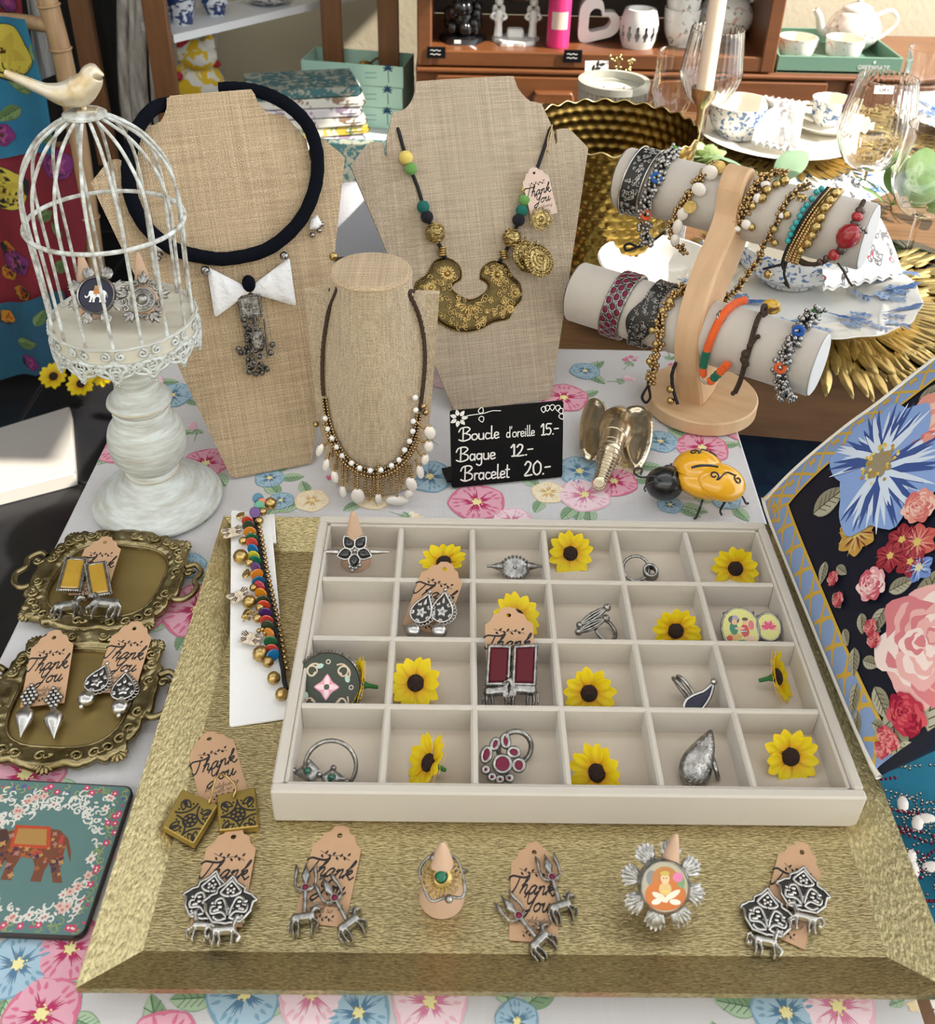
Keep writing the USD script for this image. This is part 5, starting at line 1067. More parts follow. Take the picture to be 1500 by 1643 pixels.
# ---------------------------------------------------------------- tags on tray and brass trays
for p0, p1, z0, z1, w, lab in (((361, 1284), (333, 1175), .0052, .0056, 1, 'kraft thank you tag above the two square gold earrings'), ((346, 1487), (378, 1327), .0056, .0075, 1, 'kraft thank you tag behind the left peacock leaf earrings'), ((512, 1484), (549, 1325), .0052, .0060, 1, 'kraft thank you tag under the first pair of trident earrings'),
    ((856, 1512), (857, 1352), .0052, .0060, .93, 'kraft thank you tag lying straight under the second pair of trident earrings'), ((1254, 1508), (1290, 1352), .0052, .0075, .86, 'kraft thank you tag at the far right under the leaf earrings'), ((140, 955), (172, 861), .0085, .0150, .98, 'kraft thank you tag behind the amber cow earrings'),
    ((68, 1132), (89, 1011), .0068, .0150, .98, 'kraft thank you tag under the berry cluster earrings'), ((182, 1112), (220, 997), .0068, .0150, .98, 'kraft thank you tag under the teardrop earrings on the brass tray'), ((679, 1012), (718, 902), ZF+.006, .0385, 1.12, 'kraft thank you tag leaning in the second row of the velvet tray'), ((821, 1098), (815, 974), ZF+.008, .0440, 1.16, 'kraft thank you tag behind the red stone cow earrings')):
    F = flat(p0, p1, z0, z1); ln = np.linalg.norm(at(*p1, z1)-at(*p0, z0)); tag(F@sc(w, ln/TH, 1), lab)
# ================================================================ sunflowers
mat('petal', rough=.6, attr=True, trans=(.3, (.9, .6, .02))); mat('seed', (.025, .008, .004), .9, bump=(900, 1., .003)); mat('stalk', (.03, .16, .035), .6)
SUNS = [(712, 902, .022, (-.15, .75, .5), 'yellow sunflower head half hidden behind the tag in the velvet tray'), (915, 888, .0175, (0, .12, 1), 'open yellow sunflower in the top row, facing up'), (1180, 912, .0165, (-.25, -.1, 1), 'yellow sunflower leaning in the top right compartment'), (828, 990, .022, (.25, .45, .8), 'yellow sunflower peeping out behind the tag in the third column'),
    (1084, 1012, .0165, (.05, -.1, 1), 'yellow sunflower in the second row beside the painted oval ring'), (578, 1098, .0220, (-1, .25, .35), 'yellow sunflower seen from the side behind the round painted ring'), (667, 1096, .0195, (-.15, .3, 1), 'yellow sunflower lying in the second column of the third row'), (945, 1112, .0165, (-.05, .05, 1), 'yellow sunflower in the third row, next to the red stone earrings'),
    (1246, 1086, .0220, (.9, .30, .50), 'yellow sunflower on its side with green stem pointing left'), (688, 1224, .0220, (-.8, .50, .45), 'yellow sunflower on its side with green stem pointing right'), (958, 1240, .0200, (-.55, .15, .8), 'yellow sunflower tilted left in the bottom row'), (1268, 1214, .0170, (.03, .1, 1), 'wide open yellow sunflower in the bottom right compartment')]
sun0 = None
for k, (px, py, z, fd, lab) in enumerate(SUNS):
    xf = face(px, py, z, fd)@rot(k*37)
    if k == 0:
        sun0 = thing('sunflower', lab, 'flower', xf, 'sunflowers in the velvet tray')
        rg = random.Random(12)
        for j in range(13):
            a = j*2*PI/13+rg.uniform(-.08, .08); l = .0142*rg.uniform(.92, 1.05); pp = petal2(l, .0042, 1.05, 11); cup = rg.uniform(6, 16)
            fnc = lambda q: np.c_[.72+.16*np.clip(q[:, 0]/.014, 0, 1), .28+.36*np.clip(q[:, 0]/.008, 0, 1)**.8, np.full(len(q), .004)]
            g = M().puff(pp, .0004, .002, .0011, 0, skirt=.0003, fc=lambda q, d: fnc(q), fn=lambda q, d: cup*(q[:, 0])**2-.0006*np.cos(q[:, 1]/.0037*PI)*.7, col=(.85, .5, .01))
            part('petal', M().merge(g, rot(math.degrees(a))@tr(.0042, 0, -.0004+.0012*(j % 2))@rot(rg.uniform(-14, -2), 'y')), 'petal', sun0)
        part('flower_centre', M().sph((0, 0, .0006), (.0058, .0058, .0032), n=16), 'seed', sun0)
        part('stem', M().tube([(0, 0, -.0008), (.0004, .0002, -.006), (.0012, .0004, -.0125)], [.0034, .0016, .0013], 8), 'stalk', sun0)
    else: dup(sun0, xf, lab)
# ================================================================ card with beaded bracelet
f = Fr(fr(at(410, 1000, .010), nz(at(465, 1150, .010)-at(367, 1166, .010)), z=(0, -.02, 1))); cz = .009
q = [at(368, 1163, .0062), at(463, 1151, .0062), at(437, 826, .0205), at(372, 818, .0205)]; cm_ = fr(q[0], q[1]-q[0], z=np.cross(q[1]-q[0], q[3]-q[0])); fc_ = Fr(cm_)
card = thing('bracelet_card', 'long white card holding the multicoloured charm bracelet', 'card', cm_); o = pg(fc_.xy((368, 1166), (464, 1152), (434, 826), (371, 818))).buffer(-.002).buffer(.002)
part('card', M().ext(o, -.0012, 0), 'white_card', card); part('back_flap', M().ext(pg(fc_.xy((432, 822), (440, 822), (443, 868), (436, 868))), -.0030, -.0018), 'white_card', card)
br = thing('charm_bracelet', 'dark cord bracelet with colourful discs, brass bells and cream butterflies on the white card', 'bracelet', cm_)
cp_ = [(424, 803), (412, 818), (408, 836), (413, 860), (418, 890), (422, 915), (428, 945), (434, 972), (440, 1000), (446, 1030), (450, 1055), (454, 1075), (456, 1092), (460, 1106)]
cv = along(curve([fc_.p3(x, y, .003) for x, y in cp_], 6), 80); part('cord', M().tube(cv, .0016, 6), 'cord_black', br)
m = M()
for k in range(8, 74, 2): m.sph(cv[k]+[.0030, 0, .001], .0019, n=7)
part('brass_beads', m, 'bead_brass', br, kind='stuff')
rg = random.Random(21); cols = [(.50, .05, .03), (.03, .05, .03), (.60, .20, .02), (.02, .12, .05), (.55, .06, .04), (.01, .16, .40), (.52, .46, .02), (.01, .14, .06), (.10, .03, .16), (.60, .18, .02), (.01, .10, .20), (.45, .04, .08), (.62, .22, .01), (.04, .05, .02), (.55, .05, .02), (.06, .02, .12)]
tops = [((414, 800), (.01, .14, .25)), ((420, 808), (.62, .14, .04)), ((416, 812), (.05, .32, .16)), ((409, 822), (.10, .03, .20))]
for (x, y), c in tops: part('coconut_disc', M().lathe([(0, -.0007), (.0042, -.0007), (.0045, 0), (.0042, .0007), (0, .0007)], 14, c, T=tr(*fc_.p3(x, y, .008))@rot(50, 'x')@rot(x*9 % 40, 'y')), 'gloss', br)
for k in range(22):
    p = cv[12+int(k*2.7)]; part('coconut_disc', M().lathe([(0, -.0007), (.0046, -.0007), (.0050, 0), (.0046, .0007), (0, .0007)], 14, cols[k % 16], T=tr(*(p+[-.0052, .0005, .0035]))@rot(rg.uniform(-30, 10))@rot(74, 'x')@rot(rg.uniform(-22, 22), 'y')), 'gloss', br)
for x, y, r in ((434, 808, 9), (422, 821, 6), (416, 836, 6), (386, 893, 10), (390, 868, 6), (400, 903, 6), (406, 921, 5), (407, 943, 5.5), (400, 966, 9), (417, 975, 6), (413, 992, 6), (418, 1049, 10), (430, 1062, 7), (439, 1088, 8), (452, 1114, 8), (400, 848, 3), (402, 854, 3), (408, 858, 3), (415, 1012, 3), (421, 1010, 3), (425, 1016, 3)): part('bell', M().sph(fc_.p3(x, y, .006), r/1730, n=12), 'brass', br)
mat('bone', (.66, .56, .44), .5, var=(300, .5, (.45, .36, .26)))
for x, y, a in ((373, 854, 100), (384, 956, 115), (402, 1025, 70)):
    T = tr(*fc_.p3(x, y, .005))@rot(a-90); bm = M(); ln = M()
    for sg in (-1, 1):
        for l, w, an in ((.0098, .0042, .55), (.0085, .0036, -.45)):
            an2 = an if sg > 0 else PI-an; bm.puff(place2(petal2(l, w, .5, 9, .05), 0, 0, an2), .0012, .0015, .001, 0, None, T, .0008)
            for d in (-.28, 0, .28): ln.tube(apply(T, [(l*.35*math.cos(an2+d), l*.35*math.sin(an2+d), .0013), (l*.8*math.cos(an2+d*.8), l*.8*math.sin(an2+d*.8), .0011)]), .00035, 4)
    bf = part('butterfly_charm', bm, 'bone', br, 'cream carved butterfly charm'); part('carved_line', ln, 'cord_brown', bf, kind='stuff')
part('elephant_charm', animal(pg(np.array(EL)*[.5, .62]+[.5, .35]), .013, 0, 0, T=tr(*fc_.p3(403, 992, .005))@rot(60)), 'brass', br)
part('leaf_charm', M().puff(place2(petal2(.009, .003, .8, 8), *fc_.xy((381, 838))[0], .9), .001, .001, .0008, .004).puff(place2(petal2(.010, .0028, .8, 8), *fc_.xy((393, 934))[0], 1.3), .001, .001, .0008, .004), 'brass', br)
# ================================================================ ornate brass trays
mat('antique_brass', (.40, .33, .175), .33, 1., var=(60, .8, (.13, .095, .035)), bump=(140, .5, .0012)); mat('antique_floor', (.42, .31, .12), .42, .9, var=(5, .5, (.31, .215, .07)), stretch=(1, 6, 1))
def brass_tray(c, hx, hy, ang, label):
    T0 = fr((*c, .0012), (math.cos(ang), math.sin(ang), 0), z=(0, 0, 1)); t = thing('brass_tray', label, 'tray', T0)
    n = 360; a = np.arange(n)*2*PI/n; e = 3.2
    sx, sy = np.sign(np.cos(a))*np.abs(np.cos(a))**(2/e), np.sign(np.sin(a))*np.abs(np.sin(a))**(2/e)
    sc_ = .0012*np.cos(8*a)+.0010*np.cos(20*a+1)+.0011*np.abs(np.sin(17*a))
    prof = [(-.0155, .0022, 0), (-.0150, .0042, .1), (-.0128, .0058, .2), (-.0105, .0062, .4), (-.0070, .0066, .7), (-.0035, .0078, .9), (-.0010, .0072, 1), (.0002, .0050, 1), (-.0010, .0015, 1), (-.0150, .0004, .1)]
    rows = []
    for d, z, w in prof:
        q = d+sc_*w; zz = z+(w > .15)*(z > .005)*(.0011*np.abs(np.sin(15*a+w*5))+.0010*(meshkit.noise(np.stack([sx*14+w*3, sy*14, a*0], -1), 5)-.5))
        rows.append(np.stack([sx*(hx+q), sy*(hy+q), zz], -1))
    part('rim', M().raw(np.stack(rows, 1).reshape(-1, 3), grid(n, len(prof), True)), 'antique_brass', t)
    k = [(q[0], q[1]) for q in np.stack([sx*(hx-.0145), sy*(hy-.0145)], -1)[::4]]; part('tray_floor', M().ext(Polygon(k), .0006, .0022), 'antique_floor', t)
    m = M()
    for i in range(26):
        b_ = i*2*PI/26+.1; x, y = np.sign(math.cos(b_))*abs(math.cos(b_))**(2/e)*(hx-.0055), np.sign(math.sin(b_))*abs(math.sin(b_))**(2/e)*(hy-.0055); sg = 1 if i % 2 else -1
        m.tube(z3(spiral(x, y, .0042, 1.3, b_+sg*1.5, sg, 16, .15), .0082), np.linspace(.0014, .0007, 16), 6); m.puff(place2(petal2(.0085, .0022, .7, 7), x, y, b_+sg*1.9), .0014, .0012, .0009, .0072)
    for b_ in (PI/2, -PI/2, PI/4, 3*PI/4, -PI/4, -3*PI/4):
        x, y = np.sign(math.cos(b_))*abs(math.cos(b_))**(2/e)*(hx+.001), np.sign(math.sin(b_))*abs(math.sin(b_))**(2/e)*(hy+.001)
        for j in range(5): m.puff(place2(petal2(.0072, .0019, .7, 7), x-.002*math.cos(b_), y-.002*math.sin(b_), b_+(j-2)*.5), .0018, .0012, .0009, .0056, skirt=.002)
    part('scroll_relief', m, 'antique_brass', t, kind='stuff')
    q = np.array(Polygon(k).exterior.coords)[:-1]; part('rope_edge', M().tube(z3(q, .0048), .0010, 6, True), 'antique_brass', t)
    for sg in (-1, 1):
        h = [(sg*(hx-.001), .017, .007), (sg*(hx+.006), .020, .0075), (sg*(hx+.0125), .013, .007), (sg*(hx+.0105), .004, .007), (sg*(hx+.0145), -.004, .007), (sg*(hx+.011), -.014, .007), (sg*(hx+.004), -.018, .0075), (sg*(hx-.001), -.015, .007)]
        part('handle', M().tube(curve(h, 6), .0023, 8).tube(z3(spiral(sg*(hx+.004), .011, .004, 1.2, 0, sg, 14), .0075), .0014, 6), 'antique_brass', t)
brass_tray((-.1565, .2005), .0555, .0520, -.09, 'small ornate brass tray holding the amber cow earrings, nearest the birdcage'); brass_tray((-.1470, .0905), .0530, .0555, -.02, 'small ornate brass tray with the berry and teardrop earrings, left of the gold tray')
# ================================================================ elephant placemat
mat('teal_board', (.10, .185, .175), .35, var=(14, .4, (.08, .155, .15))); mat('cork', (.03, .022, .02), .7)
mx, my = .060, .0505; T0 = fr(at(48, 1382, .0012), nz(at(215, 1262, .004)-at(0, 1252, .004)), z=(0, 0, 1)); q = np.linalg.inv(T0)
pm = thing('placemat', 'teal placemat printed with an embroidered elephant and white flowers', 'placemat', T0); fp = Fr(T0)
cor = fp.xy((216, 1262), (134, 1506), (-160, 1494), (-60, 1246), off=.003); o = pg(cor).buffer(-.006).buffer(.006); part('board', M().ext(o, 0, .0035, bev=.0005), 'cork', pm); part('teal_face', M().ext(o.buffer(-.0012), .003, .00365), 'teal_board', pm)
P = Print(); rg = random.Random(31); TR = cor[0]; TL = cor[3]; BRc = cor[1]; BLc = cor[2]; bil = lambda u, v: (TL*(1-u)+TR*u)*v+(BLc*(1-u)+BRc*u)*(1-v)
Wt, Gr, Rd = (.62, .60, .54), (.22, .30, .10), (.52, .05, .14)
for k in range(950):
    u, v = rg.uniform(.02, .98), rg.uniform(.03, .97); dx, dy = (u-.62)/.27, (v-.48)/.33; r_ = math.hypot(dx, dy)
    if r_ < 1.0: continue
    x, y = bil(u, v); edge = min(1-u, v, 1-v)
    outer = edge < .085
    h = rg.random()
    if outer:
        if h < .2: [P.add(place2(petal2(.0024, .0009, .6, 5), x, y, j*1.2566), Rd, 2) for j in range(5)]; P.add(Point(x, y).buffer(.0007, 3), (.75, .6, .5), 3)
        elif h < .8: P.add(LineString(spiral(x, y, rg.uniform(.0014, .003), .55, rg.uniform(0, 6), rg.choice((1, -1)), 8, .4)).buffer(.0003, 2), Gr if h < .6 else (.35, .36, .12), 1)
        else: P.add(Point(x, y).buffer(.0009, 3), (.10, .08, .30) if h < .88 else Rd, 1)
    else:
        if h < .22: [P.add(place2(petal2(.0030, .0010, .6, 5), x, y, j*1.0472), Wt if h < .12 else (.62, .42, .36), 2) for j in range(6)]; P.add(Point(x, y).buffer(.0008, 3), (.45, .16, .16), 3)
        elif h < .75: P.add(pg(LineString(spiral(x, y, rg.uniform(.0018, .0036), .6, rg.uniform(0, 6), rg.choice((1, -1)), 9, .35)).buffer(.0005, 2)), Wt, 1)
        else: P.add(place2(petal2(.0030, .0008, .8, 5), x, y, rg.uniform(0, 6)), Wt, 1)
ec, eu, ev = fp.xy((38, 1368), (112, 1372), (48, 1318)); S_ = np.linalg.norm(eu-ec)*1.36; ex, ey = (eu-ec)/np.linalg.norm(eu-ec), (ev-ec)/np.linalg.norm(ev-ec)
el = lambda pts: np.array([ec+ex*x*S_*.92+ey*y*S_*.98 for x, y in pts])
P.add(el(EL), (.16, .055, .028), 5); P.add(el([(-.5, .28), (-.34, .34), (-.26, .16), (-.34, -.02), (-.48, .0)]), (.07, .035, .03), 6); P.add(el([(-.2, .42), (.42, .42), (.48, .02), (-.22, .02)]), (.42, .06, .025), 6); P.add(el([(-.14, .36), (.36, .37), (.4, .08), (-.16, .08)]), (.36, .20, .06), 7)
for k in range(90):
    x, y = rg.uniform(-.42, .74), rg.uniform(-.5, .36); g = pg(el(EL))
    c = ec+ex*x*S_*.92+ey*y*S_*.98
    if g.contains(Point(c)) and not (-.2 < x < .45 and y > .03): P.add(blob(*c, S_*rg.uniform(.02, .045), 4, .3, rg), rg.choice(((.34, .10, .03), (.42, .24, .08), (.06, .03, .05), (.40, .05, .05), (.36, .18, .14))), 8)
part('printed_picture', P.mesh(lambda v: v+[0, 0, .0037], 1.2e-5, clip=o.buffer(-.0016)), 'print_gloss', pm)
# ================================================================ materials of the background
def blotch(name, base, ink, scale, lo, hi, rough=.2, stretch=(1, 1, 1), second=None, detail=3., coat=.4):
    """printed ware: ink blots of a noise pattern on a base colour"""
    n = {'t': ('texture_coordinate', {}), 'm': ('mapping', dict(scale=stretch)), 'n': ('noise_texture', dict(scale=float(scale), detail=detail, roughness=.55, distortion=.6)),
         'r': ('rgb_ramp', dict(ramp=[(0, base), (lo, base), (hi, ink), (1, ink)])), 'p': ('principled_bsdf', dict(roughness=rough, coat_weight=coat))}
    l = [('t.object', 'm.vector'), ('m.vector', 'n.vector'), ('n.fac', 'r.fac')]; src = 'r.color'
    if second:
        n['n2'] = ('noise_texture', dict(scale=float(scale)*.7, detail=2., distortion=1.)); n['mv'] = ('vector_math', dict(math_type='add', vector2=(3.1, 7.7, 1.3)))
        n['g'] = ('map_range', dict(from_min=lo, from_max=hi, clamp=True)); n['x'] = ('mix', dict(color2=second))
        l += [('m.vector', 'mv.vector1'), ('mv.vector', 'n2.vector'), ('n2.fac', 'g.value'), ('g.result', 'x.fac'), (src, 'x.color1')]; src = 'x.color'
    l.append((src, 'p.base_color')); MAT[name] = usdkit.material(stage, '/World/Looks/'+name, n, l, surface='p.BSDF')
BLU = (.06, .15, .36)
blotch('bluewhite', (.74, .73, .71), BLU, 130, .54, .58); blotch('delft', (.60, .62, .66), (.02, .04, .14), 70, .48, .53)
blotch('rosy_porcelain', (.78, .76, .71), (.20, .22, .12), 75, .63, .66, second=(.62, .36, .30)); blotch('lemons', (.78, .76, .70), (.75, .50, .02), 26, .50, .53, .8, coat=0)
blotch('teal_print', (.05, .13, .14), (.30, .31, .25), 60, .50, .55, .9, coat=0); blotch('pale_print', (.62, .60, .55), (.26, .17, .11), 60, .53, .58, .9, coat=0); blotch('green_print', (.58, .56, .46), (.14, .20, .07), 60, .50, .56, .9, second=(.55, .40, .05), coat=0); blotch('lilac_print', (.60, .57, .58), (.30, .22, .30), 60, .53, .58, .9, coat=0)
mat('dining_wood', (.19, .098, .045), .42, var=(5, .8, (.085, .04, .018)), stretch=(1.2, 16, 6)); mat('cherry', (.18, .064, .021), .35, var=(4, .6, (.115, .038, .012)), stretch=(1, 6, 14), coat_weight=.2); mat('ladder_wood', (.20, .085, .03), .5, var=(5, .6, (.10, .04, .015)), stretch=(14, 14, 1))
mat('white_paint', (.70, .71, .73), .45); mat('sky_box', (.22, .42, .62), .6); mat('mint', (.42, .66, .56), .6); mat('box_inside', (.40, .32, .24), .8); mat('bamboo', (.46, .30, .16), .5, var=(9, .7, (.28, .16, .08)), stretch=(8, 8, 1))
mat('hammered_gold', (.46, .32, .085), .22, 1., var=(12, .5, (.25, .16, .03))); mat('dark_bronze', (.17, .11, .03), .34, 1.); mat('charger_gold', (.66, .51, .22), .26, 1., var=(60, .5, (.35, .25, .09))); mat('cement', (.36, .36, .32), .85, var=(30, .5, (.26, .26, .23)))  # bucket inside: the same gold darkened, in place of dim reflections
mat('wax', (.78, .73, .60), .5, subsurface_weight=.2, subsurface_scale=.004); mat('black_gloss', (.008, .008, .009), .2); mat('white_bisque', (.72, .71, .69), .4); mat('pink_bottle', (.66, .03, .17), .35); mat('sage_tray', (.13, .25, .18), .55)
mat('leaf', (.14, .26, .08), .5, var=(60, .5, (.09, .19, .06)), trans=(.25, (.2, .35, .06))); mat('sage_leaf', (.22, .34, .22), .6, var=(40, .4, (.16, .26, .16)), trans=(.25, (.25, .4, .2))); mat('pale_leaf', (.42, .54, .26), .6, trans=(.25, (.4, .5, .2)))
mat('linen_grey', (.34, .34, .37), .9, bump=(200, .4, .002)); mat('driftwood', (.62, .59, .54), .85, var=(12, .8, (.16, .14, .12)), stretch=(5, 5, 1)); mat('navy_cloth', (.012, .035, .10), .95, var=(22, .7, (.02, .09, .16))); mat('turquoise_cloth', (.01, .19, .30), .85, var=(12, .4, (.01, .12, .22)), bump=(60, .3, .004))
# ================================================================ dining table
DA = math.radians(-7.2); DT = fr((.224, .612, -.03), (math.cos(DA), math.sin(DA), 0), z=(0, 0, 1)); DZ = -.03
t = thing('dining_table', 'brown wooden dining table laid with plates and glasses behind the jewellery table', 'table', DT)
for k in range(6): part('plank', M().box((.66, .075+k*.146, -.011), (1.72, .1452, .022), b=.0012), 'dining_wood', t)
part('apron', M().box((.66, .02, -.062), (1.66, .02, .08)), 'dining_wood', t)
for x in (-.14, 1.46):
    for y in (.06, .82): part('leg', M().box((x, y, -.37), (.06, .06, .70), b=.003), 'dining_wood', t)
# ================================================================ bracelet stand
ax_ = np.array([.84, -.54, 0]); ax_ /= np.linalg.norm(ax_); SX = fr((.345, .460, 0), ax_, z=(0, 0, 1)); SI = np.linalg.inv(SX)
mat('beech', (.62, .40, .23), .5, var=(5, .6, (.48, .28, .14)), stretch=(14, 3, 2)); mat('beech_base', (.64, .43, .25), .5, var=(5, .6, (.50, .30, .15)), stretch=(3, 16, 3)); mat('roll_velvet', (.50, .45, .40), .95, bump=(2500, .2, .0004), sheen_weight=.3); mat('roll_end', (.62, .60, .60), .95, bump=(2500, .2, .0004), sheen_weight=.3)  # end cap colour made paler and cooler, carrying skylight on the ends
bs = thing('bracelet_stand', 'beech bracelet stand with two grey velvet rolls on a round base', 'bracelet stand', SX)
part('base', M().lathe([(0, 0), (.0525, 0), (.0540, .0015), (.0540, .0135), (.0525, .015), (0, .015)], 56, sharp=30), 'beech_base', bs)
S2 = LineString(curve([(0, .014), (-.008, .04), (-.0210, .07), (-.0205, .100), (.004, .130), (.038, .152), (.056, .172), (.062, .200)], 8)).buffer(.0225, cap_style=2).union(Point(.0625, .197).buffer(.0225)); S2 = S2.intersection(Polygon([(-.2, .0145), (.2, .0145), (.2, .3), (-.2, .3)]))
part('post', M().ext(S2, -.0115, .0115, bev=.0025, T=np.array([[0, -.095, 1, 0], [1, 0, 0, 0], [0, 1, 0, 0], [0, 0, 0, 1.]])), 'beech', bs)
ROLL = {'l': (-.0144, .090, .0295), 'u': (.070, .180, .0300)}; RX0, RX1 = -.138, .104
for k, (ry, rz, rr) in ROLL.items():
    T = tr(0, ry, rz)@rot(90, 'y')
    rl = part('roll', M().lathe([(rr-.004, RX0+.0005), (rr, RX0+.003), (rr, RX1-.003), (rr-.004, RX1-.0005)], 48, T=T, sharp=70), 'roll_velvet', bs); 
    for x, sg in ((RX0, -1), (RX1, 1)): part('end_cap', M().lathe([(0, x+sg*.0004), (rr-.004, x), (rr-.001, x-sg*.0012)], 40, T=T), 'roll_end', rl)
def onroll(px, py, k, off=.0015, hang=True):
    """where the pixel's ray meets the velvet roll (or hangs just in front of it), in stand space"""
    ry, rz, rr = ROLL[k]; o = apply(SI, CAM); d = apply(SI, CAM+ray(px, py))-o; R_ = rr+off
    a, b_, c = d[1]**2+d[2]**2, (o[1]-ry)*d[1]+(o[2]-rz)*d[2], (o[1]-ry)**2+(o[2]-rz)**2-R_**2; q = b_*b_-a*c
    s_ = (-b_-math.sqrt(q))/a if q > 0 else -b_/a
    p = o+d*s_
    if hang and p[2] < rz-rr*.2:                             # below the middle the strand hangs straight down
        yh = ry-rr*1.02-off; s_ = (yh-o[1])/d[1]; p = o+d*s_
    return p
def brace(label, parts): 
    t = thing('bracelet', label, 'bracelet', SX)
    for n, mb, mt, kd in parts: part(n, mb, mt, t, kind=kd)
    return t
def ringpts(k, x, off, a0=-40, a1=320, n=40, tilt=0.):
    ry, rz, rr = ROLL[k]; a = np.radians(np.linspace(a0, a1, n)); return np.stack([x+tilt*np.sin(a)*rr, ry-(rr+off)*np.cos(a), rz+(rr+off)*np.sin(a)], 1)
def xs(px, py, k): return onroll(px, py, k)[0]
def strand(k, pts, n=60, off=.0022): return along(curve([onroll(x, y, k, off) for x, y in pts], 6), n)
def cluster(path, per, r, spread, rng, m=None, col=None):
    m = m or M()
    for p in path:
        for j in range(per):
            d = np.array([rng.uniform(-1, 1), rng.uniform(-1, .1), rng.uniform(-.6, .9)])*spread; m.sph(p+d, r*rng.uniform(.8, 1.15), col, 7)
    return m
# upper roll
def cuffband(k, x, w, off, tilt=0., arc=(-60, 240), fw=None, n=48):
    ry, rz, rr = ROLL[k]; a = np.radians(np.linspace(*arc, n)); rows = []
    for u, h in ((-1, -.0004), (-1, .0014), (-.86, .0018), (-.8, .0008), (.8, .0008), (.86, .0018), (1, .0014), (1, -.0004)):
        W_ = w/2*(fw(a) if fw else 1); rows.append(np.stack([x+tilt*np.sin(a)*rr+u*W_, ry-(rr+off+h)*np.cos(a), rz+(rr+off+h)*np.sin(a)], -1))
    return M().raw(np.stack(rows, 1).reshape(-1, 3), grid(n, 8))
def filigree(k, x, w, off, arc, tilt=0., fw=None, n=40, seed=1, r=.0006):
    ry, rz, rr = ROLL[k]; rg = random.Random(seed); m = M()
    for j in range(n):
        a = math.radians(rg.uniform(*arc)); hw = w/2*(fw(np.array([a]))[0] if fw else 1)*.72; s_ = spiral(x+rg.uniform(-hw, hw), 0, rg.uniform(.0014, .0028), 1.2, rg.uniform(0, 6), rg.choice((1, -1)), 13); A = a+s_[:, 1]/rr
        m.tube(np.stack([s_[:, 0]+tilt*np.sin(A)*rr, ry-(rr+off+.0012)*np.cos(A), rz+(rr+off+.0012)*np.sin(A)], 1), r, 4)
    return m
x = xs(1012, 300, 'u'); ax0 = (-70, 200)
brace('wide silver cuff with dark scroll filigree at the left of the upper roll', [('cuff', cuffband('u', x, .020, .0022, .12, ax0), 'oxidised', None), ('scroll_filigree', filigree('u', x, .020, .0022, ax0, .12, n=130, seed=4), 'bright_silver', 'stuff'), ('edge', M().tube(ringpts('u', x-.0098, .004, *ax0, tilt=.12), .0011, 6), 'bright_silver', None), ('edge', M().tube(ringpts('u', x+.0098, .004, *ax0, tilt=.12), .0011, 6), 'bright_silver', None)])
def bellbr(label, k, pts, yarns, seed, tail=None):
    p = strand(k, pts, 34); rg = random.Random(seed); t = brace(label, [('cord', M().tube(p, .0022, 6), 'cord_black', None), ('silver_bells', cluster(p, 5, .0024, .0060, rg), 'bead_silver', 'stuff')])
    for x, y, c in yarns:
        q = onroll(x, y, k, .006); part('yarn_ring', M().torus(q, .0036, .0021, (.2, -1, .35), 16, 8, col=c), 'thread', t)
    return t
bellbr('dark silver bell bracelet with green, blue and red thread rings on the upper roll', 'u', [(1086, 240), (1070, 256), (1058, 275), (1050, 295), (1038, 320), (1035, 345), (1037, 368), (1040, 392)], ((1081, 243, (.10, .30, .06)), (1053, 285, (.01, .10, .38)), (1036, 345, (.62, .08, .02))), 3)
def stonebr(label, k, pts, stones, coin, loop, seed, per=4, r=.0019, sp=.0035, mat_='bead_brass', big=()):
    p = strand(k, pts, 46); t = brace(label, [('cord', M().tube(p, .0017, 6), 'cord_brown', None), ('brass_beads', cluster(p, per, r, sp, random.Random(seed)), mat_, 'stuff')])
    for x, y, w, h in stones: part('white_stone', M().sph((0, 0, 0), (w/3000, .0035, h/3000), n=12), 'howlite', t, xf=tr(*onroll(x, y, k, .006))@rot(x*13 % 50-25, 'y'))
    for x, y, q in big: part('bell', M().sph(onroll(x, y, k, .005), q/1700, n=10), 'brass', t)
    for x, y in coin: part('coin', M().lathe([(0, -.0006), (.0058, -.0006), (.0060, 0), (.0058, .0006), (0, .0008)], 16, T=tr(*onroll(x, y, k, .007))@rot(70, 'x')@rot(x % 30, 'y')), 'brass', t)
    if loop: part('end_loop', M().tube(curve([onroll(a, b_, k, .003) for a, b_ in loop], 6), .0013, 6), 'cord_black', t)
    return t
stonebr('brass bead bracelet with pale stones and a coin, left of the wooden post', 'u', [(1150, 262), (1130, 280), (1113, 300), (1099, 322), (1087, 344), (1078, 365), (1083, 388), (1098, 402)], ((1139, 277, 24, 22), (1121, 304, 22, 20), (1095, 343, 17, 20), (1087, 364, 15, 24), (1083, 385, 14, 20)), ((1154, 268), (1107, 332)), ((1066, 372), (1045, 388), (1024, 396), (1006, 402), (1002, 395), (1010, 391), (1022, 396)), 6)
stonebr('brass bead bracelet with white chips just right of the wooden post', 'u', [(1262, 275), (1240, 280), (1223, 289), (1211, 307), (1198, 332), (1186, 361), (1165, 386), (1145, 406)], ((1228, 296, 14, 10), (1215, 318, 12, 14), (1197, 360, 14, 14), (1183, 367, 10, 8), (1174, 412, 8, 8)), (), None, 7, 5, .0018, .0046, big=((1230, 305, 8), (1222, 318, 8), (1207, 331, 6), (1206, 365, 6), (1172, 392, 7), (1141, 414, 7), (1258, 290, 8), (1245, 296, 7)))
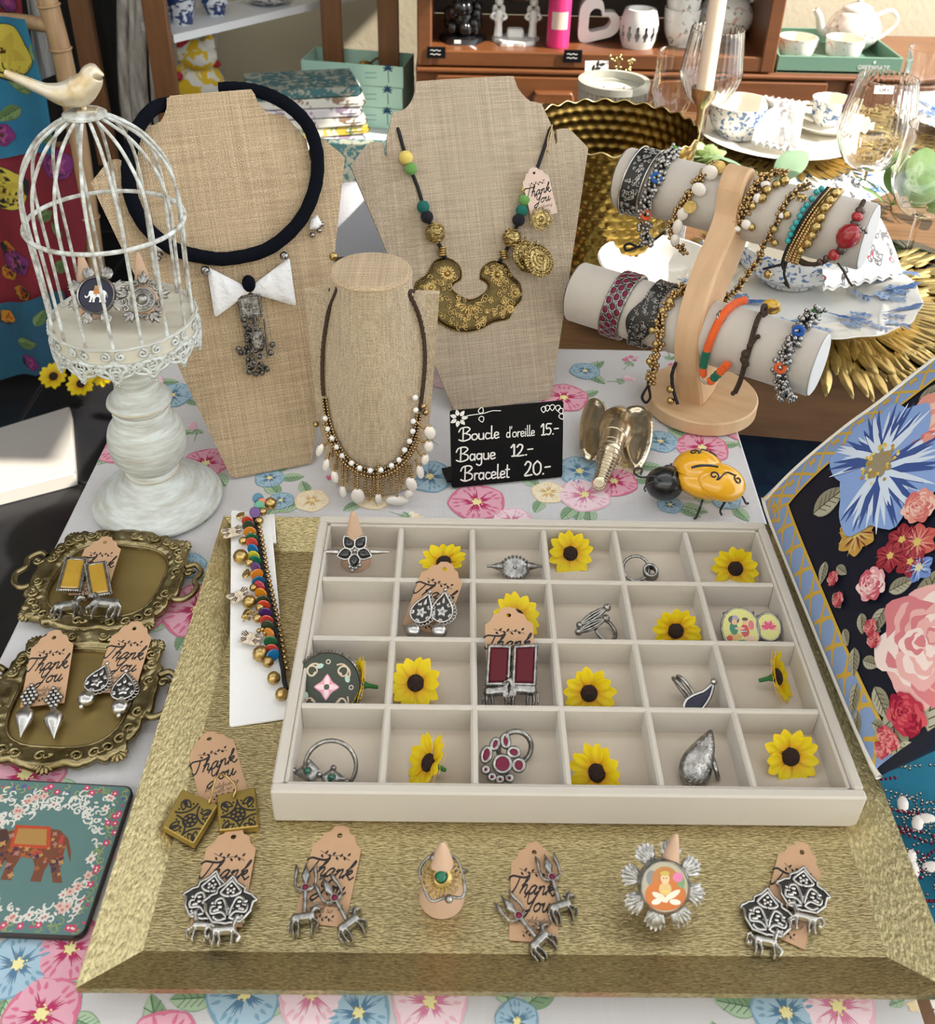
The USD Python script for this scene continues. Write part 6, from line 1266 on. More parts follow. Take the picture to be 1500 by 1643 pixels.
t = stonebr('long brass bead strand with elephant charm hanging down to the post', 'u', [(1300, 294), (1285, 302), (1270, 315), (1253, 341), (1240, 369), (1227, 390), (1215, 419), (1198, 444), (1178, 469), (1153, 485), (1133, 496)], ((1254, 346, 8, 8),), (), None, 8, 3, .0018, .0032, big=((1130, 497, 8), (1158, 488, 7), (1262, 345, 7), (1242, 368, 6), (1243, 390, 6)))
part('elephant_charm', M().merge(animal(np.array(EL)*[.5, .62]+[.5, .35], .013, 0, 0), fr(onroll(1280, 324, 'u', .007), (1, 0, 0), z=(0, -1, .35))), 'brass', t)
p = strand('u', [(1328, 302), (1309, 325), (1292, 348), (1276, 375), (1264, 398), (1256, 420), (1258, 432)], 40); m = M(); rg = random.Random(9)
for q in p[:36]:
    for j in range(4): m.sph(q+[.0022+j*.0033, -.0012, .0006], .0016+.0004*j, n=6)
t = brace('thick brass bead bracelet edged with turquoise beads on the upper roll', [('cord', M().tube(p, .0020, 6).tube(strand('u', [(1256, 424), (1240, 428), (1224, 432)], 10), .0013, 5).tube(strand('u', [(1262, 420), (1258, 440), (1266, 462), (1258, 452)], 10), .0013, 5), 'cord_black', None), ('brass_beads', m, 'bead_brass', 'stuff')])
for x, y in ((1318, 303), (1310, 308), (1302, 319), (1294, 329), (1288, 337), (1283, 347), (1277, 357), (1272, 366), (1268, 376), (1264, 386)): part('turquoise_bead', M().sph(onroll(x, y, 'u', .004), .0029, (.02, .30, .32), 9), 'gloss', t)
for x, y, q in ((1340, 310, 8), (1330, 322, 8), (1322, 334, 9), (1316, 350, 8), (1309, 365, 9), (1303, 378, 8), (1296, 390, 8), (1232, 440, 7), (1285, 402, 7)): part('bell', M().sph(onroll(x, y, 'u', .005), q/1700, n=10), 'brass', t)
p = strand('u', [(1386, 322), (1378, 338), (1371, 358), (1361, 380), (1350, 400), (1338, 410), (1320, 421), (1300, 424), (1282, 416), (1276, 408)], 40); t = brace('red stone bead bracelet on brown cord at the right of the upper roll', [('cord', M().tube(p, .0021, 6).tube(strand('u', [(1344, 422), (1354, 436), (1362, 452), (1368, 459)], 10), .0010, 5).tube(strand('u', [(1300, 426), (1286, 424), (1274, 412)], 10), .0012, 5), 'cord_brown', None)])
for x, y, a, b_, c, ro in ((1375, 348, 9, 8, (.34, .015, .02), 0), (1372, 358, 8, 5, (.06, .03, .02), 0), (1361, 379, 18, 21, (.30, .012, .018), 25), (1350, 401, 8, 8, (.06, .03, .02), 0), (1338, 409, 9, 9, (.36, .015, .02), 0), (1326, 415, 6, 6, (.07, .03, .02), 0), (1315, 420, 5, 5, (.07, .03, .02), 0), (1380, 338, 8, 6, (.07, .035, .025), 0)): part('bead', M().sph((0, 0, 0), (a/1750, a/1900, b_/1750), c, 10), 'gloss', t, xf=tr(*onroll(x, y, 'u', .005))@rot(ro, 'y'))
part('charm', cluster([onroll(1385, 369, 'u', .005)], 9, .0018, .0032, random.Random(2)), 'silver', t)
# lower roll
x = xs(976, 520, 'l'); a0 = (-75, 160); m = M(); gm_ = M()
for r_ in range(3):
    for j in range(13):
        a = math.radians(-70+j*17+r_ % 2*8); ry, rz, rr = ROLL['l']; c = np.array([x+(r_-1)*.0060+.12*math.sin(a)*rr, ry-(rr+.0032)*math.cos(a), rz+(rr+.0032)*math.sin(a)]); nn = np.array([0, -math.cos(a), math.sin(a)])
        gm_.sph((0, 0, 0), (.0024, .0035, .0010), n=8, T=fr(c, (1, 0, 0), z=nn)); m.torus((0, 0, 0), .0031, .0006, n=12, m=5, T=fr(c, (1, 0, 0), z=nn), sy=1.3)
brace('silver cuff set with rows of garnet red ovals on the lower roll', [('cuff', cuffband('l', x, .020, .0014, .12, a0), 'silver', None), ('garnets', gm_, 'garnet', 'stuff'), ('bezels', m, 'silver', 'stuff')])
x = xs(1026, 520, 'l'); fwf = lambda a: .62+.75*np.clip(np.cos(2*a-.5), -.4, 1)**2; a0 = (-95, 175)
brace('dark silver filigree cuff with pointed leaf shape on the lower roll', [('cuff', cuffband('l', x, .021, .0024, .22, a0, fwf), 'oxidised', None), ('scroll_filigree', filigree('l', x, .021, .0024, a0, .22, fwf, 110, 9), 'silver', 'stuff'), ('beaded_edge', M().merge(cluster(ringpts('l', x-.0075, .004, *a0, n=44, tilt=.22), 1, .0009, 0, random.Random(1))).merge(cluster(ringpts('l', x+.0075, .004, *a0, n=44, tilt=.22), 1, .0009, 0, random.Random(1))), 'silver', 'stuff')])
stonebr('brass bell strand with looped black end hanging left of the post', 'l', [(1104, 458), (1086, 472), (1072, 488), (1062, 508), (1059, 543), (1050, 580), (1044, 612)], (), (), ((1042, 616), (1034, 628), (1030, 638), (1036, 646), (1043, 638), (1041, 622), (1040, 612)), 10, 4, .0020, .0042, big=((1074, 484, 7), (1062, 498, 6), (1046, 530, 6), (1052, 552, 6), (1042, 580, 6)))
p = strand('l', [(1084, 582), (1078, 602), (1080, 625), (1087, 648)], 18); brace('black braided cord end with two brass bells in front of the stand', [('cord', M().tube(p, .0016, 6).tube(p+np.array([.0008, 0, 0])*np.sin(np.arange(18)*2.)[:, None], .0014, 5), 'cord_black', None), ('bell', M().sph(onroll(1075, 625, 'l', .003), .0036, n=10), 'brass', None), ('bell', M().sph(onroll(1076, 643, 'l', .003), .0036, n=10), 'brass', None)])
p = strand('l', [(1194, 482), (1180, 487), (1165, 499), (1152, 518), (1140, 545), (1133, 565), (1128, 590), (1128, 600)], 50, .003); g = np.where((np.arange(50) > 36)[:, None] & (np.arange(50) < 46)[:, None], (.0, .12, .06), (.72, .10, .01))
t = brace('orange and green braided cord bracelet with silver hook on the lower roll', []); m = M()
for k in range(50): m.sph(p[k], .0040, g[k], 7)
part('braid', m, 'thread', t); m = M()
for k, c in ((0, (.72, .10, .01)), (1, (.72, .10, .01)), (2, (.72, .10, .01)), (3, (0, .12, .06)), (4, (0, .12, .06)), (5, (.72, .10, .01))): m.sph(onroll(1166-k*5, 586+k*5, 'l', .003), .0042, c, 8)
part('braid', m, 'thread', t); part('coil', M().torus(onroll(1159, 506, 'l', .003), .0044, .0009, (.6, 0, .7), 16, 6).torus(onroll(1156, 510, 'l', .003), .0044, .0009, (.6, 0, .7), 16, 6), 'silver', t, kind='stuff'); part('hook', M().tube(curve([onroll(1127, 600, 'l', .004), onroll(1124, 606, 'l', .006), onroll(1130, 614, 'l', .006), onroll(1138, 616, 'l', .004)], 6), .0010, 6), 'bright_silver', t)
p = strand('l', [(1246, 488), (1230, 495), (1217, 506), (1209, 526), (1201, 556), (1194, 580), (1186, 610), (1177, 630)], 40); t = brace('brown knotted cord bracelet with a big yellow bead on the lower roll', [('cord', M().tube(p, .0015, 6).tube(p+[.0022, 0, 0], .0013, 6).tube(strand('l', [(1196, 572), (1204, 556), (1214, 542)], 8), .0013, 5), 'cord_brown', None)])
for x, y, r in ((1203, 555, 5), (1196, 568, 7), (1194, 577, 7), (1196, 584, 6), (1216, 540, 4), (1176, 631, 4), (1212, 524, 4)): part('knot', M().sph(onroll(x, y, 'l', .003), r/1750, n=8), 'cord_brown', t)
blotch('yellow_glass', (.60, .36, .03), (.12, .06, .02), 120, .52, .56, .25); part('yellow_bead', M().sph((0, 0, 0), (.0085, .0068, .0072), n=14), 'yellow_glass', t, xf=tr(*onroll(1238, 492, 'l', .006))); part('wooden_ring', M().torus(onroll(1226, 499, 'l', .004), .0052, .0018, (1, 0, .3), 16, 7), 'cord_brown', t)
bellbr('silver bell bracelet with blue and orange thread rings at the right of the lower roll', 'l', [(1318, 498), (1303, 508), (1288, 524), (1274, 545), (1262, 568), (1252, 592), (1252, 615), (1262, 634), (1272, 638)], ((1281, 531, (.01, .08, .34)), (1252, 590, (.66, .10, .02)), (1307, 505, (.06, .24, .06))), 14)
# ================================================================ lathe ware
def ware(name, prof, matn, label, cat, pos, parts=(), n=40, mod=None, body='body', rz=0., grp=None):
    t = thing(name, label, cat, tr(*pos)@rot(rz), grp); two = name in ('bowl', 'cup') and matn != 'porcelain'; h_ = len(prof)//2
    part(body, M().lathe(prof[:h_+1] if two else prof, n, mod=mod), matn, t)
    if two: part('inside', M().lathe(prof[h_:], n), 'cream', t)
    for pn, mb, mt in parts: part(pn, mb, mt, t)
    return t
def shell(pr_, th): p = np.asarray(pr_, float); q = p[::-1].copy(); q[:, 0] = np.maximum(q[:, 0]-th, 0); q[-1, 1] += th; return np.vstack([p, q])
def cupprof(r, h): return shell(np.vstack([[(0, 0), (r*.55, 0), (r*.56, h*.05)], curve([(r*.60, h*.07), (r*.86, h*.35), (r*.96, h*.7), (r, h)], 5)]), .0022)
def handle(r, h, w=.020): return M().tube(curve([(r*.93, 0, h*.82), (r+w, 0, h*.80), (r+w*1.05, 0, h*.45), (r*.78, 0, h*.22)], 7), .0032, 8)
def spot(px, py, z=DZ): return at(px, py, z)
def rz_of(c, py): return hz(c[0], c[1], py)
def goblet(label, base, rim, rb, rr, stem=.02, foot=.032, rib=0, name='wine_glass'):
    H = rim-base[2]; b0 = H*stem; pf = [(0, 0), (foot, 0), (foot, .0012), (.006, .006), (.0042, .012)]+([(.0042, b0)] if stem > .1 else [])
    bowl = curve([(.005, b0+.004), (rb*.62, b0+(H-b0)*.10), (rb, b0+(H-b0)*.38), (rb*.98, b0+(H-b0)*.62), (rr, H)], 7); q = bowl[::-1]-[.0013, 0]; q[-1] = (0, b0+.007)
    md = (lambda a, r, z: 1+.018*np.cos(rib*a)*(z > b0+.006)) if rib else None
    return ware(name, np.vstack([pf, bowl, q]), 'glass', label, 'glass', base, n=96 if rib else 48, mod=md, body='bowl')
c = spot(1122, 240); goblet('ribbed clear wine glass behind the cream candle', c, rz_of(c, 45), .047, .040, .36, rib=30)
c = spot(1374, 330); goblet('large ribbed wine glass with a paper sticker, over the blue floral runner', c, rz_of(c, 124), .051, .040, .28, rib=34)
lt_ = meshkit.text_mesh('Lot 6', .0042, .0003); st = onpl(1418, 144, c+np.array([0, -.043, 0]), (0, -1, .1)); t = thing('price_sticker', 'small white paper price sticker on the large ribbed wine glass', 'sticker', fr(st, (1, 0, 0), z=(0, -1, .25))); part('paper', M().ext(Polygon([(-.012, -.0045), (.012, -.0045), (.012, .0045), (-.012, .0045)]).buffer(.001), 0, .0004), 'white_card', t); part('handwriting', M().raw(lt_.vertices-[.006, .002, -.0004], lt_.faces, smooth=False), 'ink', t)
c = spot(1456, 408); goblet('thick clear goblet with broad foot at the right, beside the eucalyptus leaves', c, rz_of(c, 205), .045, .042, .30, .044)
c = spot(1073, 196); goblet('plain clear tumbler glass left of the cream candle', c, rz_of(c, 82), .036, .034, .01, .030, name='tumbler')
c = spot(1460, 196); goblet('tall plain clear glass at the upper right by the green tray', c, rz_of(c, 78), .033, .034, .02, .028, name='tumbler')
c = spot(1010, 196); goblet('small clear glass between the gold bucket and the ribbed candle bowl', c, rz_of(c, 155), .034, .036, .01, .028, name='tumbler')
# candle and holder
c = spot(1112, 262); z1, z0 = rz_of(c, 140), rz_of(c, 168)-DZ; z1 -= DZ
ware('candlestick', [(0, 0), (.030, 0), (.030, .003), (.012, .007), (.0050, .012), (.0044, z0*.5), (.0062, z0-.006), (.011, z0), (.0175, z0+.012), (.0195, z1), (.0165, z1), (.014, z0+.008), (0, z0+.006)], 'pewter_gold', 'thin antique gold candlestick holding the tall cream candle', 'candlestick', c, n=28, mod=lambda a, r, z: 1+.05*np.cos(14*a)*(z > z0))
one('candle', M().lathe([(0, 0), (.0128, 0), (.0128, .30), (.010, .305), (0, .306)], 24), 'wax', 'tall cream taper candle in the gold candlestick', 'candle', tr(c[0], c[1], c[2]+z0+.008))
# hammered bucket
c = np.array([.296, .862, DZ]); nb, nv = 200, 85; H = rz_of(c+[0, 0, 0], 203)-DZ; aa, vv = np.meshgrid(np.arange(nb)*2*PI/nb, np.linspace(0, 1, nv), indexing='ij'); rr_ = .083+.020*vv
dim = np.abs(np.sin(aa*20+PI/2*np.floor(vv*14)))*np.abs(np.sin(vv*14*PI)); rr_ = rr_+.0022*dim; zz_ = vv*H+.0022*np.cos(aa*24)*(vv > .97)
fo = np.stack([rr_*np.cos(aa), rr_*np.sin(aa), zz_], -1); fi = np.stack([(rr_-.0022)*np.cos(aa), (rr_-.0022)*np.sin(aa), np.maximum(zz_, .003)], -1)
t = thing('bucket', 'round hammered gold metal bucket behind the grey burlap bust', 'bucket', tr(*c)); part('outside', M().raw(fo.reshape(-1, 3), grid(nb, nv, True)), 'hammered_gold', t); part('inside', M().raw(fi.reshape(-1, 3), grid(nb, nv, True)[:, ::-1]).lathe([(0, .003), (.083, .003)], 40), 'dark_bronze', t); part('rim', M().tube(fo[:, -1], .0016, 6, True), 'charger_gold', t)
# ribbed cement candle bowl
c = spot(980, 182); H = rz_of(c, 128)-DZ; R_ = .060
t = ware('candle_bowl', shell([(0, 0), (R_*.9, 0), (R_*.98, H*.12), (R_, H*.78), (R_*1.06, H*.80), (R_*1.06, H)], .010), 'cement', 'ribbed grey cement bowl candle with two wicks', 'candle', c, n=216, mod=lambda a, r, z: 1+.045*np.cos(36*a)*(r > R_*.95)*(z < H*.79)*(z > 0), body='bowl')
part('wax', M().lathe([(0, H*.70), (R_*.92, H*.70)], 40), 'wax', t)
for x in (-.018, .018): part('wick', M().tube([(x, 0, H*.70), (x+.001, 0, H*.82)], .0012, 5), 'cord_brown', t)
q = aty(957, 112, c[1]+.09); t = thing('card', 'white card with a black sprig behind the cement candle bowl', 'card', fr(q, (1, .12, 0), z=(0, -1, .2))); part('paper', M().ext([(-.022, -.03), (.022, -.03), (.022, .016), (-.022, .016)], 0, .0006), 'white_card', t); pp = Print()
for k in range(5): pp.add(place2(petal2(.013, .0032, .8, 7), -.012+k*.004, -.006+k*.0035, .2+(k % 2)*1.1), 0)
mm = pp.mesh(lambda v: v+[0, 0, .0008]); mm.C = [a*0+1 for a in mm.C]; part('sprig_print', mm, 'ink', t)
c2 = spot(1000, 172); m = M(); rg = random.Random(6)
for k in range(12):
    e = np.array([rg.uniform(-.022, .022), rg.uniform(-.01, .01), .035+rg.uniform(0, .04)]); m.tube(curve([(0, 0, .0), e*[.5, .5, .55], e], 5), .0006, 4)
    for j in range(3): m.sph(e+[rg.uniform(-.005, .005), 0, rg.uniform(-.005, .005)], .0030, n=6)
one('dried_flowers', m, 'charger_gold', 'small sprig of golden dried flowers behind the candle bowl', 'flowers', tr(*(c2+[0, .06, .0])), kind='stuff')
# plates, bowls, cups
def plate(label, c, R_, matn, scal=0, prints=None, z=.0, tilt=None, name='plate'):
    pf = shell([(0, 0), (R_*.55, 0), (R_*.6, .003), (R_*.75, .006), (R_, .017)], .003); md = (lambda a, r, z_: 1+.012*np.cos(scal*a)*np.clip((r/R_-.75)*4, 0, 1)) if scal else None
    t = ware(name, pf, matn, label, 'plate', c, n=120 if scal else 64, mod=md)
    if prints:
        def fn(v):
            r = np.hypot(v[:, 0], v[:, 1]); return np.c_[v[:, :2], np.interp(r, [0, R_*.55, R_*.6, R_*.75, R_], [.0035, .0035, .006, .0085, .0178])+v[:, 2]+.0010]
        part('blue_print', prints.mesh(fn, 3e-5, sub=.012), 'print_gloss', t, kind='stuff')
    return t
def bluebird(P, R_, seed, ring=(.5, .95), n=46):
    rg = random.Random(seed); B1, B2, B3 = (.05, .13, .34), (.16, .28, .50), (.36, .47, .64)
    for k in range(n):
        a, r = rg.uniform(0, 6.283), R_*rg.uniform(*ring); x, y = r*math.cos(a), r*math.sin(a); d = a+rg.uniform(-1.2, 1.2)
        P.add(LineString(curve([(x, y), (x+.012*math.cos(d), y+.012*math.sin(d)), (x+.024*math.cos(d+.3), y+.024*math.sin(d+.3))], 4)).buffer(.0005), B1, 1)
        for j in range(7):
            q = .024*j/7; P.add(place2(petal2(.0085, .0019, .8, 6), x+q*math.cos(d), y+q*math.sin(d), d+(.7 if j % 2 else -.7)), rg.choice((B1, B2, B2)), 2)
        if k % 4 == 0: [P.add(place2(petal2(.0075, .0032, .6, 7), x, y, j*1.2566), B2 if j % 2 else B3, 3) for j in range(5)]; P.add(Point(x, y).buffer(.0016), B1, 4)
        if k % 9 == 0:
            b = [(0, 0), (.010, .003), (.020, .004), (.026, .009), (.031, .008), (.034, .006), (.030, .003), (.026, -.002), (.016, -.005), (.004, -.003), (-.016, -.006)]; P.add(place2(np.array(b), x, y, d), B1, 5)
    return P
def charger(label, c, R_, seed, n=76):
    t = thing('charger', label, 'charger plate', tr(*c)); rg = random.Random(seed); part('disc', M().lathe([(0, .001), (R_*.72, .001), (R_*.72, .003), (0, .003)], 48), 'charger_gold', t); m = M()
    for ring, (r0, l) in enumerate(((R_*.40, R_*.26), (R_*.56, R_*.26), (R_*.72, R_*.28))):
        for k in range(n):
            a = 2*PI*(k+.5*ring)/n+rg.uniform(-.03, .03); T = tr(r0*math.cos(a), r0*math.sin(a), .003+.0012*ring+rg.uniform(0, .002))@rot(math.degrees(a)+rg.uniform(-16, 16))@rot(rg.uniform(-3, 3), 'y')
            m.puff(petal2(l, .0062, .8, 7), .0016, .003, .0040, 0, T=T, skirt=.0006)
    part('woven_leaves', m, 'charger_gold', t, kind='stuff'); return t
DZ0 = DZ
c = at(1335, 480, DZ+.006); charger('gold leaf charger under the large blue bird plate', np.array([c[0], c[1], DZ+.0005]), .225, 3, 100)
c = at(1282, 468, DZ+.016); R_ = .137; plate('large scalloped white plate with blue birds and branches', np.array([c[0], c[1], DZ+.0135]), R_, 'porcelain', 16, bluebird(Print(), R_, 5, (.40, .96), 64))
cb_ = at(1266, 452, DZ+.018); bp = shell(np.vstack([[(0, 0), (.035, 0), (.036, .004)], curve([(.040, .006), (.062, .022), (.072, .045), (.076, .056)], 5)]), .0026)
ware('bowl', bp, 'bluewhite', 'white bowl with blue branches standing on the large bird plate', 'bowl', np.array([cb_[0], cb_[1]+.01, DZ+.0175]))
mat('napkin_cloth', (.74, .73, .71), .9, bump=(160, .3, .002)); 
def napkin(label, corners, fold, seed, ink, red):
    """folded cloth: a quad lifted along its middle, printed with leaves"""
    o = np.mean(corners, 0); nu, nv = 25, 19; u, v = np.meshgrid(np.linspace(0, 1, nu), np.linspace(0, 1, nv), indexing='ij'); A_, B_, C_, D_ = [np.asarray(q)-o for q in corners]
    def S(uu, vv, lift=0.):
        p = (A_*(1-uu)[..., None]+B_*uu[..., None])*(1-vv)[..., None]+(D_*(1-uu)[..., None]+C_*uu[..., None])*vv[..., None]
        p = p+np.array([0, 0, 1])*(fold*np.sin(PI*vv)+.006*np.sin(uu*9+vv*3)*np.sin(PI*vv)+.0025*np.sin(uu*40)*(np.abs(vv-.5) > .46)+lift)[..., None]; return p
    F_ = S(u, v); t = thing('napkin', label, 'napkin', tr(*o)); mm = M().raw(F_.reshape(-1, 3), grid(nu, nv)); mm.raw((F_-[0, 0, .004]).reshape(-1, 3), grid(nu, nv)[:, ::-1]); part('cloth', mm, 'napkin_cloth', t)
    P = Print(); rg = random.Random(seed)
    for k in range(50):
        x, y, a = rg.random(), rg.random(), rg.uniform(0, 6); P.add(LineString(curve([(x, y), (x+.06*math.cos(a), y+.06*math.sin(a)), (x+.12*math.cos(a+.6), y+.12*math.sin(a+.6))], 4)).buffer(.006), ink, 1)
        for j in range(3): P.add(Polygon(place2(petal2(.055, .016, .8, 7), x+.04*j*math.cos(a), y+.04*j*math.sin(a), a+(j-1)*1.1)).exterior.buffer(.005), ink, 1)
        if k % 3 == 0: P.add(Point(x, y).buffer(.014, 4), red, 2)
    part('printed_leaves', P.mesh(lambda w: S(w[:, 0], w[:, 1], w[:, 2]*1. +.0006), 1e-5, clip=Polygon([(0, 0), (1, 0), (1, 1), (0, 1)]), sub=.06), 'print', t)
napkin('white napkin printed with black leaves and red berries, on the bird plate', [at(1322, 462, DZ+.055), at(1448, 438, DZ+.03), at(1366, 276, DZ+.10), at(1288, 305, DZ+.10)], .015, 3, (.10, .10, .11), (.35, .03, .05))
c = at(1062, 512, DZ+.01); plate('white plate behind the lower velvet roll', np.array([c[0], c[1]+.05, DZ+.001]), .105, 'porcelain')
cq = np.array([c[0], c[1]+.055, DZ+.0062]); ware('bowl', shell(np.vstack([[(0, 0), (.032, 0), (.033, .004)], curve([(.040, .006), (.060, .022), (.070, .045), (.073, .052)], 5)]), .0026), 'porcelain', 'plain white bowl behind the lower velvet roll', 'bowl', cq)
cg = at(1110, 420, DZ); one('gift_box', M().box((0, 0, .045), (.055, .05, .09), b=.001), 'linen_grey', 'small blue grey box standing beside the gold bucket', 'box', tr(*at(1050, 425, DZ)))
c = at(1245, 232, DZ+.008); charger('gold leaf charger under the back plate, left of the cup', np.array([c[0]+.01, c[1]+.01, DZ+.0005]), .165, 8, 60); plate('plain cream plate at the back carrying the small blue bowl', np.array([c[0], c[1], DZ+.0125]), .130, 'cream')
ware('bowl', shell(np.vstack([[(0, 0), (.030, 0), (.031, .004)], curve([(.034, .006), (.046, .022), (.053, .044), (.055, .056)], 5)]), .0026), 'bluewhite', 'small blue and white bowl on the back cream plate', 'bowl', np.array([*at(1180, 218, DZ+.015)[:2], DZ+.0165]))
napkin('white rose printed napkin lying beside the small blue bowl', [at(1206, 226, DZ+.03), at(1278, 246, DZ+.02), at(1294, 164, DZ+.06), at(1226, 154, DZ+.06)], .02, 9, (.34, .33, .32), (.55, .25, .22))
c = at(1326, 212, DZ+.008); charger('gold leaf charger under the cup and saucer', np.array([c[0]+.05, c[1]+.03, DZ+.0005]), .15, 4, 54); plate('cream saucer under the blue rose cup', np.array([c[0], c[1], DZ+.0125]), .072, 'cream', name='saucer')
ware('cup', cupprof(.035, .050), 'bluewhite', 'cream cup with blue rose and gold rim on its saucer', 'cup', np.array([c[0], c[1], DZ+.0165]), [('handle', M().merge(handle(.035, .050, .018), rot(180)), 'cream')])
c = at(1478, 215, DZ); charger('gold leaf charger at the right edge of the dining table', np.array([c[0]+.06, c[1], DZ+.0005]), .17, 12, 60); plate('blue patterned plate at the right edge of the dining table', np.array([c[0]+.09, c[1]+.03, DZ+.0125]), .125, 'porcelain', 16, bluebird(Print(), .125, 8, (.4, .96), 44))
# blue floral runner
qd = [at(1165, 282, DZ), at(1350, 218, DZ), at(1540, 258, DZ), at(1345, 345, DZ)]; o = np.mean(qd, 0); Rn = fr(o, qd[3]-qd[0], z=(0, 0, 1)); fr_ = Fr(Rn); pl_ = pg(fr_.xy((1165, 282), (1350, 218), (1540, 258), (1345, 345))); t = thing('table_runner', 'white runner cloth with blue floral print across the dining table', 'table runner', Rn); part('cloth', M().ext(pl_, .0002, .0016), 'napkin_cloth', t); part('blue_print', bluebird(Print(), .30, 15, (.05, .98), 150).mesh(lambda v: v+[0, 0, .0018], clip=pl_), 'print', t, kind='stuff')
# greenery
def sprig3(name, label, base, leaves, mt, stem=True):
    t = thing(name, label, 'plant', tr(*base)); 
    for (px, py, z, l, w, a, ti) in leaves:
        q = at(px, py, DZ+z)-base; mm = M().puff(petal2(l, w, .75, 10), .0012, w*.5, w*.28, 0, fn=lambda p, d: -.5*(p[:, 0]-l/2)**2/l, skirt=.0003)
        part('leaf', M().merge(mm, tr(*q)@rot(a)@rot(ti, 'y')@rot(15, 'x')), mt, t)
        if stem: part('stalk', M().tube(curve([(0, 0, .001), q*.5+[0, 0, .004], q], 5), .0009, 5), 'pale_leaf', t)
b0_ = at(1126, 262, DZ); sprig3('succulent', 'pale green succulent beside the candlestick foot', b0_, [(1126, 258, .012, .040, .017, a, -28) for a in range(0, 360, 45)]+[(1126, 252, .022, .026, .012, a+20, -50) for a in range(0, 360, 72)], 'pale_leaf', False)
b0_ = at(1215, 285, DZ); sprig3('eucalyptus_sprig', 'two broad grey green leaves above the upper velvet roll', b0_, [(1212, 276, .02, .085, .020, 155, -14), (1250, 282, .02, .090, .022, 48, -16)], 'sage_leaf')
b0_ = at(1430, 330, DZ); sprig3('eucalyptus_sprig', 'bunch of green eucalyptus leaves beside the large ribbed wine glass', b0_, [(1425, 320, .025, .06, .018, 150, -15), (1440, 312, .03, .06, .024, 75, -35), (1462, 322, .035, .055, .026, 40, -40), (1412, 300, .03, .05, .016, 170, -20), (1475, 300, .05, .07, .030, 65, -40), (1490, 330, .03, .07, .030, 5, -20), (1405, 325, .012, .06, .016, 200, -8), (1450, 290, .05, .05, .020, 95, -45), (1492, 285, .055, .05, .022, 30, -40)], 'leaf')
# ================================================================ cushion and textiles at the right
A_, D_, B_ = at(1222, 800, .030), at(1412, 1246, .030), at(1500, 588, .1585); ux = nz(B_-A_); CF = fr(A_, ux, y=nz(D_-A_-ux*(ux@(D_-A_)))); cu = Fr(CF); LU, LV = .36, float(np.linalg.norm(D_-A_))
if CF[2, 2] < 0: CF[:3, 2] *= -1
cu = Fr(CF); nu, nv = 141, 111; u, v = np.meshgrid(np.linspace(0, 1, nu), np.linspace(0, 1, nv), indexing='ij')
def bul(u, v): return .034*(np.clip(1-(2*u-1)**4, 0, 1)*np.clip(1-(2*v-1)**4, 0, 1))**.6
def cpt(u, v, s): q = 1-.05*np.sin(PI*v)*0; return np.stack([u*LU, v*LV, s*bul(u, v)], -1)
cs = thing('cushion', 'navy floral cushion with blue lattice border and cream piping, at the right', 'cushion', CF)
mat('satin_navy', (.006, .007, .018), .6, specular_ior_level=.25)
part('cover', M().raw(cpt(u, v, 1).reshape(-1, 3), grid(nu, nv)).raw(cpt(u, v, -1.6).reshape(-1, 3), grid(nu, nv)[:, ::-1]), 'satin_navy', cs)
e = .018; ring_ = [(e*.2, e*.4), (LU*.3, e*.9), (LU*.6, e*1.0), (LU, e*.6)]
def onc(v): 
    return np.c_[v[:, :2], bul(np.clip(v[:, 0]/LU, 0, 1), np.clip(v[:, 1]/LV, 0, 1))+v[:, 2]+.0005]
pc = along(curve([(.001, LV, 0), (.0005, LV*.5, 0), (.002, .010, 0), (.012, .012, 0), (LU*.25, .016, 0), (LU*.34, .021, 0), (LU*.5, .019, 0), (LU, .018, 0)], 8), 90); pc[:, 2] = bul(np.clip(pc[:, 0]/LU, 0, 1), np.clip(pc[:, 1]/LV, 0, 1)); part('piping', M().tube(pc, .0023, 8), 'cream', cs, 'cream piping cord')
P = Print(); LB, GO = (.24, .34, .58), (.60, .38, .06); bwid = .030
bt = .046; P.add([(0, 0), (LU, 0), (LU, bt), (bwid*.85, bt), (bwid*.7, LV), (0, LV)], LB, 0)
bor = P.p[0][0]
for k in range(-4, 40):
    s_ = k*.0235
    for sg in (1, -1): P.add(LineString([(s_, -.002), (s_+sg*.036, bt+.002)]).buffer(.0013).intersection(bor), GO, 1); P.add(LineString([(-.002, s_), (bwid+.002, s_+sg*.026)]).buffer(.0013).intersection(bor), GO, 1)
    for cx_, cy_ in ((s_+.0118, bt*.62), (bwid*.42, s_+.0118)):
        if bor.buffer(-.004).contains(Point(cx_, cy_)):
            for j in range(4): P.add(place2(petal2(.0050, .0017, .7, 7), cx_, cy_, .78+j*1.571), GO, 2)
P.add(LineString([(LU, bt), (bwid*.85, bt), (bwid*.7, LV)]).buffer(.0013), GO, 3); U2 = lambda x, y: cu.xy((x, y), off=.022)[0]; rg = random.Random(40); K_ = 1/2150
def big(px, py, r, cols, n=6, sp=6.283, a0=0., L0=10, st=9):
    x, y = U2(px, py); r *= K_
    for k in range(n):
        a = a0+sp*k/n; P.add(place2(petal2(r, r*.55, .55, 14, .1), x, y, a), cols[0], L0); 
        for j in range(st):
            b_ = a+rg.uniform(-.42, .42); q = r*rng.uniform(.5, .95); P.add(place2(petal2(q, r*.05, .5, 7), x+.06*r*math.cos(b_), y+.06*r*math.sin(b_), b_), cols[1+j % 2], L0+1+j % 3)
    return x, y, r
